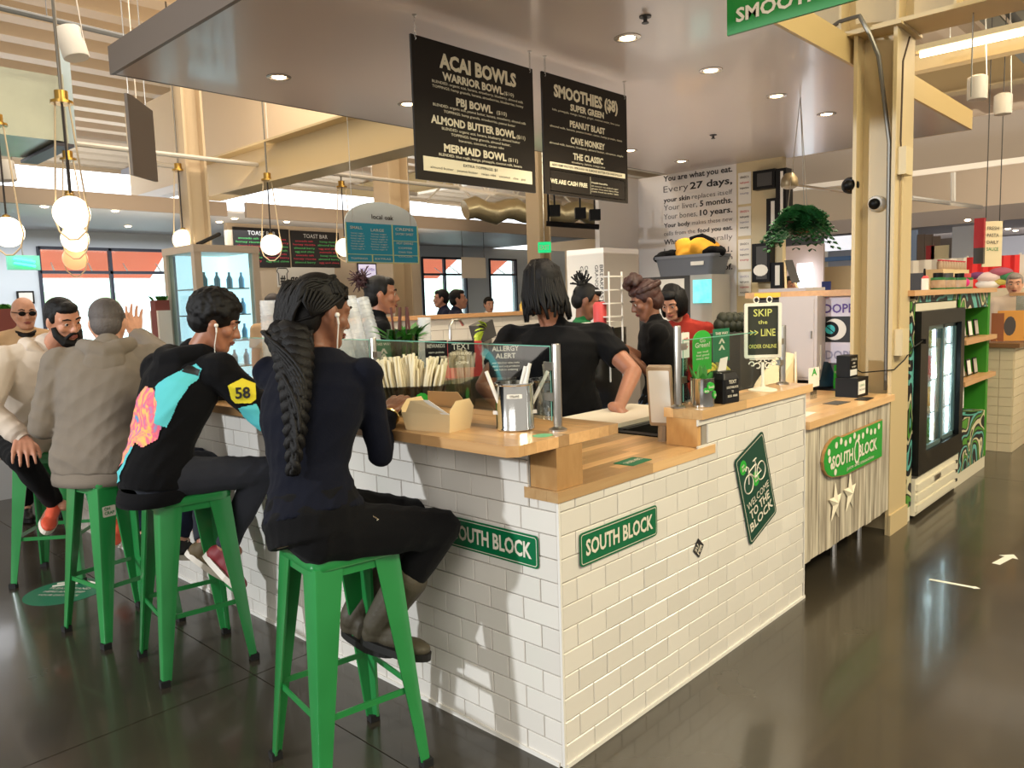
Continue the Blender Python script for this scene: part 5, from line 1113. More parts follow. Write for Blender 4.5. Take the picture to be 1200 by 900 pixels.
def track_head(px_, py_, dep_, r, h, lean, lb, up=None):
    p = dp(px_, py_, dep_); t = thing('track_spotlight', lb, 'spotlight', p); a = unit(V((lean*RT[0], lean*RT[1], 0))+Z_*-1)
    MB().lathe([(r*.95, 0), (r, -.01), (r, -h), (r*.6, -h-.02), (0.001, -h-.02)], p, -a, n=18).build('can', white, t, True) if False else MB().lathe([(0.001, -h-.02), (r*.6, -h-.02), (r, -h), (r, -.01), (r*.95, 0)], p, a, n=18).build('can', white, t, True)
    MB().lathe([(r*.9, -.004), (0.001, -.002)], p, a, n=18).build('lens', lampm, t)
    MB().cyl(p-a*h*.6+RT*r, (p-a*h*.6)[0:2].tolist()+[up or 5.19], .006, 5).build('bracket', steel, t)
track_head(90, 68, 7., .11, .26, .25, 'white spotlight can near the rod at the top left')
track_head(9, 212, 9, .10, .22, .1, 'small white spotlight can at the left edge above the beige fascia', 3.9)
track_head(1145, 117, 7.2, .085, .20, 0., 'left white downlight can above the aisle at the right')
track_head(1175, 134, 7.6, .08, .18, 0., 'right white downlight can above the aisle at the right')
pipem = mat('pipe_cream', (206, 200, 190), .4); pipe_d = mat('pipe_grey', (104, 106, 108), .4, .5)
def xpipe(q0, q1, y, r, m, n, lb):
    a = on(*q0, 'Y', y); b_ = on(*q1, 'Y', y); d = unit(b_-a); a = a-d*2
    t = thing(n, lb, 'pipe', a); MB().cyl(a, b_+d*1.0, r, 8).build('run', m, t, True)
    L = np.linalg.norm(b_-a); k = .8
    while k < L: q = a+d*k; MB().cyl(q, (q[0], q[1], 5.2), .006, 5).build('hanger', m, t); k += 1.6
xpipe((0, 9), (145, 43), 7.2, .03, pipe_d, 'ceiling_pipe', 'dark conduit under the roof deck at the top left')
xpipe((120, 172), (480, 214), 7.6, .028, pipem, 'ceiling_pipe', 'pale sprinkler pipe crossing the middle of the hall')
xpipe((310, 207), (440, 222), 10.5, .04, pipem, 'ceiling_pipe', 'farther pale pipe above the chalk menus')
# foil duct, small truss bars and dark stage lamps in the distance
foil = mat('foil_duct', (196, 184, 150), .3, .7, bump=.9, bscale=12)
b = MB(); a = dp(545, 246, 12.5); b_ = dp(700, 250, 13.5); pts = [a+(b_-a)*k/14+Z_*.05*math.sin(k*1.7) for k in range(15)]; b.tube(pts, [.16+.02*(k % 2) for k in range(15)], 12)
tag(b.build('foil_duct', foil, None, True), 'crinkled silver foil duct far back beyond the menu boards', 'duct')
for k, (q0, q1, d) in enumerate(((dp(300, 215, 11), dp(483, 172, 8.5), 0), (dp(500, 215, 13), dp(640, 236, 13), 0), (dp(500, 236, 14), dp(745, 262, 14), 0), (dp(620, 178, 14), dp(745, 196, 14), 0))):
    t = thing('roof_truss', ('slanting pale strut left of the acai board', 'far upper truss chord behind the menu boards', 'far lower truss chord behind the menu boards', 'far truss chord between the boards and quotation wall')[k], 'truss', q0)
    MB().tube([q0, q1], .035, 6).build('chord', pipem, t, True)
    if k:
        MB().tube([q0+Z_*.5, q1+Z_*.5], .035, 6).build('chord', pipem, t, True); n = 8
        for j in range(n): a = q0+(q1-q0)*j/n; c = q0+(q1-q0)*(j+1)/n; MB().tube([a+Z_*(.5 if j % 2 else 0), c+Z_*(0 if j % 2 else .5)], .02, 5).build('brace', pipem, t)
for k, (x, y, d) in enumerate(((650, 247, 8), (680, 250, 8), (697, 252, 8), (455, 178, 9), (472, 176, 9), (432, 163, 9))):
    p = dp(x, y, d); t = thing('stage_lamp', ('black box lamp above the exit sign, leftmost of three', 'black box lamp above the exit sign, middle of three', 'black box lamp above the exit sign, rightmost of three', 'dark lamp under the white beam left of the menu board', 'dark lamp nearest the left edge of the acai board', 'small round black cap on the white beam')[k], 'lamp', p, 'small dark lamps in the distance')
    MB().obox(p, (.11, .1, .11), (unit(RT*V((1, 1, 0))), unit(FW*V((1, 1, 0))), Z_)).build('housing', black, t); MB().cyl(p+Z_*.05, p+Z_*.25, .01, 5).build('bracket', black, t)
tag(MB().tube([dp(640, 262, 8), dp(702, 266, 8)], .03, 6).build('lamp_rail', black, None), 'black lamp rail above the exit sign', 'rail')
tag(MB().cyl(dp(643, 262, 8), dp(643, 262, 8)*V((1, 1, 0))+Z_*5.2, .012, 6).build('rail_rod', black), 'black rod carrying the lamp rail above the exit sign', 'rod')
# ================================================================= UPPER RIGHT
fx = 6.5
a = on(1072, 66, 'X', fx); b_ = on(1200, 26, 'X', fx)
t = thing('strip_light', 'long bright fluorescent strip light right of the column', 'ceiling light', a)
d = unit((b_-a)*V((0, 1, 0))); L = 3.2
MB().obox(a+d*L/2+Z_*.05, (.16, L, .05), (X_, d, Z_)).build('housing', cream, t); MB().cyl(a+d*.05, a+d*(L-.05), .028, 8).build('tube', lampm, t)
for k in (.3, 2.2): MB().cyl(a+d*k+Z_*.07, (a+d*k)*V((1, 1, 0))+Z_*5.19, .006, 5).build('hanger', steel, t)
MB().box((fx+.6, -8, 3.75), (fx+.75, 2.5, 3.9)).build('trim_5', beamm, kind='structure', label='cream channel above the strip light')
# broad grey fascia of the stall across the aisle and the lit wall below it
XF = 9.4
za = on(1063, 206, 'X', XF)[2]; zb_ = on(1063, 150, 'X', XF)[2]
MB().box((XF, -8, za), (XF+.12, 3.9, zb_)).build('trim_6', mat('broad_fascia_grey', (128, 118, 108), .55), kind='structure', label='broad grey fascia right of the column')
MB().box((XF+.12, -8, zb_-.1), (XF+3, 3.9, zb_)).build('ceiling_right', soffw, kind='structure')
MB().box((XF-.03, -8, za-.02), (XF, 3.9, za+.05)).build('trim_7', mat('white_steel_beam'), kind='structure')
XG = 14.
z0_ = on(1130, 262, 'X', XG)[2]; z1_ = on(1130, 244, 'X', XG)[2]
MB().box((XG, -8, z0_), (XG+.1, 8.6, z1_)).build('trim_8', mat('fascia_taupe', (170, 158, 150), .5), kind='structure', label='lower taupe fascia in the distance at the right')
MB().box((XG+.1, -8, z0_+.02), (21.4, 8.6, z0_+.06)).build('ceiling_far', mat('far_ceiling_taupe', (176, 164, 158), .5), kind='structure')
farw = mat('far_stall_wall', (188, 190, 200), .6)
MB().box((19, -8, 0), (19.1, 9, z0_)).build('wall_far_right', farw, kind='structure', label='pale wall of the farthest stalls')
for (q0, q1) in (((1068, 232), (1150, 243)), ((1066, 206), (1066, 232)), ((1117, 202), (1117, 236))):
    a = on(*q0, 'X', XF-.4); b_ = on(*q1, 'X', XF-.4 if q0[0] == q1[0] else XF+1.5)
    tag(MB().tube([a, b_], .03, 6).build('support_bar', mat('white_steel_beam'), None), {1068: 'long white bar slanting below the broad grey fascia', 1066: 'short white upright beside the cream column', 1117: 'white upright under the grey fascia at right'}[q0[0]], 'bar')
for k, (x, y, d) in enumerate(((1134, 258, 13), (1146, 261, 14), (1170, 266, 15), (1181, 268, 16), (1190, 270, 15), (966, 252, 13), (52, 242, 9.6), (135, 247, 9.6), (150, 265, 11.5), (240, 259, 10.6), (257, 260, 9.8), (336, 260, 9.8), (275, 256, 10.4), (1072, 284, 18), (1103, 288, 18))):
    zc_ = 2.958 if x < 400 else (z0_+.018 if x > 1000 else None)
    p = on(x, y, 'Z', zc_) if zc_ else dp(x, y, d)
    if zc_ and (np.linalg.norm(p-CAM) > 24 or p[0] > 21 or p[1] < -7.5): continue
    if zc_ is None: continue
    t = thing('far_downlight', ('pinpoint ceiling lamp in a far stall, %s' % ('just right of the hanging red edged sign', 'above the red banner', 'fourth from the right edge', 'third from the right edge', 'nearest the right edge', 'left of the column above the fern', 'above the man in sunglasses', 'right of the largest globe pendant', 'behind the orange awning edge', 'right of the far cream column', 'left of the chalk menus', 'between the chalk menus', 'just above the left chalk menu', 'low beside the column', 'low over the grey panels')[k]), 'ceiling light', p, 'far pinpoint ceiling lamps')
    MB().ball(p, (.05, .05, .018), n=10, m=6).build('lens', lampm, t)
# hanging two sided sign with red edge
p = dp(1000, 311, 4.6)
p = on(1162, 306, 'X', 7.2) if False else p
P0 = dp(1147, 309, 8.0); t = thing('hanging_sign', 'cream hanging sign with a red and black edge over the red banner', 'sign', P0)
MB().obox(P0+Z_*.22+RT*.02, (.02, .1, .44), (X_, Y_, Z_)) if False else None
MB().obox(P0+V((0, .0, .31)), (.07, .09, .30), (X_, Y_, Z_)).build('edge_red', mat('sign_red', (170, 40, 50), .5), t)
MB().obox(P0+V((0, .0, .08)), (.07, .09, .16), (X_, Y_, Z_)).build('edge_black', dkgrey, t)
MB().obox(P0+RT*.13+V((0, 0, .20)), (.20, .012, .46), (unit(RT*V((1, 1, 0))), unit(FW*V((1, 1, 0))), Z_)).build('panel', mat('sign_cream', (226, 212, 176), .6), t)
for k, s in enumerate(('FRESH', 'PASTA', 'DAILY', 'SAUCE')): text(s, P0+RT*.13-FW*.012+Z_*(.34-.07*k), RT, UP, .035, print_k if k < 3 else print_g, t, .12, .0, 'C')
for k in (.06, .2): MB().cyl(P0+RT*k+Z_*.42, (P0+RT*k)*V((1, 1, 0))+Z_*5.19, .005, 5).build('wire', dkgrey, t)

t = thing('roof_panel', 'dark ribbed roof panel at the top right corner', 'roof panel', on(1180, 25, 'Z', 4.3)); p = on(1140, 20, 'Z', 4.3)
for k in range(7):
    MB().hexa([(p[0]-1.5, p[1]-.02-.32*k), (p[0]+4, p[1]-.02-.32*k), (p[0]+4, p[1]-.20-.32*k), (p[0]-1.5, p[1]-.20-.32*k)], 4.3, 4.32).build('rib', mat('dark_ribbed_metal', (96, 96, 84), .5), t)
    MB().hexa([(p[0]-1.5, p[1]-.20-.32*k), (p[0]+4, p[1]-.20-.32*k), (p[0]+4, p[1]-.34-.32*k), (p[0]-1.5, p[1]-.34-.32*k)], 4.37, 4.39).build('rib', mat('dark_ribbed_metal_low', (58, 60, 52), .5), t)
for x in (p[0]-1.0, p[0]+3.5): MB().cyl((x, p[1]-1, 4.39), (x, p[1]-1, 5.2), .02, 6).build('hanger', steel, t)
# ================================================================= ON AND BEHIND THE BAR
BT = 1.093; LT = 1.072; CT = .888; ST = 1.0
kraft = mat('kraft_board', (222, 198, 152), .75, bump=.05, bscale=80); kraft_in = mat('kraft_inside', (196, 160, 112), .8)
paper = mat('white_paper', (232, 228, 218), .7); leafm = mat('leaf_green', (70, 150, 50), .5, nscale=12, namp=.4, rgb2=(30, 100, 36)); clearp = glass('clear_cup_plastic', (232, 238, 240), .7)
cupm = mat('frosted_clear_plastic', (236, 240, 242), .25, alpha=.38, spec=.6)
# straw canister
c = V((.045, .215, BT)); t = thing('straw_canister', 'tall shiny steel canister of wrapped straws standing at the end of the bar top', 'canister', c)
MB().lathe([(.060, 0), (.066, .004), (.066, .008), (.0635, .012), (.0635, .15), (.067, .154), (.067, .158), (.062, .158), (.0615, .02), (.0, .02)], c, n=32).build('can', chrome, t, 40)
p = c+V((-.066, -.01, .12)); e = unit((CAM-c)*V((1, 1, 0))); s_ = np.cross(Z_, e)
MB().slab(c+e*.0655+Z_*.118, s_, Z_, rrect(.05, .014, .002, 2), .002).build('white_label', paper, t)
text('STRAWS', c+e*.068+Z_*.114, s_, Z_, .008, print_k, t, .03, .01, 'C')
for k, (sy) in enumerate((-1, 1)): MB().slab(c+s_*sy*.066+e*.01+Z_*.06, s_, Z_, rrect(.014, .012, .002, 2), .006).build('clasp', white, t)
for k, (dx, dy, lx, ly, L) in enumerate(((-.03, .02, -.06, .035, .20), (-.01, .0, .05, -.02, .21), (.0, .01, .055, -.03, .22), (.02, .0, .03, -.01, .21), (.03, -.01, .085, -.045, .19), (.01, .02, .04, -.05, .20))):
    a = c+s_*dx+e*dy+Z_*.03; b_ = c+s_*(dx+lx)+e*(dy+ly*.3)+Z_*L
    tag(MB().cyl(a, b_, .0065, 7).build('wrapped_straw', paper), ('wrapped straw leaning far left in the steel canister', 'wrapped straw leaning right, second from the left', 'tallest wrapped straw leaning right in the canister', 'upright wrapped straw in the middle of the canister', 'wrapped straw leaning far right over the canister rim', 'wrapped straw at the back of the steel canister')[k], 'straw', 'wrapped straws in the steel canister')
# open kraft takeout box
C1, C0, C2 = on(527, 507.5, 'Z', BT), on(472, 503, 'Z', BT), on(557.5, 499, 'Z', BT)
U = unit(C0-C1); W_ = unit(np.cross(U, Z_)); W_ = W_ if W_@(C2-C1) > 0 else -W_; lu = np.linalg.norm(C0-C1)*.92; lw = .115; c = (C1+U*lu/2+W_*lw/2)
t = thing('takeout_box', 'open kraft paper takeout box standing on the bar in front of the straw bundle', 'box', c)
def kp(x, y, z, q=1.): return c+U*x*lu/2*q+W_*y*lw/2*q+Z_*z
def sheet(pts, nm, m=kraft): o = MB().add(pts, [tuple(range(len(pts)))]).build(nm, m, t); md = o.modifiers.new('t', 'SOLIDIFY'); md.thickness = .0016; return o
sheet([kp(-1, -1, .002), kp(1, -1, .002), kp(1, 1, .002), kp(-1, 1, .002)], 'base')
for g in (-1, 1):
    sheet([kp(g, -1, 0), kp(g, 1, 0), kp(g*1.12, 1.15, .075), kp(g*1.13, .75, .104), kp(g*1.13, -.55, .104), kp(g*1.12, -1.15, .075)], 'end_wall')
    sheet([kp(-1, g, 0), kp(1, g, 0), kp(1.12, g*1.15, .062), kp(-1.12, g*1.15, .062)], 'side_wall')
sheet([kp(-1.12, -1.15, .062), kp(.9, -1.15, .062), kp(.55, -1.35, .105), kp(-.25, -1.30, .108)], 'lid_flap'); sheet([kp(-1.12, -1.16, .063), kp(-.75, -1.16, .063), kp(.0, -1.33, .109), kp(-.26, -1.31, .109)], 'lit_flap_edge', paper)  # white strip paints the light along the front flap's edge
sheet([kp(-1.0, 1.15, .062), kp(1.0, 1.15, .062), kp(.7, .55, .125), kp(-.7, .55, .125)], 'lid_flap', kraft_in)
sheet([kp(-.95, -.9, .045), kp(.95, -.9, .05), kp(.95, .9, .07), kp(-.95, .9, .06)], 'inner_liner', kraft_in)
# bundle of wooden forks / paper straws in a clear bin
c = V((.10, .82, BT)); t = thing('cutlery_bin', 'clear plastic bin with a green leaf sticker holding a wide bundle of cream paper straws', 'bin', c)
U = unit(V((.62, -.72, 0))); W_ = V((-U[1], U[0], 0))
b = MB(); rs = [[c+U*x*q+W_*y*q+Z_*h for x, y in rrect(.27, .10, .03)] for h, q in ((0, .9), (.11, 1.0))]; b.rings(rs); b.build('bin', glass('smoky_plastic', (150, 150, 145), .6), t)
b = MB(); ringpoly(b, c+Z_*.11, U, W_, rrect(.28, .11, .03), rrect(.262, .092, .03), .002); b.build('rim', black, t)
MB().slab(c-W_*.0515+Z_*.058, U, Z_, [(.05+.028*math.cos(a), .03*math.sin(a)) for a in np.linspace(0, 6.28, 12)[:-1]], -.001).build('leaf_sticker', bgm, t)
sb = MB(); r3 = np.random.default_rng(6); pst = mat('paper_straw_cream', (226, 214, 180), .6)
for k in range(130):
    x = r3.uniform(-.115, .115); y = r3.uniform(-.035, .035); L = .225+r3.uniform(-.02, .02)-.25*abs(x)+(-.025 if .02 < x < .06 else 0); a = c+U*x*.8+W_*y+Z_*.012; b_ = c+U*(x*1.28)+W_*(y*1.2)+Z_*L
    sb.tube([a, a+(b_-a)*.7, b_+V((r3.uniform(-.008, .008), r3.uniform(-.008, .008), 0))], .0052, 6)
tag(sb.build('paper_straws', pst, None, 'all', kind='stuff'), 'bundle of cream paper straws fanned out in the clear bin', 'straws')
# laptop or phone by the woman's hand, napkin bowl
t = thing('phone', 'phone lying on the bar under the hand of the braided person', 'phone', (.06, .93, BT)); MB().rbox((.05, .93, BT+.006), (.08, .16, .009), R_(30)).build('body', black, t); MB().rbox((.05, .93, BT+.0112), (.072, .145, .001), R_(30)).build('screen', mat('phone_screen', (200, 210, 220), .2, emit=(190, 205, 225), estr=.4), t)
c = V((.20, 1.13, BT)); t = thing('food_bowl', 'clear plastic takeaway bowl with a folded napkin behind the hand on the bar', 'bowl', c)
MB().lathe([(.045, 0), (.075, .055), (.078, .058), (.074, .058), (.044, .004), (0, .004)], c, n=24).build('bowl', cupm, t, True)
MB().add([c+V((-.06, -.03, .05)), c+V((.05, -.05, .055)), c+V((.06, .04, .11)), c+V((-.04, .05, .10))], [(0, 1, 2, 3)]).build('napkin', paper, t)
MB().slab(c+V((-.045, -.045, .03)), unit((.6, -.7, 0)), Z_, [(.024*math.cos(a), .018*math.sin(a)) for a in np.linspace(0, 6.28, 12)[:-1]], .001).build('leaf_sticker', bgm, t)
# sneeze guard: posts and panes
def post(p, h, lb, r=.0145, out=None, zt_=None):
    t = thing('glass_post', lb, 'post', p); MB().lathe([(.03, 0), (.03, .006), (r, .014), (r, h-.004), (r*.9, h), (0, h)], p, n=18).build('tube', steel, t, 40)
    d = unit(out if out is not None else (-.3, .9, 0))
    for z in (.11, h*.74): q = V(p)+Z_*z; MB().obox(q+d*.027, (.05, .022, .026), (d, np.cross(Z_, d), Z_)).build('clamp', steel, t)
    return t
PA = V((.10, .075, BT)); PB = V((.285, 1.30, BT)); PC = V((.30, 2.9, BT))
dA = unit(PB-PA)
post(PA, .285, 'steel post of the glass screen at the right end of the bar', out=dA); post(PB, .285, 'steel glass screen post behind the braided person', out=-dA); post(PC, .285, 'steel glass screen post beside the curly haired person', out=(0, -1, 0))
gm = glass()
ge = mat('glass_edge_green', (120, 190, 170), .2)
for a, b_, lb in ((PA+dA*.03, PB-dA*.03, 'long glass pane behind the kraft box and steel canister'), (PB+V((0, .03, 0)), PC-V((0, .03, 0)), 'glass pane on the bar behind the curly haired person')):
    t = thing('glass_screen', lb, 'glass screen', (a+b_)/2); d = b_-a; n_ = np.cross(unit(d), Z_)*.004
    b = MB(); b.add([a+Z_*.03, b_+Z_*.03, b_+Z_*.275, a+Z_*.275], [(0, 1, 2, 3)]); b.build('pane', gm, t)
    MB().tube([a+Z_*.03, a+Z_*.276, b_+Z_*.276], .0022, 4).build('polished_edge', ge, t)
# stainless prep cabinet behind the bar
t = thing('prep_cabinet', 'stainless steel prep cabinet behind the bar carrying the cups and small signs', 'cabinet', (.68, 2.7, 0))
MB().box((.37, .95, 0), (.79, 4.5, ST-.03)).build('body', steel, t); MB().box((.35, .93, ST-.03), (.81, 4.52, ST)).build('steel_top', steel, t)
for k in range(4): MB().box((.79, 1.0+.86*k, .12), (.80, 1.80+.86*k, .86)).build('door', steel, t)
def onX(x, y, X=.55): return on(x, y, 'X', X)
def placard(q0, q1, X, lb, m, rows, base=ST, n='small_sign', cat='sign', lean=0, pm=print_w, back=True, wscale=1):
    a = on(*q0, 'X', X); b_ = on(*q1, 'X', X); # placed at plane X, turned towards the viewer
    cen = V(((a[0]+b_[0])/2, (a[1]+b_[1])/2, 0)); e = unit((CAM-cen)*V((1, 1, 0))); u = np.cross(Z_, e); d = (FW@(cen-CAM)); d0 = d
    w = abs(q1[0]-q0[0])*d/F_PX*wscale; z1 = a[2]; z0 = on(q0[0], q1[1], 'X', X)[2]; 
    t = thing(n, lb, cat, (cen[0], cen[1], base)); h = z1-z0; o = V((cen[0], cen[1], (z0+z1)/2))
    MB().slab(o, u, Z_, rrect(w, h, .004, 2), -.004).build('card', m, t)
    if z0 > base+.004: MB().slab(V((cen[0], cen[1], 0))-e*.004, u, Z_, [(-w*.3, base), (w*.3, base), (w*.3, z0+.01), (-w*.3, z0+.01)], -.003).build('holder', clearp, t)
    for s, fy, fh, fw in rows: text(s, o+Z_*h*(.5-fy), u, Z_, h*fh, pm, t, w*fw, .02, 'C', depth=.001)
    return t
ks = mat('placard_black', (20, 17, 17), .55, spec=.25); gs = mat('placard_green', (14, 112, 74), .55)
placard((574, 401), (612, 441), .62, 'black placard reading allergy alert behind the glass', ks, [('ALLERGY', .24, .14, .8), ('ALERT', .45, .14, .6), ('our kitchen uses nuts', .6, .05, .8), ('dairy and soy products', .7, .05, .8), ('ask before ordering', .8, .05, .7)])
placard((526, 399), (556, 430), .62, 'black placard headed text behind the straw bundle', ks, [('TEXT', .32, .22, .7), ('SOUTHBLOCK', .52, .1, .85), ('TO', .68, .1, .2), ('JOIN', .86, .1, .5)])
placard((499, 399), (524, 428), .62, 'smaller black placard with fine print left of the text placard', ks, [('REWARDS', .28, .14, .8), ('earn points', .5, .08, .7), ('with every bowl', .68, .08, .8)])
placard((439, 398), (461, 430), .50, 'green card with a white arrow in front of the plant bucket', gs, [('THIS WAY', .2, .09, .8), ('^', .62, .3, .4), ('^', .8, .3, .4)], base=1.0)
# plant bucket
c = on(474, 432, 'X', .60); c = V((c[0], c[1], ST)); t = thing('plant_bucket', 'clear green tinted bucket of leafy stems and tasting spoons behind the bar', 'bucket', c)
zt_ = on(474, 386, 'X', .60)[2]; H_ = zt_-ST
MB().lathe([(.055, 0), (.08, H_), (.083, H_), (.078, H_-.004), (.053, .004), (0, .004)], c, n=24).build('bucket', glass('green_plastic', (150, 205, 150), .6), t, True)
r4 = np.random.default_rng(11)
def blade(p, d, L, w, m, parent, nm='leaf', droop=.3):
    d = unit(d); s = unit(np.cross(d, (0, 0, 1)) if abs(d[2]) < .97 else V((1, 0, 0))); b = MB(); pts = []
    for k in range(6): f = k/5; q = V(p)+d*L*f-Z_*droop*L*f*f; ww = w*math.sin(math.pi*(.12+.86*f))*.5; pts += [q-s*ww, q+Z_*ww*.3, q+s*ww]
    b.add(pts, [(3*k+a, 3*k+a+1, 3*k+a+4, 3*k+a+3) for k in range(5) for a in (0, 1)]); return b.build(nm, m, parent, True)
for k in range(30):
    a = r4.uniform(0, 6.28); blade(c+V((.03*math.cos(a), .03*math.sin(a), H_*.8)), (math.cos(a)*.8, math.sin(a)*.8, r4.uniform(.3, 1.8)), r4.uniform(.13, .22), .04, leafm, t)
for k in range(5):
    b_ = c+V((.02*k-.04, .03*math.sin(k), H_*.5)); e_ = b_+V((r4.uniform(-.03, .05), r4.uniform(-.03, .03), .31)); tag(MB().tube([b_, e_], .006, 6).build('stirring_stick', mat('dark_red_wood', (90, 46, 40), .5)), ('dark wooden stirring stick in the plant bucket, leftmost', 'second dark stirring stick in the plant bucket', 'middle dark stirring stick in the plant bucket', 'fourth dark stirring stick in the plant bucket', 'dark stirring stick at the right side of the plant bucket')[k], 'stick', 'stirring sticks in the bucket')
# stacked clear cups
def cups(px_, ytop, X, r, lb, tilt=(0, 0), n=22, zb=ST):
    q = on(px_, ytop, 'X', X); b0 = V((X-tilt[0], q[1]-tilt[1], zb)); top = V(q); d = unit(top-b0); L = np.linalg.norm(top-b0)
    t = thing('cup_stack', lb, 'cup stack', b0, 'stacks of clear cups')
    prof = [(r*.75, 0), (r*.95, .10)]; z = .10
    st_ = (L-.10)/n
    for k in range(n): prof += [(r, z), (r, z+st_*.3), (r*.93, z+st_*.34), (r*.95, z+st_*.98)]; z += st_
    prof += [(r, L), (r*.9, L), (r*.72, L-.09), (0, L-.09)]
    MB().lathe(prof, b0, d, 20).build('stacked_cups', cupm, t, 50); return t
cups(314, 352, .62, .052, 'tall stack of clear cups leftmost, behind the glass by the curly head', (0, 0)); cups(331, 352, .75, .052, 'stack of clear cups next to the leftmost one')
cups(394, 351, .48, .045, 'stack of clear cups just right of the braided head', (.0, .13)); cups(408, 349, .58, .045, 'clear cup stack leaning left beside the bun', (.0, .17)); cups(423, 351, .70, .045, 'clear cup stack leaning left, nearest the plant bucket', (.0, .22))
cups(497, 372, .8, .035, 'short stack of clear lids right of the stirring sticks', n=14)
# faucet, sink splash and small bin beyond
t = thing('faucet', 'slim steel faucet behind the placards', 'faucet', (1.7, 2.2, 1.05)); q = on(528, 400, 'Y', 2.6)
MB().tube([q, q+Z_*.11, q+Z_*.15+X_*.03, q+Z_*.15+X_*.10, q+Z_*.11+X_*.13], .011, 8).build('spout', steel, t, True); MB().cyl((q[0], q[1], .98), q, .014, 8).build('stem', steel, t)
t = thing('back_cabinet', 'long steel cabinet in front of the white pony wall', 'cabinet', (2.4, 2.9, 0)); MB().box((1.5, 2.55, 0), (2.8, 3.3, .96)).build('body', steel, t); MB().box((1.48, 2.5, .96), (2.82, 3.32, .99)).build('steel_top', steel, t)
q = on(566, 395, 'Y', 2.9); t = thing('banana_bin', 'small dark tilted bin with green leaves showing, on the back cabinet', 'bin', q)
MB().obox(q+V((0, 0, .05)), (.16, .12, .14), (unit((1, 0, .3)), Y_, unit((-.3, 0, 1)))).build('bin', dkgrey, t)
for k in range(6): blade(q+V((-.06+.01*k, -.05, .03+.01*k)), (-.7, -.2, .2*k-.4), .16, .05, mat('yellow_green_leaf', (176, 196, 60), .6), t)
MB().obox(q+V((0, 0, -.06)), (.1, .1, .18), (X_, Y_, Z_)).build('foot', steel, t)
tag(MB().box((on(560, 410, 'Y', 2.3)[0], 2.52, .99), (on(590, 410, 'Y', 2.3)[0], 2.7, on(560, 402, 'Y', 2.3)[2])).build('red_tray', mat('red_plastic', (206, 70, 70), .5)), 'red plastic tray behind the glass screen', 'tray')
# pony wall with timber cap
t = thing('pony_wall', 'low white tiled wall with a timber cap behind the workers', None, (3.6, 3.6, 0)); t['kind'] = 'structure'
MB().box((1.4, 3.6, 0), (5.1, 3.7, 1.395)).build('core', groutm, t)
me_ = MB(); 
for r in range(5):
    x = 1.4-(.15 if r % 2 else 0)
    while x < 5.1: me_.box((max(x, 1.4)+.002, 3.592, 1.395-.1*(r+1)+.002), (min(x+.3, 5.1)-.002, 3.6, 1.395-.1*r-.002)); x += .3
me_.build('wall_tiles', tilem, t, kind='stuff')
MB().box((1.35, 3.56, 1.395), (5.12, 3.74, 1.43)).build('timber_cap', mat('timber_cap', (196, 146, 96), .4, nscale=6, namp=.3, rgb2=(214, 168, 120), nstretch=(.5, 8, 8)), t)
# decals on the wood
t = tag(MB().slab((.09, .075+.12, BT+.0003), (1, -.1, 0), (.1, 1, 0), [(.042*math.cos(a), .03*math.sin(a)) for a in np.linspace(0, 6.28, 19)[:-1]], .0006).build('round_decal', bgm), 'small oval green sticker on the bar top by the glass post', 'sticker') if False else tag(MB().slab((-.0, .055, BT+.0003), (1, 0, 0), (0, 1, 0), [(.036*math.cos(a), .03*math.sin(a)) for a in np.linspace(0, 6.28, 19)[:-1]], .0006).build('round_decal', mat('pale_green_print', (120, 190, 140), .5)), 'small oval pale green sticker on the bar top by the steel canister', 'sticker')
t = thing('worktop_decal', 'green rectangular sticker lying on the corner worktop', 'sticker', (.51, .061, .92)); MB().slab((.51, .065, .9205), (1, .06, 0), (-.06, 1, 0), rrect(.14, .085, .006), .0008).build('decal', gs, t); text('ORDER HERE', (.51, .055, .9215), (1, .06, 0), (-.06, 1, 0), .022, print_w, t, .11, .02, 'C')
t = thing('round_worktop_decal', 'worn green corner sticker at the left edge of the worktop', 'sticker', (.2, .25, .92)) if False else None
# prep rail: cutting board, pans, POS panel
t = thing('cutting_board', 'thick white cutting board on the black prep counter, under the leaning hand', 'cutting board', (1.28, .66, .935)); MB().box((.995, .50, .935), (1.62, .84, .955)).build('board', mat('cutting_board_white', (226, 214, 194), .5), t)
t = thing('prep_counter', 'black edged steel prep counter between worktop and raised ledge', 'counter', (1.4, .45, 0))
MB().box((.99, .17, 0), (1.86, .83, .86)).build('body', steel, t); b = MB(); b.box((.99, .165, .86), (1.04, .83, .925)); b.build('front_rail', black, t); MB().box((1.04, .165, .86), (1.86, .19, .93)).build('side_rail', black, t); MB().box((1.04, .46, .86), (1.86, .48, .93)).build('divider', black, t); MB().box((1.04, .48, .86), (1.86, .83, .934)).build('counter_bed', dkgrey, t)
MB().box((1.04, .19, .86), (1.45, .46, .885)).build('steel_pan', chrome, t)
MB().box((.985, .60, .90), (1.0, .66, .945)).build('black_clip', black, t) if False else None
q = V((1.12, .25, .885)); u = unit((.55, -.85, 0)); w_ = unit((.5, .35, .8))
t = thing('till_screen', 'beige till screen seen from behind, leaning beside the leaf canister', 'screen', q); P = [dp(761, 427, 3.25), dp(778, 427, 3.1), dp(786, 515, 3.05), dp(775, 500, 3.15)]
cc = dp(775, 462, 3.22); u = unit(V((.35, -.93, 0))); v = unit(V((-.25, -.1, 1))); MB().slab(cc, u, v, rrect(.10, .26, .008), .03).build('housing', mat('beige_plastic', (168, 142, 112), .5), t); MB().slab(cc+np.cross(u, v)*.03, u, v, rrect(.085, .23, .005), .002).build('bezel', paper, t); MB().cyl(cc-v*.12, (cc[0], cc[1], .88), .02, 8).build('stand', mat('beige_plastic'), t)
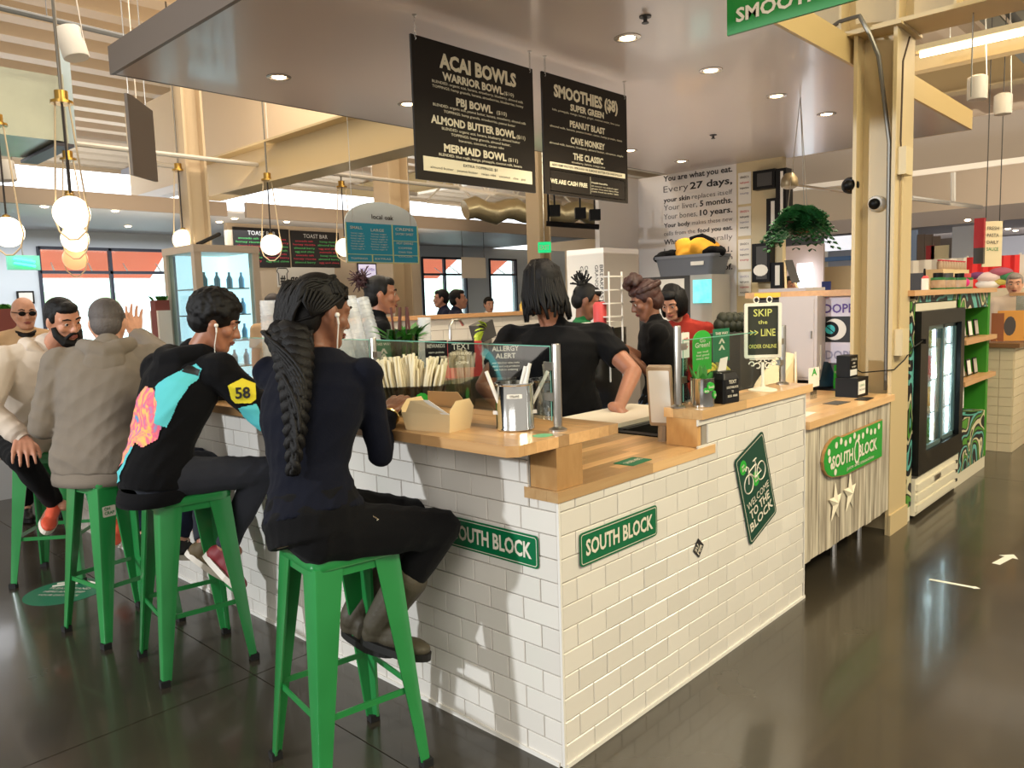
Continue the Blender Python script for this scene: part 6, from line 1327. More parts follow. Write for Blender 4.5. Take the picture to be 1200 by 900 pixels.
# ---------------------------------------------------------------- raised ledge at the right
G0 = V((.885, .10, LT)); G1 = V((1.86, .10, LT))
post(G0, .33, 'steel glass screen post at the left end of the raised ledge', out=(1, 0, 0)); post(G1, .29, 'steel glass screen post at the right end of the raised ledge', out=(-1, 0, 0))
t = thing('glass_screen', 'glass pane on the raised ledge behind the green signs', 'glass screen', (1.37, .1, LT)); MB().add([G0+V((.04, 0, .02)), G1+V((-.04, 0, .02)), G1+V((-.04, 0, .27)), G0+V((.04, 0, .27))], [(0, 1, 2, 3)]).build('pane', gm, t); MB().tube([G0+V((.04, 0, .02)), G0+V((.04, 0, .27)), G1+V((-.04, 0, .27))], .002, 4).build('polished_edge', ge, t)
c = V((.965, .035, LT)); t = thing('leaf_canister', 'steel canister with green logo stickers and fresh leaves on the raised ledge', 'canister', c)
MB().lathe([(.045, 0), (.048, .003), (.048, .115), (.05, .118), (.047, .118), (.046, .02), (0, .02)], c, n=28).build('can', chrome, t, 40)
for (a_, z, r, s) in ((-1.9, .085, .019, 'South'), (-1.35, .05, .018, 'Block'), (-2.3, .07, .012, 'so')):
    d = V((math.cos(a_+.0), math.sin(a_+.0), 0)); d = unit(d); uu = np.cross(Z_, d); MB().slab(c+d*.0475+Z_*z, uu, Z_, [(r*math.cos(a), r*.9*math.sin(a)) for a in np.linspace(0, 6.28, 13)[:-1]], .003).build('logo_sticker', bgm, t); text(s, c+d*.0512+Z_*(z-.006), uu, Z_, .011, print_w, t, r*1.5, .02, 'C')
for k in range(12): a = r4.uniform(0, 6.28); blade(c+V((.02*math.cos(a), .02*math.sin(a), .08)), (math.cos(a)*.5, math.sin(a)*.3, r4.uniform(.9, 2)), r4.uniform(.07, .11), .03, leafm, t, droop=.1)
# dispenser
c = V((1.125, .035, LT)); t = thing('napkin_dispenser', 'black napkin dispenser with white text message print on the raised ledge', 'dispenser', c); r_ = R_(-6); ux = V((math.cos(r_), math.sin(r_), 0)); uy = V((-ux[1], ux[0], 0))
P = lambda x, y, z: c+ux*x+uy*y+Z_*z
b = MB(); b.rings([[P(x*q, y*q, z) for x, y in rrect(.115, .10, .012)] for z, q in ((0, 1), (.004, 1.02), (.10, 1.0), (.125, .8), (.132, .6))]); b.build('casing', mat('dispenser_black', (16, 15, 16), .35, spec=.3), t)
for s, z, h, w in (('TEXT', .082, .014, .055), ('SOUTHBLOCK', .062, .009, .085), ('TO', .044, .009, .014), ('555 888', .026, .009, .07)): text(s, P(0, -.0512, z), ux, Z_, h, print_w, t, w, .02, 'C')
b = MB(); b.add([P(-.03, .0, .13), P(.03, .0, .13), P(.03, -.01, .19), P(-.028, -.012, .185)], [(0, 1, 2, 3)]); tag(b.build('napkin', paper), 'white napkin standing out of the black dispenser', 'napkin')
# sign cards behind the glass
def card(x0, y0, x1, y1, Y, m, lb, rows, pm=print_w, base=LT, round_=False, n='small_sign'):
    a = on(x0, y0, 'Y', Y); b_ = on(x1, y1, 'Y', Y); w = b_[0]-a[0]; z1 = a[2]; z0 = on(x0, y1, 'Y', Y)[2]; o = V(((a[0]+b_[0])/2, Y, (z0+z1)/2)); h = z1-z0
    t = thing(n, lb, 'sign', (o[0], Y, base)); pol = rrect(w, h, .004, 2) if not round_ else [(-w/2, -h/2), (w/2, -h/2)]+[(w/2*math.cos(q), h/2-w*.3+w*.3*math.sin(q)) for q in np.linspace(0, math.pi, 12)]
    MB().slab(o, X_, Z_, pol, -.003).build('card', m, t)
    if z0 > base+.003: MB().box((o[0]-w*.3, Y+.001, base), (o[0]+w*.3, Y+.004, z0+.01)).build('holder', clearp, t)
    for s, fy, fh, fw in rows: text(s, o+Z_*h*(.5-fy), X_, Z_, h*fh, pm, t, w*fw, .02, 'C')
    return t
card(812, 388, 834, 436, .12, bgm, 'bright green card with a rounded top reading go green', [('Go', .3, .1, .3), ('Green!', .42, .12, .8), ('eat well', .56, .05, .6), ('feel good', .64, .05, .7), ('every day', .72, .05, .7)], round_=True)
card(836, 386, 855, 425, .125, gs, 'darker green card with white arrows beside the rounded card', [('THIS WAY', .18, .08, .8), ('^', .55, .25, .4), ('^', .75, .25, .4)])
card(799, 390, 808, 420, .12, paper, 'narrow white card with coloured icons by the left ledge post', [('wifi', .3, .1, .6), ('pay', .6, .1, .6)], pm=mat('red_print', (200, 60, 70), .6))
card(912, 382, 921, 420, .14, ks, 'narrow black hours card beside the right ledge post', [('OPEN', .2, .1, .8), ('9 TO 5', .45, .1, .8), ('DAILY', .7, .1, .8)])
# bananas
q = V((1.33, .225, .93)); banm = mat('banana_yellow', (206, 190, 50), .5, nscale=8, namp=.4, rgb2=(226, 206, 70))
t = thing('banana_bowl', 'steel bowl holding the bananas behind the raised ledge', 'bowl', (1.56, .33, .934)); cb = V((1.56, .34, .934)); MB().lathe([(.06, 0), (.11, .07), (.113, .072), (.105, .07), (.055, .006), (0, .006)], cb, n=20).build('bowl', steel, t, True)
for k in range(6):
    a = -.5+k*.25; b = MB(); pts = []; n = 9
    for i in range(n): f = i/(n-1); th = (f-.5)*1.9; pts.append(cb+V((.03*(k-2.5)+.02*math.sin(a), -.10*math.cos(th)+.05, .16+.12*math.sin(th)))+X_*.012*(k-2.5)*math.cos(th))
    b.tube(pts, [.004, .012, .018, .020, .020, .020, .018, .010, .005], 7); tag(b.build('banana', banm, None, True), ('leftmost banana of the bunch behind the ledge', 'second banana from the left in the bunch', 'third banana from the left in the bunch', 'third banana from the right in the bunch', 'second banana from the right in the bunch', 'rightmost banana of the bunch beside the chalkboard stand')[k], 'banana', 'bananas behind the ledge')
# chalkboard stand
c = V((1.59, .075, LT)); t = thing('chalkboard_stand', 'small chalkboard in a cream frame on a scrolled cream stand reading skip the line', 'chalkboard', c)
cs = mat('stand_cream', (232, 226, 206), .45); MB().lathe([(.066, 0), (.064, .004), (.04, .010), (.012, .018), (.007, .03), (.0065, .13), (0, .13)], c, n=28).build('base', cs, t, True)
e = unit((CAM-c)*V((1, 1, 0))); e = unit(e*.5+V((-.5, -.86, 0))*.5); u = np.cross(Z_, e); d_ = FW@(c-CAM); sc_ = d_/F_PX
wB, hB = 43*sc_, 64*sc_; o = V((c[0], c[1], on(892, 381, 'X', c[0])[2])); o[2] = LT+.13+hB/2+.02
MB().slab(o-e*.004, u, Z_, rrect(wB, hB, .006), -.002).build('slate', mat('slate_black', (52, 54, 40), .8), t) if False else MB().slab(o-e*.008, u, Z_, rrect(wB, hB, .006), .006).build('slate', mat('slate_black', (48, 50, 38), .8), t)
b = MB(); P0 = rrect(wB, hB, .008); P1 = rrect(wB-.03, hB-.03, .004); ringpoly(b, o, u, Z_, P0, P1, .006); ringpoly(b, o, u, Z_, P1, P1, .0); n = len(P0)
wv = np.cross(u, Z_); b.add([o+u*x+Z_*y-wv*.008 for x, y in P0]+[o+u*x+Z_*y+wv*.006 for x, y in P0], [(i, (i+1) % n, n+(i+1) % n, n+i) for i in range(n)]); b.add([o+u*x+Z_*y-wv*.002 for x, y in P1]+[o+u*x+Z_*y+wv*.006 for x, y in P1], [((i+1) % n, i, n+i, n+(i+1) % n) for i in range(n)]); b.build('frame', cs, t)
chk = mat('chalk_yellow', (206, 206, 110), .8)
for s, fy, h, w in (('SKIP', .24, .13, .5), ('the', .38, .07, .25), ('>> LINE', .60, .13, .68), ('ORDER ONLINE', .82, .07, .75)): text(s, o+Z_*hB*(.5-fy)-wv*.0015, u, Z_, hB*h, chk, t, wB*w, .01, 'C')
b = MB()
for g in (-1, 1):
    for k, (r, cx_, cz) in enumerate(((.018, .024, .112), (.014, .05, .122), (.012, .016, .138))): b.tube([c+u*g*(cx_+r*math.cos(a)*(1-.1*a))+Z_*(cz+r*math.sin(a)*(1-.1*a)) for a in np.linspace(0, 5.2, 12)], .003, 5)
b.tube([c+u*-.06+Z_*.145, c+u*.06+Z_*.145], .004, 5)
for g in (-.03, .03): b.tube([o+u*(g+.012*math.cos(a))+Z_*(hB/2+.014+.014*math.sin(a)) for a in np.linspace(0, 6.0, 10)], .003, 5)
b.build('scrollwork', cs, t)
# ---------------------------------------------------------------- counter 2 items
bagm = mat('paper_bag_beige', (216, 196, 158), .7, bump=.2, bscale=20)
c = V((2.62, .50, CT)); t = thing('paper_bag', 'crumpled beige paper bag lying on the plank fronted counter', 'bag', c); b = MB()
w1 = [(-.17, -.09), (.17, -.09), (.17, .09), (-.17, .09)]
b.add([c+V((x, y, 0)) for x, y in w1]+[c+V((-.13, -.06, .10)), c+V((.12, -.10, .27)), c+V((.17, .04, .29)), c+V((-.10, .06, .12))], [(3, 2, 1, 0), (4, 5, 6, 7), (0, 1, 5, 4), (1, 2, 6, 5), (2, 3, 7, 6), (3, 0, 4, 7)]); o = b.build('bag_body', bagm, t); md = o.modifiers.new('b', 'BEVEL'); md.width = .02; md.segments = 3
MB().slab(c+V((.08, -.1, .16)), unit((1, -.1, 0)), Z_, [(.0, -.1), (.02, -.1), (.02, .12), (.0, .12)], .001).build('white_strip', paper, t)
card(948, 432, 960, 455, .30, paper, 'small white and green card standing on the plank counter', [('A', .4, .35, .5)], pm=bgm, base=CT)
c = on(985, 455, 'Z', CT); t = thing('leaflet_stand', 'green leaflet leaning beside the black donation box', 'leaflet', c); u = unit((.8, -.6, 0)); MB().slab(V(c)+Z_*.075, u, unit((.1, .25, 1)), [(-.07, -.075), (.07, -.075), (.09, .08), (-.03, .08)], .004).build('leaflet', bgm, t); text('FRESH JUICE', V(c)+Z_*.10, u, unit((.1, .25, 1)), .014, print_w, t, .09, .02, 'C', depth=.006); text('ORDER', V(c)+Z_*.06, u, unit((.1, .25, 1)), .014, print_w, t, .06, .02, 'C', depth=.006)
tag(MB().slab(V(c)+V((.06, .09, .10)), u, unit((.1, .3, 1)), [(-.14, -.1), (.1, -.1), (.1, .06), (-.14, .08)], .003).build('dark_poster', mat('teal_black_poster', (16, 60, 78), .5, nscale=9, namp=.1, rgb2=(20, 20, 26))), 'dark teal poster standing behind the green leaflet', 'poster')
c = V((2.98, .13, CT)); t = thing('donation_box', 'black two tier box with white notices on the plank counter by the column', 'box', c)
MB().box((c[0]-.09, c[1]-.03, CT), (c[0]+.09, c[1]+.1, CT+.115)).build('lower_box', black, t); MB().box((c[0]-.05, c[1]+.03, CT+.115), (c[0]+.08, c[1]+.11, CT+.245)).build('upper_box', black, t)
MB().box((c[0]-.08, c[1]-.033, CT+.018), (c[0]+.03, c[1]-.03, CT+.095)).build('notice', paper, t); text('CARDS', (c[0]-.025, c[1]-.0335, CT+.065), X_, Z_, .012, print_g, t, .08, .01, 'C'); text('ONLY PLEASE', (c[0]-.025, c[1]-.0335, CT+.04), X_, Z_, .01, print_k, t, .09, .01, 'C')
MB().box((c[0]-.045, c[1]+.027, CT+.125), (c[0]+.06, c[1]+.03, CT+.16)).build('notice', paper, t)
for k, s in enumerate(('CONTACTLESS', 'CARD', 'PAYMENT')): text(s, (c[0]+.01, c[1]+.0285, CT+.215-.022*k), X_, Z_, .011, print_w, t, (.09, .04, .07)[k], .02, 'C')
tag(MB().tube([(c[0]+.085, c[1]+.06, CT+.16), (c[0]+.13, c[1]+.02, CT+.13), (cx0-.015, -.02, CT+.15), (cx0+.15, -.03, CT+.20), (3.45, -.035, 1.15), (3.57, -.06, 1.19)], .004, 6).build('power_cable', black, None, True), 'thin black cable running from the donation box past the column to the fridge', 'cable')
for k, (x, y, w, h, a, m_) in enumerate(((2.12, .12, .18, .11, 5, paper), (2.25, .40, .16, .12, 0, paper), (2.62, .12, .16, .09, -4, dkgrey), (2.86, .02+.03, .15, .07, 3, black))): tag(MB().rbox((x, y, CT+.001+.0004*k), (w, h, .002), R_(a)).build('flyer', m_), ('white flyer at the left front of the plank counter', 'second white flyer farther back on the plank counter', 'grey flyer in the middle of the plank counter', 'black flyer by the donation box')[k], 'flyer', 'flyers on the plank counter')
# partition behind with cap, posters and cabinet
zc_ = on(940, 341, 'X', 3.4)[2]; yl_ = on(884, 343, 'X', 3.4)[1]
t = thing('partition', 'low partition with a timber cap left of the column', None, (3.45, .6, 0)); t['kind'] = 'structure'
MB().box((3.4, .25, 0), (3.48, yl_, zc_-.04)).build('core', mat('partition_dark', (70, 66, 62), .6), t); MB().box((3.34, .25, zc_-.04), (3.62, yl_+.04, zc_)).build('timber_cap', mat('timber_cap'), t); MB().box((3.337, yl_-.22, zc_-.036), (3.34, yl_-.03, zc_-.006)).build('yellow_label', mat('yellow_tape', (236, 200, 60), .5), t)
def xpan(x0, y0, x1, y1, X, th, m, name, label, cat, group=None):
    a = on(x0, y0, 'X', X); b_ = on(x1, y1, 'X', X); z0 = on(x0, y1, 'X', X)[2]; t = thing(name, label, cat, (X, (a[1]+b_[1])/2, z0), group); MB().box((X, b_[1], z0), (X+th, a[1], a[2])).build('panel', m, t); return t, a[1], b_[1], z0, a[2]
t, ya, yb, z0, z1 = xpan(913, 348, 957, 444, 3.25, .14, mat('cabinet_grey', (196, 186, 184), .45), 'wall_cabinet', 'plain pale grey metal cabinet under the timber cap', 'cabinet'); MB().box((3.245, yb+.02, z0+.02), (3.25, ya-.02, z1-.02)).build('door', mat('cabinet_grey'), t); MB().cyl((3.24, yb+.035, (z0+z1)/2), (3.24, yb+.035, (z0+z1)/2+.05), .005, 6).build('handle', steel, t)
lav = mat('poster_lavender', (214, 208, 222), .6); pv = mat('violet_print', (90, 60, 140), .5)
t, ya, yb, z0, z1 = xpan(964, 347, 1003, 371, 3.392, .006, lav, 'poster', 'pale poster with purple letters above the round teal print', 'poster'); text('DOPE', (3.390, ya-.01, z0+.025), -Y_, Z_, (z1-z0)*.42, pv, t, (ya-yb)*.9, .02); text('local', (3.390, ya-.01, z1-.02), -Y_, Z_, .011, mat('red_print', (200, 60, 70), .6), t, .03, .01)
t, ya, yb, z0, z1 = xpan(960, 372, 1003, 400, 3.392, .006, mat('poster_black', (20, 20, 22), .5), 'poster', 'black and white poster with a teal disc between two pale posters', 'poster'); cc = V((3.390, ya-.075, (z0+z1)/2))
for r, m_, k in ((.088, paper, 0), (.066, black, 1), (.038, mat('disc_teal', (50, 180, 180), .5), 2)): MB().slab(cc-X_*.001*k-Y_*(.03 if k == 0 else 0), -Y_, Z_, [(r*math.cos(a)*.85, r*math.sin(a)*.8) for a in np.linspace(0, 6.28, 25)[:-1]], .0008).build('disc_print', m_, t)
MB().tube([cc-X_*.004+Y_*.025+Z_*.02, cc-X_*.004-Y_*.025-Z_*.02], .003, 4).build('disc_print', black, t)
t, ya, yb, z0, z1 = xpan(966, 401, 1003, 425, 3.392, .006, lav, 'poster', 'pale poster with grey letters below the teal disc', 'poster'); text('DOPE', (3.390, ya-.01, z0+.025), -Y_, Z_, (z1-z0)*.42, mat('grey_print', (150, 146, 170), .5), t, (ya-yb)*.9, .02)
t, ya, yb, z0, z1 = xpan(928, 404, 962, 432, 3.30, .006, paper, 'paper_sheet', 'white sheets of paper behind the beige bag', 'paper')
# fern
c = dp(937, 262, 5.6); t = thing('hanging_fern', 'bushy green fern in a basket hanging left of the column', 'plant', c)
MB().ball(c-Z_*.0, (.10, .10, .09)).build('basket', mat('coir_brown', (70, 56, 40), .9), t, True)
for a in (0, 2.1, 4.2): MB().cyl(c+V((.09*math.cos(a), .09*math.sin(a), .02)), (c[0], c[1], 2.9), .003, 4).build('wire', steel, t)
r5 = np.random.default_rng(12); fm_ = mat('fern_green', (34, 104, 48), .6, nscale=10, namp=.4, rgb2=(20, 66, 34))
for k in range(170):
    a = r5.uniform(0, 6.28); el = r5.uniform(-.2, 1.3); d = V((math.cos(a)*math.cos(el), math.sin(a)*math.cos(el), math.sin(el))); L = r5.uniform(.13, .21); b = MB(); p = c+d*.07; s = unit(np.cross(d, Z_+V((.01, 0, 0)))); n = 8
    for i in range(n):
        f = i/n; q = p+d*L*f-Z_*L*.9*f*f; w = .06*(1-f*.6); 
        for g in (-1, 1): b.add([q, q+s*g*w-Z_*.01+d*.008, q+s*g*w*.9-Z_*.02+d*.032, q+d*.024], [(0, 1, 2, 3)])
    o = b.build('frond', fm_, t)
# sheets and black framed signs at the right end of the wall
for k, (y0, y1) in enumerate(((203, 240), (243, 277), (281, 316), (319, 347))):
    t, ya, yb, z0, z1 = xpan(865, y0, 880, y1, XW-.006, .004, paper, 'notice_sheet', ('top notice sheet in the column beside the quotation', 'second notice sheet from the top beside the quotation', 'third notice sheet from the top beside the quotation', 'lowest notice sheet beside the quotation')[k], 'paper', 'notice sheets on the wall')
    for j in range(4): text(('GRADE A', 'health permit', 'inspection', 'county')[j], (XW-.008, (ya+yb)/2, z1-.06-.055*j), -Y_, Z_, .022, (print_k, mat('red_print'), print_k, mat('grey_print'))[(j+k) % 4], t, (ya-yb)*.7, .01, 'C')
fk = mat('frame_black', (12, 11, 11), .45, spec=.25)
for k, (x0, y0, x1, y1, th, mf, lb) in enumerate(((882, 201, 908, 223, .10, dkgrey, 'black framed landscape sign near the canopy'), (909, 198, 921, 272, .16, paper, 'tall black framed sign, rightmost and highest'), (898, 233, 911, 285, .12, paper, 'tall narrow black framed sign below the landscape one'), (881, 286, 902, 331, .12, dkgrey, 'black framed sign with a white oval at its foot'), (903, 308, 917, 338, .10, paper, 'lowest black framed white sign by the fern'))):
    a = on(x0, y0, 'X', XW-th); b_ = on(x1, y1, 'X', XW-th); z0 = on(x0, y1, 'X', XW-th)[2]; t = thing('framed_sign', lb, 'framed sign', (XW-th/2, (a[1]+b_[1])/2, z0), 'black framed signs'); MB().box((XW-th, b_[1], z0), (XW, a[1], a[2])).build('frame', fk, t); MB().box((XW-th-.004, b_[1]+.03, z0+.03), (XW-th, a[1]-.05, a[2]-.03)).build('face', mf, t)
    if k == 3: MB().slab((XW-th-.0045, (a[1]+b_[1])/2, z0+.12), -Y_, Z_, [(.08*math.cos(q), .06*math.sin(q)) for q in np.linspace(0, 6.28, 14)[:-1]], -.001).build('oval_print', paper, t)
c = dp(925, 216, 6.2); t = thing('dome_lamp', 'round brownish dome lamp beside the topmost framed sign', 'lamp', c); MB().lathe([(.001, .09), (.035, .085), (.062, .045), (.068, 0), (.062, -.02), (.035, -.035), (.001, -.04)], c, n=18).build('shade', mat('dome_bronze', (120, 104, 76), .35, .5), t, True); MB().cyl(c+X_*.0, (XW+.02, c[1]+.0, c[2]+.05), .012, 6).build('wall_arm', steel, t)
# ---------------------------------------------------------------- back of the stall
t = thing('back_counter', 'steel back counter along the quotation wall', 'counter', (5.6, 2.7, 0)); MB().box((5.25, 2.05, 0), (XW-.01, yA-.02, .93)).build('body', steel, t); MB().box((5.22, 2.03, .93), (XW-.01, yA-.02, .96)).build('steel_top', steel, t)
ytA = on(770, 340, 'X', 5.5)[1]; ytB = on(834, 340, 'X', 5.5)[1]; zs = on(800, 323, 'X', 5.5)[2]
t = thing('juice_machine', 'tall grey machine with a glowing teal screen under the grey tub', 'machine', (5.6, ytB, .96)); ym = on(806, 340, 'X', 5.45)[1]
MB().box((5.5, ytB, .96), (5.9, ym, zs)).build('housing', mat('machine_grey', (178, 172, 166), .4), t); MB().box((5.485, on(836, 350, 'X', 5.5)[1]+.02, on(820, 355, 'X', 5.5)[2]), (5.5, on(813, 350, 'X', 5.5)[1], on(820, 328, 'X', 5.5)[2])).build('screen', mat('teal_screen', (90, 214, 214), .3, emit=(80, 220, 215), estr=1.3, nscale=14, namp=.3, rgb2=(170, 236, 232)), t); MB().box((5.484, ytB-.0, .96), (5.5, ym, 1.06)).build('base_trim', steel, t)
t = thing('white_machine', 'white fronted machine with two labels left of the glowing screen', 'machine', (5.7, ytA, .96)); MB().box((5.52, ym+.01, .96), (5.9, ytA+.25, zs)).build('housing', dkgrey, t); MB().box((5.51, ym+.08, 1.2), (5.52, ytA-.02, zs-.03)).build('label_panel', paper, t)
for k in range(2): text('FROYO', (5.508, ym+.22+.13*k, zs-.2), -Y_, Z_, .03, print_k, t, .09, .01, 'C')
zt_ = on(800, 299, 'X', 5.5)[2]; t = thing('plastic_tub', 'grey plastic tub on top of the machines', 'tub', (5.65, (ytA+ytB)/2, zs))
b = MB(); cx_, cy_ = 5.68, (ytA+ytB)/2; L_ = (ytA-ytB)/2+.03
b.rings([[(cx_+x*q, cy_+y*q, z) for x, y in rrect(.40, 2*L_, .05)] for z, q in ((zs, .86), (zt_-.03, .97), (zt_-.03, 1.02), (zt_, 1.02), (zt_, .97), (zs+.03, .85))]); b.build('tub', mat('tub_grey', (112, 116, 124), .5), t, 40); MB().box((cx_-.205, cy_-.25, zs+.10), (cx_-.195, cy_-.10, zs+.14)).build('label', paper, t)
b = MB(); r6 = np.random.default_rng(5)
for k in range(16): b.ball((cx_+r6.uniform(-.08, .08), cy_-.04+r6.uniform(-.16, .13), zt_+.0+r6.uniform(0, .12)), (.09, .12, .09), None, 10, 7)
tp = thing('yellow_cloth', 'mustard yellow jacket heaped in the grey tub', 'clothing', (cx_, cy_, zt_)); o = remesh(b, 'cloth', mat('mustard_cloth', (222, 160, 44), .85, bump=.3, bscale=20), tp, .018, 3, [(.012, (20, 14, 30), 1.)])
b = MB()
for k in range(14): b.ball((cx_+r6.uniform(-.1, .1), cy_+(-.25 if k % 2 else .28)+r6.uniform(-.08, .08), zt_+r6.uniform(-.02, .05)), (.08, .07, .05), None, 8, 6)
b.tube([(cx_-.05, cy_+.0, zt_+.17), (cx_, cy_-.12, zt_+.20), (cx_, cy_-.25, zt_+.14), (cx_, cy_-.27, zt_+.04)], .03, 8)
tp = thing('black_bag', 'black bag and straps around the mustard jacket in the tub', 'bag', (cx_, cy_, zt_)); remesh(b, 'bag', c_blk if 'c_blk' in globals() else black, tp, .016, 2)
# heap of avocados and black tubs
ORD = ('first', 'second', 'third', 'fourth', 'fifth', 'sixth', 'seventh', 'eighth', 'ninth', 'tenth')
for k in range(9):
    q = dp(843+k*3.6, 381-7*(k % 2), 5.4); b = MB().ball(q, (.042, .042, .05), None, 10, 7)
    tag(b.build('avocado', mat('avocado_dark', (26, 28, 20), .5, nscale=8, namp=.4, rgb2=(44, 50, 24)), None, True), 'dark avocado, %s from the left in the heap behind the green cards' % ORD[k], 'avocado', 'avocados behind the ledge')
t = thing('avocado_crate', 'dark crate carrying the avocados behind the ledge', 'crate', dp(858, 400, 5.3)); q = dp(858, 392, 5.3); MB().box((q[0]-.12, q[1]-.12, 0), (q[0]+.16, q[1]+.14, q[2]+.01)).build('crate', dkgrey, t)
# white freezer box with vertical lettering
dF = 6.4; cF = dp(707, 290, dF); yF = on(664, 296, 'X', cF[0])[1]; xF = on(748, 291, 'Y', cF[1])[0]
t = thing('menu_cabinet', 'tall white cabinet with vertical lettering behind the workers', 'cabinet', (cF[0], cF[1], 0)); MB().box((cF[0]+.003, cF[1], 0), (xF, yF, cF[2])).build('body', mat('cabinet_side_grey', (168, 160, 154), .5), t); MB().box((cF[0], cF[1], 0), (cF[0]+.003, yF, cF[2])).build('front', white, t)
for k, s in enumerate(('BREAKFAST MENU', 'GRANOLA AND OATS', 'COLD PRESSED', 'GO FRESH')): text(s, (cF[0]-.001, cF[1]+(yF-cF[1])*(.14+.13*k+(.12 if k > 1 else 0)), cF[2]-.10), -Z_, Y_*-1 if False else -Y_, .03, mat('quote_print_thin', (86, 84, 86), .6), t, .45 if k < 2 else .3, .01) if False else text(s, (cF[0]-.001, cF[1]+(yF-cF[1])*(.10+.13*k+(.14 if k > 1 else 0)), cF[2]-.14), -Z_, -Y_, .034, dkgrey, t, .5 if k < 2 else .32, .01)
# acrylic rack, red jug, tray of cups
q = dp(714, 350, 5.0); t = thing('acrylic_rack', 'clear and white tiered rack between the workers', 'rack', (q[0], q[1], 1.0))
for k in range(4): MB().obox((q[0], q[1], q[2]+.14-.085*k), (.14, .12, .008), (X_, Y_, Z_)).build('tier', white, t)
for sx in (-.07, .07): MB().cyl((q[0]+sx, q[1]-.05, .99), (q[0]+sx, q[1]-.05, q[2]+.17), .006, 6).build('upright', white, t)
q = dp(703, 372, 5.0); tag(MB().lathe([(.04, -.1), (.045, .08), (.03, .10), (.0, .10)], q, n=14).build('red_jug', mat('red_plastic'), None, True), 'red plastic jug beside the tiered rack', 'jug')
t = thing('island_counter', 'steel island the till workers stand at', 'counter', dp(715, 395, 4.9)*V((1, 1, 0))); q = dp(718, 395, 4.95); zz = dp(718, 385, 4.95)[2]; MB().box((q[0]-.12, 1.485, 0), (q[0]+.3, 1.59, zz)).build('body', steel, t)
t = tag(MB().box((q[0]-.1, 1.48, zz), (q[0]+.25, 1.595, zz+.04)).build('paper_tray', paper), 'white tray of papers on the steel island', 'tray')
# ================================================================= FRIDGE AND MURAL UNIT
FY = -.045
t = thing('drinks_fridge', 'black framed glass door drinks fridge on a white base right of the column', 'fridge', (4.1, .2, 0))
fw = mat('fridge_white', (222, 214, 190), .4); x0, x1, zt_ = 3.60, 4.66, 1.425
b = MB(); b.box((x0, FY+.02, .03), (x1, .55, .28)); b.box((x0, FY+.05, .28), (x0+.04, .55, zt_)); b.box((x1-.04, FY+.05, .28), (x1, .55, zt_)); b.box((x0, FY+.05, zt_-.05), (x1, .55, zt_)); b.box((x0+.04, .5, .28), (x1-.04, .55, zt_-.05)); b.build('cabinet', fw, t)
zd0, zd1 = .30, 1.375
b = MB(); b.box((x0-.005, FY, zd0), (x0+.16, FY+.05, zd1)); b.box((x1-.09, FY, zd0), (x1+.005, FY+.05, zd1)); b.box((x0+.16, FY, zd1-.10), (x1-.09, FY+.05, zd1)); b.box((x0+.16, FY, zd0), (x1-.09, FY+.05, zd0+.14)); b.build('door_surround', mat('fridge_black', (9, 11, 11), .35, spec=.25), t)
MB().box((x0+.04, .46, .28), (x1-.04, .5, zt_-.05)).build('lit_back', mat('fridge_back_glow', (220, 240, 248), .5, emit=(200, 232, 248), estr=1.6), t)  # emission stands in for the interior lighting on the back panel
xm = (x0+.16+x1-.09)/2
for k, (a, c_) in enumerate(((x0+.16, xm+.02), (xm-.02, x1-.09))):
    d = thing('sliding_door', None, None, (0, 0, 0)); bpy.data.objects.remove(d)
    dr = MB(); yy = FY+.015+.018*k
    for (p, q) in (((a, zd0+.14), (a+.035, zd1-.10)), ((c_-.035, zd0+.14), (c_, zd1-.10))): dr.box((p[0], yy, p[1]), (q[0], yy+.015, q[1]))
    dr.box((a, yy, zd0+.14), (c_, yy+.015, zd0+.17)); dr.box((a, yy, zd1-.13), (c_, yy+.015, zd1-.10)); o = dr.build('sliding_door', mat('door_teal_grey', (74, 98, 98), .35), t)
    g = MB().box((a+.035, yy+.006, zd0+.17), (c_-.035, yy+.009, zd1-.13)); q_child(g, 'pane', gm, o, t) if 'q_child' in globals() else g.build('pane', gm, t)
MB().box((x1-.055, .0, .29), (x1-.045, .46, zt_-.06)).build('white_lining', white, t); MB().box((x0+.045, .0, .285), (x1-.05, .46, .295)).build('white_lining', white, t)
for xx_ in (x0+.2, xm, x1-.12):
    MB().cyl((xx_, .03, .45), (xx_, .03, 1.25), .010, 8).build('led_tube', mat('led_white', (240, 250, 255), .4, emit=(226, 242, 255), estr=12), t)
    l = bpy.data.lights.new('fridge_led', 'POINT'); l.energy = 5; l.color = (.85, .94, 1); l.shadow_soft_size = .05; o = bpy.data.objects.new('fridge_led', l); COL.objects.link(o); o.parent = t; o.location = V((xx_, .12, .9))-ploc(t)
for k in range(4): MB().box((x0+.05, .02, .42+.23*k), (x1-.05, .46, .43+.23*k)).build('wire_shelf', steel, t)
bc = [(60, 150, 60), (230, 150, 50), (200, 60, 80), (236, 220, 120), (120, 60, 130), (90, 170, 90)]
nb_ = 0
for k in range(4):
    for j in range(8):
        xx = x0+.2+j*.105; m_ = mat('juice_%d' % ((j+k) % 6), bc[(j+k) % 6], .25); c = V((xx, .12+.02*(j % 2), .43+.23*k)); bt = thing('juice_bottle', 'small juice bottle, %s from the left on the %s shelf of the drinks fridge' % (ORD[j], ('lowest', 'second', 'third', 'top')[k]), 'bottle', c, 'juice bottles in the fridge, %s shelf' % ('lowest', 'second', 'third', 'top')[k])
        MB().lathe([(.028, 0), (.03, .01), (.03, .09), (.014, .125), (.014, .14), (0, .14)], c, n=10).build('bottle', m_, bt, True); MB().lathe([(.016, .14), (.016, .158), (0, .158)], c, n=8).build('lid', white, bt)
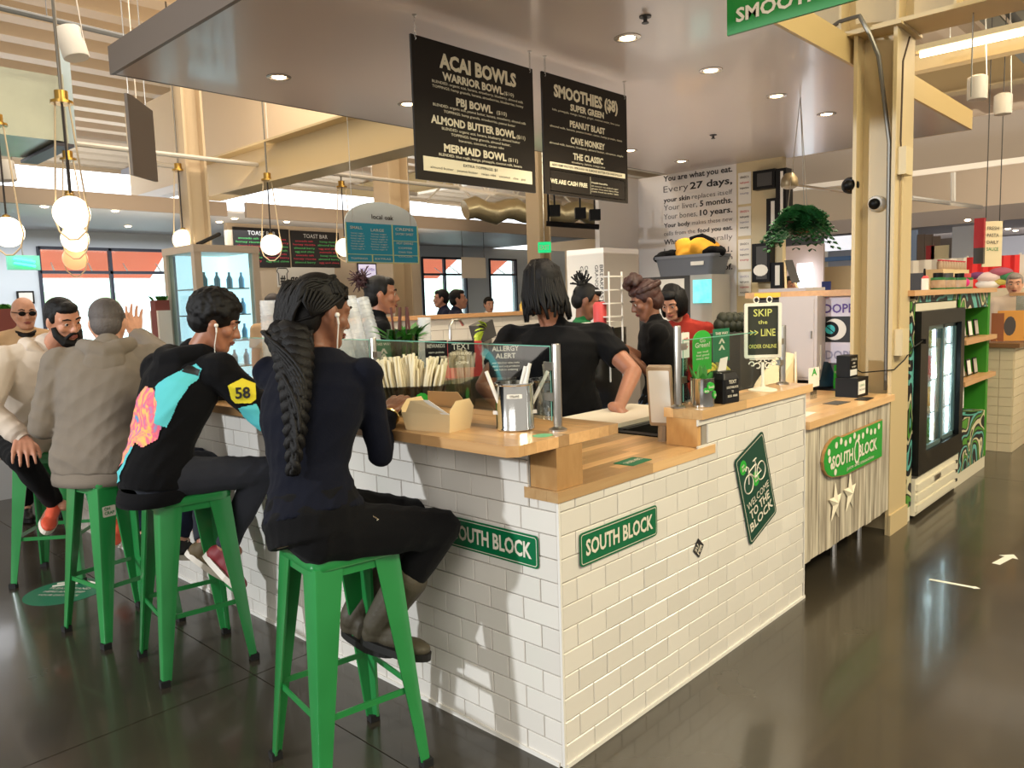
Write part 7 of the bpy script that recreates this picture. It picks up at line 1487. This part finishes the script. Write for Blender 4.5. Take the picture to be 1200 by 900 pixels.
for k in range(3):
    MB().box((x0+.02, FY+.005, .055+.07*k), (x1-.12, FY+.02, .10+.07*k)).build('louvre', fw, t)
    MB().box((x1-.10, FY+.012, .075+.07*k), (x1-.04, FY+.022, .095+.07*k)).build('vent_slot', black, t)
MB().box((3.98, FY-.002, .20), (4.12, FY+.006, .235)).build('badge', steel, t); MB().box((x0-.012, FY-.03, 1.17), (x0+.01, FY+.0, 1.2)).build('plug_knob', black, t)
# mural clad shelf unit
mm = mat('mural_paint', (30, 30, 30), .55)
nt = mm.node_tree; nd = nt.nodes
tc = nd.new('ShaderNodeTexCoord'); n1 = nd.new('ShaderNodeTexNoise'); n1.inputs['Scale'].default_value = 1.6; n1.inputs['Detail'].default_value = 1; n1.inputs['Distortion'].default_value = 1.6
wv = nd.new('ShaderNodeMath'); wv.operation = 'MULTIPLY'; wv.inputs[1].default_value = 6; fr = nd.new('ShaderNodeMath'); fr.operation = 'FRACT'; rp = nd.new('ShaderNodeValToRGB'); rp.color_ramp.interpolation = 'CONSTANT'
nt.links.new(tc.outputs['Object'], n1.inputs['Vector']); nt.links.new(n1.outputs['Fac'], wv.inputs[0]); nt.links.new(wv.outputs[0], fr.inputs[0]); nt.links.new(fr.outputs[0], rp.inputs[0]); nt.links.new(rp.outputs[0], nd['Principled BSDF'].inputs['Base Color'])
e = rp.color_ramp.elements; e[0].position = 0; e[0].color = (*s2l((26, 24, 24)), 1); e[1].position = .3; e[1].color = (*s2l((96, 172, 160)), 1)
for p_, c_ in ((.48, (26, 24, 24)), (.62, (76, 140, 40)), (.78, (26, 24, 24)), (.86, (208, 198, 160))): x = e.new(p_); x.color = (*s2l(c_), 1)
grn = mat('mural_green', (52, 140, 24), .5)
t = thing('mural_unit', 'tall shelf unit painted with black, teal and green graffiti around the drinks fridge', 'shelf unit', (4.55, .3, 0))
MB().box((3.51, -.005, .10), (3.592, .55, 1.44)).build('side_panel', mm, t); MB().box((3.595, 0, 1.432), (4.668, .55, 1.474)).build('top_panel', mm, t)
MB().box((4.67, .25, .10), (5.62, .55, 1.474)).build('back_panel', grn, t); MB().box((4.668, -.005, .10), (4.70, .25, 1.474)).build('divider', grn, t); MB().box((5.55, -.005, .10), (5.62, .25, 1.474)).build('end_panel', grn, t)
MB().box((4.70, -.004, .10), (5.55, .25, .50)).build('lower_panel', mm, t); MB().box((4.70, -.004, 1.36), (5.55, .25, 1.474)).build('upper_panel', mm, t); MB().box((3.51, -.0, 0), (3.592, .5, .10)).build('plinth', fw, t); MB().box((4.668, -.0, 0), (5.62, .5, .10)).build('plinth', fw, t)
MB().slab((5.62, -.0, .55), X_, Z_, [(0, 0), (-.5, 0), (-.3, .2), (0, .4)], -.001).build('painted_field', mm, t) if False else None
MB().box((3.46, -.04, 1.476), (5.68, .58, 1.512)).build('timber_top', mat('timber_cap'), t)
for k, py_ in enumerate((398, 444)):
    z = on(1145, py_, 'Y', -.03)[2]; s = MB().box((4.70, -.05, z-.02), (5.68, .25, z+.015)).build('timber_shelf', mat('timber_cap'), t)
    for j in range(4):
        x = 4.80+.2*j; cd_ = thing('photo_card', ('small framed card on the %s timber shelf, %s' % (('upper', 'lower')[k], ('nearest the fridge', 'second from the fridge', 'third from the fridge', 'at the far end')[j])), 'card', (x, .0, z+.015), 'framed cards on the timber shelves')
        MB().slab((x, .05, z+.085), X_, unit((0, .12, 1)), rrect(.12, .13, .003, 2), .008).build('frame', fk, cd_); MB().slab((x, .041, z+.085), X_, unit((0, .12, 1)), rrect(.10, .11, .003, 2), .001).build('picture', (paper, mat('photo_grey', (140, 130, 120), .5, nscale=12, namp=.2, rgb2=(220, 210, 200)))[j % 2], cd_)
MB().box((4.715, -.008, .60), (4.85, -.004, .80)).build('paper_note', paper, t)
# cans and bottles on the timber top
TT = 1.512
canm = mat('tin_label', (196, 178, 150), .5, nscale=14, namp=.3, rgb2=(150, 110, 80)); lidg = mat('tin_green', (40, 110, 50), .4)
for k, (px_) in enumerate((1099, 1111, 1124, 1132)):
    c = on(px_, 337, 'Y', .16); c = V((c[0], .16, TT)); tt = thing('tin', 'green rimmed tin with a pale label on the timber top, %s from the left' % ('first', 'second', 'third', 'fourth')[k], 'tin', c, 'tins on the timber top')
    MB().lathe([(.05, 0), (.05, .09), (0, .09)], c, n=16).build('body', lidg, tt, 40); MB().lathe([(.051, .012), (.051, .07)], c, n=16).build('label', canm, tt, True); MB().lathe([(.036, .09), (.036, .125), (0, .125)], c, n=12).build('cap', (black, dkgrey, black, mat('red_plastic'))[k], tt, 40)
c = V((on(1083, 337, 'Y', .12)[0], .12, TT)); tt = thing('sauce_bottle', 'white sauce bottle with a red collar and dark nozzle on the timber top', 'bottle', c); MB().lathe([(.03, 0), (.03, .075), (.03, .08)], c, n=12).build('bottle', white, tt, 40); MB().lathe([(.031, .08), (.024, .10), (0, .10)], c, n=12).build('collar', mat('red_plastic'), tt, 40); MB().lathe([(.01, .10), (.006, .15), (0, .15)], c, n=8).build('nozzle', black, tt)
tag(MB().rbox((on(1072, 330, 'Y', .2)[0], .25, TT+.06), (.22, .22, .12), .2).build('dark_crate', mat('crate_dark', (44, 48, 56), .6)), 'dark box at the column end of the timber top', 'box')
r7 = np.random.default_rng(8)
tt = thing('jar_rack', 'rack holding a row of small jars behind the tins', 'rack', (4.85, .40, TT)); xa_ = on(1096, 330, 'Y', .42)[0]; xb_ = on(1127, 330, 'Y', .42)[0]; zr = on(1110, 316, 'Y', .42)[2]
MB().box((xa_, .36, TT), (xb_, .50, zr)).build('step', mat('kraft_board'), tt)
for j in range(10):
    c = V((xa_+(xb_-xa_)*(j+.5)/10, .40, zr)); MB().lathe([(.022, 0), (.024, .01), (.024, .06), (.018, .07), (0, .07)], c, n=8).build('jar', canm, tt, True) if False else None
    jt = thing('spice_jar', 'small jar, %s from the left in the row behind the tins' % ORD[j], 'jar', c, 'jars in the raised row behind the tins'); MB().lathe([(.022, 0), (.024, .01), (.024, .06), (.018, .07), (0, .07)], c, n=8).build('glass_jar', canm, jt, True); MB().lathe([(.02, .07), (.02, .082), (0, .082)], c, n=8).build('lid', mat('red_print', (200, 60, 70), .6), jt)
c = (5.5, .22); tag(MB().ball((c[0], .22, TT+.05), (.12, .1, .055)).build('pink_hat', mat('magenta_cloth', (206, 40, 130), .8), None, True), 'magenta knitted hat on the far end of the timber top', 'hat')
# red and white banner and market goods beyond
XB = 9.2
def bpan(x0, y0, x1, y1, X, m, n, lb, cat, th=.05):
    a = on(x0, y0, 'X', X); b_ = on(x1, y1, 'X', X); z0 = on(x0, y1, 'X', X)[2]; return tag(MB().box((X, b_[1], z0), (X+th, a[1], a[2])).build(n, m), lb, cat)
redc = mat('banner_red', (222, 44, 44), .7)
t = thing('market_stall', 'far stall draped with a white and red cloth banner', 'stall', (XB, on(1130, 330, 'X', XB)[1], 0)); ya, yb = on(1050, 320, 'X', XB)[1], -5.
zb0 = on(1130, 345, 'X', XB)[2]; zb1 = on(1130, 301, 'X', XB)[2]
MB().box((XB, yb, 0), (XB+.8, ya, zb0-.2)).build('table', mat('cream_cloth', (214, 196, 166), .8), t)
cuts = [ya, on(1125, 320, 'X', XB)[1], on(1188, 320, 'X', XB)[1], yb]
for k in range(3):
    b = MB(); n = 24; vs = []
    for i in range(n+1):
        y = cuts[k]+(cuts[k+1]-cuts[k])*i/n; d = .03*math.sin(i*1.3+k); vs += [(XB+.3+d, y, zb0+.02), (XB+.3+d*.3, y, zb1)]
    b.add(vs, [(2*i, 2*i+2, 2*i+3, 2*i+1) for i in range(n)]); b.build('banner', (mat('cream_white_cloth', (226, 218, 206), .8), redc, mat('cream_white_cloth'))[k], t, True)
for yy in (ya-.05, cuts[1], cuts[2], yb+.05): MB().cyl((XB+.33, yy, zb0-.25), (XB+.33, yy, zb1+.02), .015, 6).build('pole', white, t)
for k, (px_, py_, s_, col_, lb) in enumerate(((1146, 323, .10, (120, 60, 110), 'dark purple folded cloth'), (1160, 325, .15, (224, 200, 196), 'pale pink folded cloth'), (1173, 319, .13, (170, 90, 110), 'striped mauve cloth'), (1158, 333, .14, (228, 224, 222), 'white folded cloth'), (1183, 324, .12, (60, 130, 84), 'green crate of goods'), (1172, 330, .10, (196, 180, 90), 'yellowish jar of goods'))):
    q = on(px_, py_, 'X', XB-.1); b = MB().ball(q, (s_*.8, s_, s_*.45), None, 10, 7); tag(b.build('folded_cloth', mat('goods_%d' % k, col_, .8), None, True), lb+' heaped on the far red and white stall', 'goods', 'goods on the far stall')
t = thing('goods_table', 'low table under the goods of the far stall', 'table', (XB-.2, -1.2, 0)); z_ = on(1160, 338, 'X', XB-.1)[2]; MB().box((XB-.5, -5, 0), (XB-.01, on(1138, 330, 'X', XB)[1], z_)).build('table_body', mat('cream_cloth'), t)
# white tiled counter at the right edge
xc, yc0, yc1 = 6.4, -.045, .12; zc2 = on(1175, 402, 'X', xc)[2]
t = thing('white_counter', 'white tiled counter with a timber top at the right edge of the picture', 'counter', (7, -.5, 0))
MB().box((xc, yc0-2.5+2.5, 0), (xc+1.4, yc1+.2, zc2-.04)).build('core', mat('cream_grout', (206, 184, 146), .7), t)
b = MB(); 
for r in range(12):
    for j in range(3): 
        y0 = yc0+.11*j; b.box((xc-.008, y0+.002, .085*r+.002), (xc, min(y0+.11, yc1+.2)-.002, min(.085*(r+1), zc2-.045)-.002))
    for j in range(9): x_ = xc+.155*j; b.box((x_+.002, yc0-.008, .085*r+.002), (x_+.153, yc0, min(.085*(r+1), zc2-.045)-.002))
b.build('counter_tiles', mat('warm_white_tile', (222, 206, 172), .3), t, kind='stuff'); MB().box((xc-.05, yc0-.05, zc2-.04), (xc+1.45, yc1+.25, zc2)).build('timber_top', mat('dark_timber_top', (130, 92, 56), .4), t)
q = V((xc+.15, .02, zc2)); t = thing('picture_frame', 'amber framed picture leaning on the right edge counter', 'picture', q); MB().slab(q+V((0, 0, .15)), unit((.35, -.9, 0)), unit((.15, 0, 1)), rrect(.22, .28, .004), .02).build('frame', mat('amber_frame', (206, 140, 40), .5), t); MB().slab(q+V((-.02, -.01, .15)), unit((.35, -.9, 0)), unit((.15, 0, 1)), [(.04*math.cos(a)*1.2-.01, .09*math.sin(a)) for a in np.linspace(0, 6.28, 14)[:-1]], -.003).build('dark_figure_print', mat('dark_wood_frame'), t); MB().rbox(q+V((-.06, .09, .14)), (.03, .1, .26), .2).build('backing', mat('amber_dark', (150, 84, 40), .5), t)
t = thing('display_case', 'glass topped counter case behind the amber picture', 'display case', (xc+1.2, -.3, zc2)); z9 = on(1185, 343, 'X', xc+1)[2]; MB().box((xc+.75, -.9, zc2), (xc+1.3, .15, zc2+.06)).build('base', dkgrey, t); MB().box((xc+.8, -.85, zc2+.06), (xc+1.25, .1, z9-.03)).build('glass_case', glass('case_glass', (225, 235, 245), .8), t); MB().box((xc+.75, -.9, z9-.03), (xc+1.3, .15, z9)).build('timber_lid', mat('timber_cap'), t)
t = tag(MB().box((xc+.9, -.7, zc2+.07), (xc+1.15, 0.0, zc2+.2)).build('pastry_box', paper), 'white box inside the display case at the right edge', 'box')
# far right background panels seen between fascia and banner
for k, (x0, y0, x1, y1, X, m_, lb) in enumerate(((1075, 275, 1083, 305, 13, mat('panel_taupe', (128, 112, 100), .6), 'narrow taupe panel left of the red exit light'), (1084, 275, 1092, 303, 13, mat('panel_taupe'), 'second narrow taupe panel'), (1093, 277, 1101, 300, 13, mat('panel_taupe'), 'third narrow taupe panel'), (1101, 280, 1116, 302, 13.2, mat('panel_grey', (140, 130, 126), .6), 'wide grey panel beside the pale blue wall'), (1116, 266, 1147, 300, 12.6, mat('panel_paleblue', (212, 218, 230), .6), 'pale blue wall panel left of the hanging sign'), (1065, 270, 1074, 300, 13, mat('panel_blue', (160, 184, 220), .5), 'blue glazed panel beside the column'))):
    a = on(x0, y0, 'X', X); b_ = on(x1, y1, 'X', X); tag(MB().box((X, b_[1], 0), (X+.06, a[1], a[2])).build('screen_panel', m_), lb, 'panel')
for k, (x, y, c_, lb) in enumerate(((1090, 297, mat('sign_red'), 'small red standing sign far beyond the tins'), (1101, 297, mat('sign_cream'), 'small cream standing sign far beyond the tins'))): q = on(x, y, 'X', 11.5); tag(MB().box((q[0], q[1]-.06*(k+1), 0), (q[0]+.05, q[1]+.06*(k+1), q[2]+.12)).build('standing_sign', c_), lb, 'sign')
# between the wall and the column
def gpan(x0, y0, x1, y1, X, m, n, lb, cat):
    a = on(x0, y0, 'X', X); b_ = on(x1, y1, 'X', X); return tag(MB().box((X, b_[1], 0), (X+.05, a[1], a[2])).build(n, m), lb, cat)
gpan(905, 290, 965, 328, 11.5, mat('pinkish_banner', (226, 206, 200), .7), 'far_banner', 'pale pink banner far back left of the column', 'banner')
gpan(934, 309, 951, 337, 11.3, mat('window_daylight'), 'lit_window', 'bright bluish doorway far back left of the column', 'glazing')  # glowing panel for a bright far window, carried down to the floor
gpan(966, 313, 1003, 335, 11.8, mat('tan_stall', (214, 190, 150), .7), 'far_stall', 'tan stall front far back beside the column', 'stall')
gpan(963, 330, 972, 342, 9, mat('blue_book', (54, 70, 140), .6), 'blue_crate', 'small blue crate stack far back near the column', 'crate')
XQ = 12.5; a = on(966, 278, 'X', XQ); b_ = on(1003, 292, 'X', XQ); t = thing('lit_stall', 'far stall with a bright light panel and thin blue awning beside the column', 'stall', (XQ, (a[1]+b_[1])/2, 0))
MB().box((XQ, b_[1], b_[2]), (XQ+.05, a[1], a[2])).build('light_panel', mat('bright_strip', (236, 236, 240), .5, emit=(236, 240, 250), estr=.8), t); MB().box((XQ-.1, b_[1], on(980, 306, 'X', XQ)[2]), (XQ, a[1], on(980, 301, 'X', XQ)[2])).build('blue_awning', mat('blue_awning', (90, 130, 190), .6), t)
for yy in (a[1]-.03, b_[1]+.03): MB().cyl((XQ+.03, yy, 0), (XQ+.03, yy, a[2]), .03, 6).build('post', white, t)
t = thing('fallen_menu', 'easel with a brown and cream menu card by the fern', 'easel', dp(930, 325, 6.5)); q = dp(928, 318, 6.5)
MB().slab(q, unit(RT*V((1, 1, 0))), unit(V((0, 0, 1))-RT*.35*V((1, 1, 0))), rrect(.07, .20, .004), .01).build('card', dkgrey, t); MB().tube([q+Z_*.1-RT*.06, q-Z_*.14+RT*.05], .01, 5).build('leg', mat('kraft_board'), t); MB().tube([q+Z_*.1-RT*.06, q-Z_*.14-RT*.05], .01, 5).build('leg', mat('kraft_board'), t); MB().box((q[0]-.2, q[1]-.2, 0), (q[0]+.2, q[1]+.2, q[2]-.14)).build('plinth', mat('cabinet_grey'), t)
# ================================================================= LEFT BACKGROUND
dS = 7.4; c0 = dp(229, 289, dS); yS = on(196, 293, 'X', c0[0])[1]; xS = on(297, 291, 'Y', c0[1])[0]; zS = c0[2]
t = thing('glass_door_fridge', 'tall brightly lit glass fridge behind the curly haired person', 'fridge', (c0[0], c0[1], 0)); fr_ = mat('fridge_frame_beige', (206, 190, 168), .45)
for (x, y) in ((c0[0], c0[1]), (xS, c0[1]), (c0[0], yS), (xS, yS)): MB().rbox((x, y, zS/2), (.07, .07, zS)).build('corner_post', fr_, t)
MB().box((c0[0]-.04, c0[1]-.04, zS-.05), (xS+.04, yS+.04, zS+.02)).build('top', fr_, t); MB().box((c0[0]-.04, c0[1]-.04, 0), (xS+.04, yS+.04, .5)).build('base', fr_, t)
MB().box((c0[0]+.06, yS-.06, .5), (xS-.04, yS-.03, zS-.05)).build('lit_back', mat('fridge_back_glow'), t); MB().box((xS-.05, c0[1]+.06, .5), (xS-.03, yS-.05, zS-.05)).build('lit_side', mat('fridge_back_glow'), t)  # back and side emit in place of the fridge's interior light
for k in range(5): MB().box((c0[0]+.04, c0[1]+.04, .7+.26*k), (xS-.05, yS-.06, .712+.26*k)).build('shelf', steel, t)
MB().cyl((c0[0]+.02, c0[1]+.0, zS+.02), (c0[0]+.3, c0[1]+.1, zS+.14), .02, 6).build('hose', black, t)
MB().box((c0[0]+.035, c0[1]-.01, .5), (xS-.035, c0[1]-.004, zS-.05)).build('door_pane', gm, t); MB().box((c0[0]-.01, c0[1]+.035, .5), (c0[0]-.004, yS-.035, zS-.05)).build('side_pane', gm, t)
MB().box((c0[0]+.28*(xS-c0[0])*0+.04, c0[1]-.03, 1.1), (c0[0]+.06, c0[1]-.01, 1.5)).build('handle', steel, t)
for k in range(5):
    for j in range(4): q = V((c0[0]+.14+j*.13, c0[1]+.16, .712+.26*k)); bt = thing('fridge_bottle', 'pale bottle, %s from the left, %s shelf of the tall lit fridge' % (ORD[j], ('lowest', 'second lowest', 'middle', 'second highest', 'highest')[k]), 'bottle', q, 'bottles in the lit glass fridge'); MB().lathe([(.03, 0), (.032, .09), (.012, .13), (.012, .16), (0, .16)], q, n=8).build('bottle', mat('pale_bottle', (150, 190, 220), .2), bt, True)
# neighbouring counter with planters
t = thing('neighbour_counter', 'pale counter of the neighbouring stall behind the seated customers', 'counter', (-.2, 6.4, 0)); MB().box((-3., 6.0, 0), (1.35, 6.7, 1.02)).build('body', mat('pale_counter', (200, 206, 212), .5), t); MB().box((-3.05, 5.95, 1.02), (1.4, 6.75, 1.06)).build('worktop', mat('pale_counter_top', (214, 196, 170), .4), t)
def planter(px_, py_, Y, lb, w=.2, leaf=True):
    q = on(px_, py_, 'Y', Y); t = thing('planter', lb, 'planter', (q[0], Y, 1.06)); MB().box((q[0]-w/2, Y-.06, 1.06), (q[0]+w/2, Y+.06, q[2])).build('box', mat('terracotta_box', (132, 70, 62), .7), t)
    if leaf:
        for k in range(18): a = r4.uniform(0, 6.28); blade(V((q[0]+r4.uniform(-w/2, w/2), Y, q[2]-.01)), (math.cos(a), math.sin(a), 1.5), .10, .04, leafm, t)
planter(5, 362, 6.3, 'red brown planter at the left edge beside the man in sunglasses', .3); planter(187, 352, 6.3, 'red brown planter with a seedling beside the lit fridge', .14)
q = on(46, 372, 'Y', 6.35); t = thing('potted_herb', 'potted green herb between the man in sunglasses and the bearded man', 'plant', (q[0], 6.35, 1.06)); MB().lathe([(.05, 0), (.065, .12), (0, .12)], (q[0], 6.35, 1.06), n=12).build('pot', black, t, True)
for k in range(34): a = r4.uniform(0, 6.28); blade(V((q[0], 6.35, 1.16)), (math.cos(a), math.sin(a), r4.uniform(.6, 3)), r4.uniform(.12, .26), .05, leafm, t)
q = on(165, 370, 'Y', 6.3); tt = tag(MB().ball((q[0], 6.3, 1.06+.05), (.16, .09, .06)).build('bread_loaf', mat('bread_crust', (216, 150, 84), .7), None, True), 'golden bread loaf on the neighbouring counter behind the raised hand', 'bread')
tag(MB().box((on(181, 375, 'Y', 6.3)[0], 6.2, 1.06), (on(196, 375, 'Y', 6.3)[0], 6.4, on(185, 364, 'Y', 6.3)[2])).build('white_carton', paper), 'white carton under the seedling planter', 'box')
q = on(30, 348, 'Y', 8.5); t = thing('wall_picture', 'small dark framed picture behind the man in sunglasses', 'picture', (q[0], 8.9, q[2])); MB().box((q[0]-.12, 12.9, q[2]-.1), (q[0]+.12, 12.93, q[2]+.1)).build('frame', fk, t) if False else MB().box((on(20, 345, 'Y', 12.95)[0], 12.95, on(30, 356, 'Y', 12.95)[2]), (on(40, 345, 'Y', 12.95)[0], 12.99, on(30, 341, 'Y', 12.95)[2])).build('frame', fk, t)
MB().box((on(22, 345, 'Y', 12.94)[0], 12.94, on(30, 354, 'Y', 12.94)[2]), (on(38, 345, 'Y', 12.94)[0], 12.945, on(30, 343, 'Y', 12.94)[2])).build('picture', white, t)
q0 = on(16, 303, 'Y', 10.8); t = thing('neon_tube', 'green glowing neon tube light at the left', 'neon light', q0); q1 = on(41, 307, 'Y', 10.8)
for dz in (0, -.06): MB().cyl(q0+Z_*dz, q1+Z_*dz, .014, 8).build('tube', mat('neon_green', (60, 240, 170), .4, emit=(60, 240, 170), estr=5), t)
MB().obox((q0+q1)/2+V((0, .06, -.03)), (.4, .05, .2), (X_, Y_, Z_)).build('backing', mat('neon_backing', (120, 210, 180), .5), t); MB().cyl((q0+q1)/2+Z_*.05+Y_*.06, ((q0+q1)/2)*V((1, 1, 0))+Z_*2.96+Y_*.06, .01, 5).build('rod', steel, t)
# rattan chair legs and a low basket at the left edge under the first customer
t = thing('rattan_stool', 'light rattan stool at the left edge behind the farthest green stool', 'stool', on(8, 690, 'Z', 0)+V((-.35, .9, 0))); q = V(t.location); rt_ = mat('rattan', (196, 160, 110), .6)
for k in range(4): a = k*math.pi/2+.4; MB().tube([q+V((.2*math.cos(a), .2*math.sin(a), 0)), q+V((.13*math.cos(a), .13*math.sin(a), .62))], .014, 6).build('leg', rt_, t)
for z, r in ((.62, .16), (.35, .165), (.2, .18)): MB().tube([q+V((r*math.cos(a), r*math.sin(a), z)) for a in np.linspace(0, 6.28, 17)[:-1]], .012, 6, closed=True).build('hoop', rt_, t)
MB().lathe([(.16, 0), (.15, .03), (0, .035)], q+Z_*.62, n=18).build('seat', rt_, t, True)
# small clutter behind the workers at left: person shaped gap filled by bottles on the pony wall
for k, (px_, h, col_) in enumerate(((612, .10, (220, 180, 70)), (620, .13, (200, 80, 60)), (648, .12, (90, 140, 80)), (655, .09, (230, 226, 210)))): q = on(px_, 366, 'Y', 3.65); c = V((q[0], 3.65, 1.43)); t = thing('condiment_bottle', ('amber bottle on the timber cap, leftmost by the black haired worker', 'taller red bottle on the timber cap beside the amber one', 'green bottle on the timber cap right of the worker', 'small white bottle on the timber cap')[k], 'bottle', c, 'bottles on the timber cap'); MB().lathe([(.025, 0), (.027, h*.6), (.01, h*.85), (.01, h), (0, h)], c, n=10).build('bottle', mat('bottle_%d' % k, col_, .3), t, True)
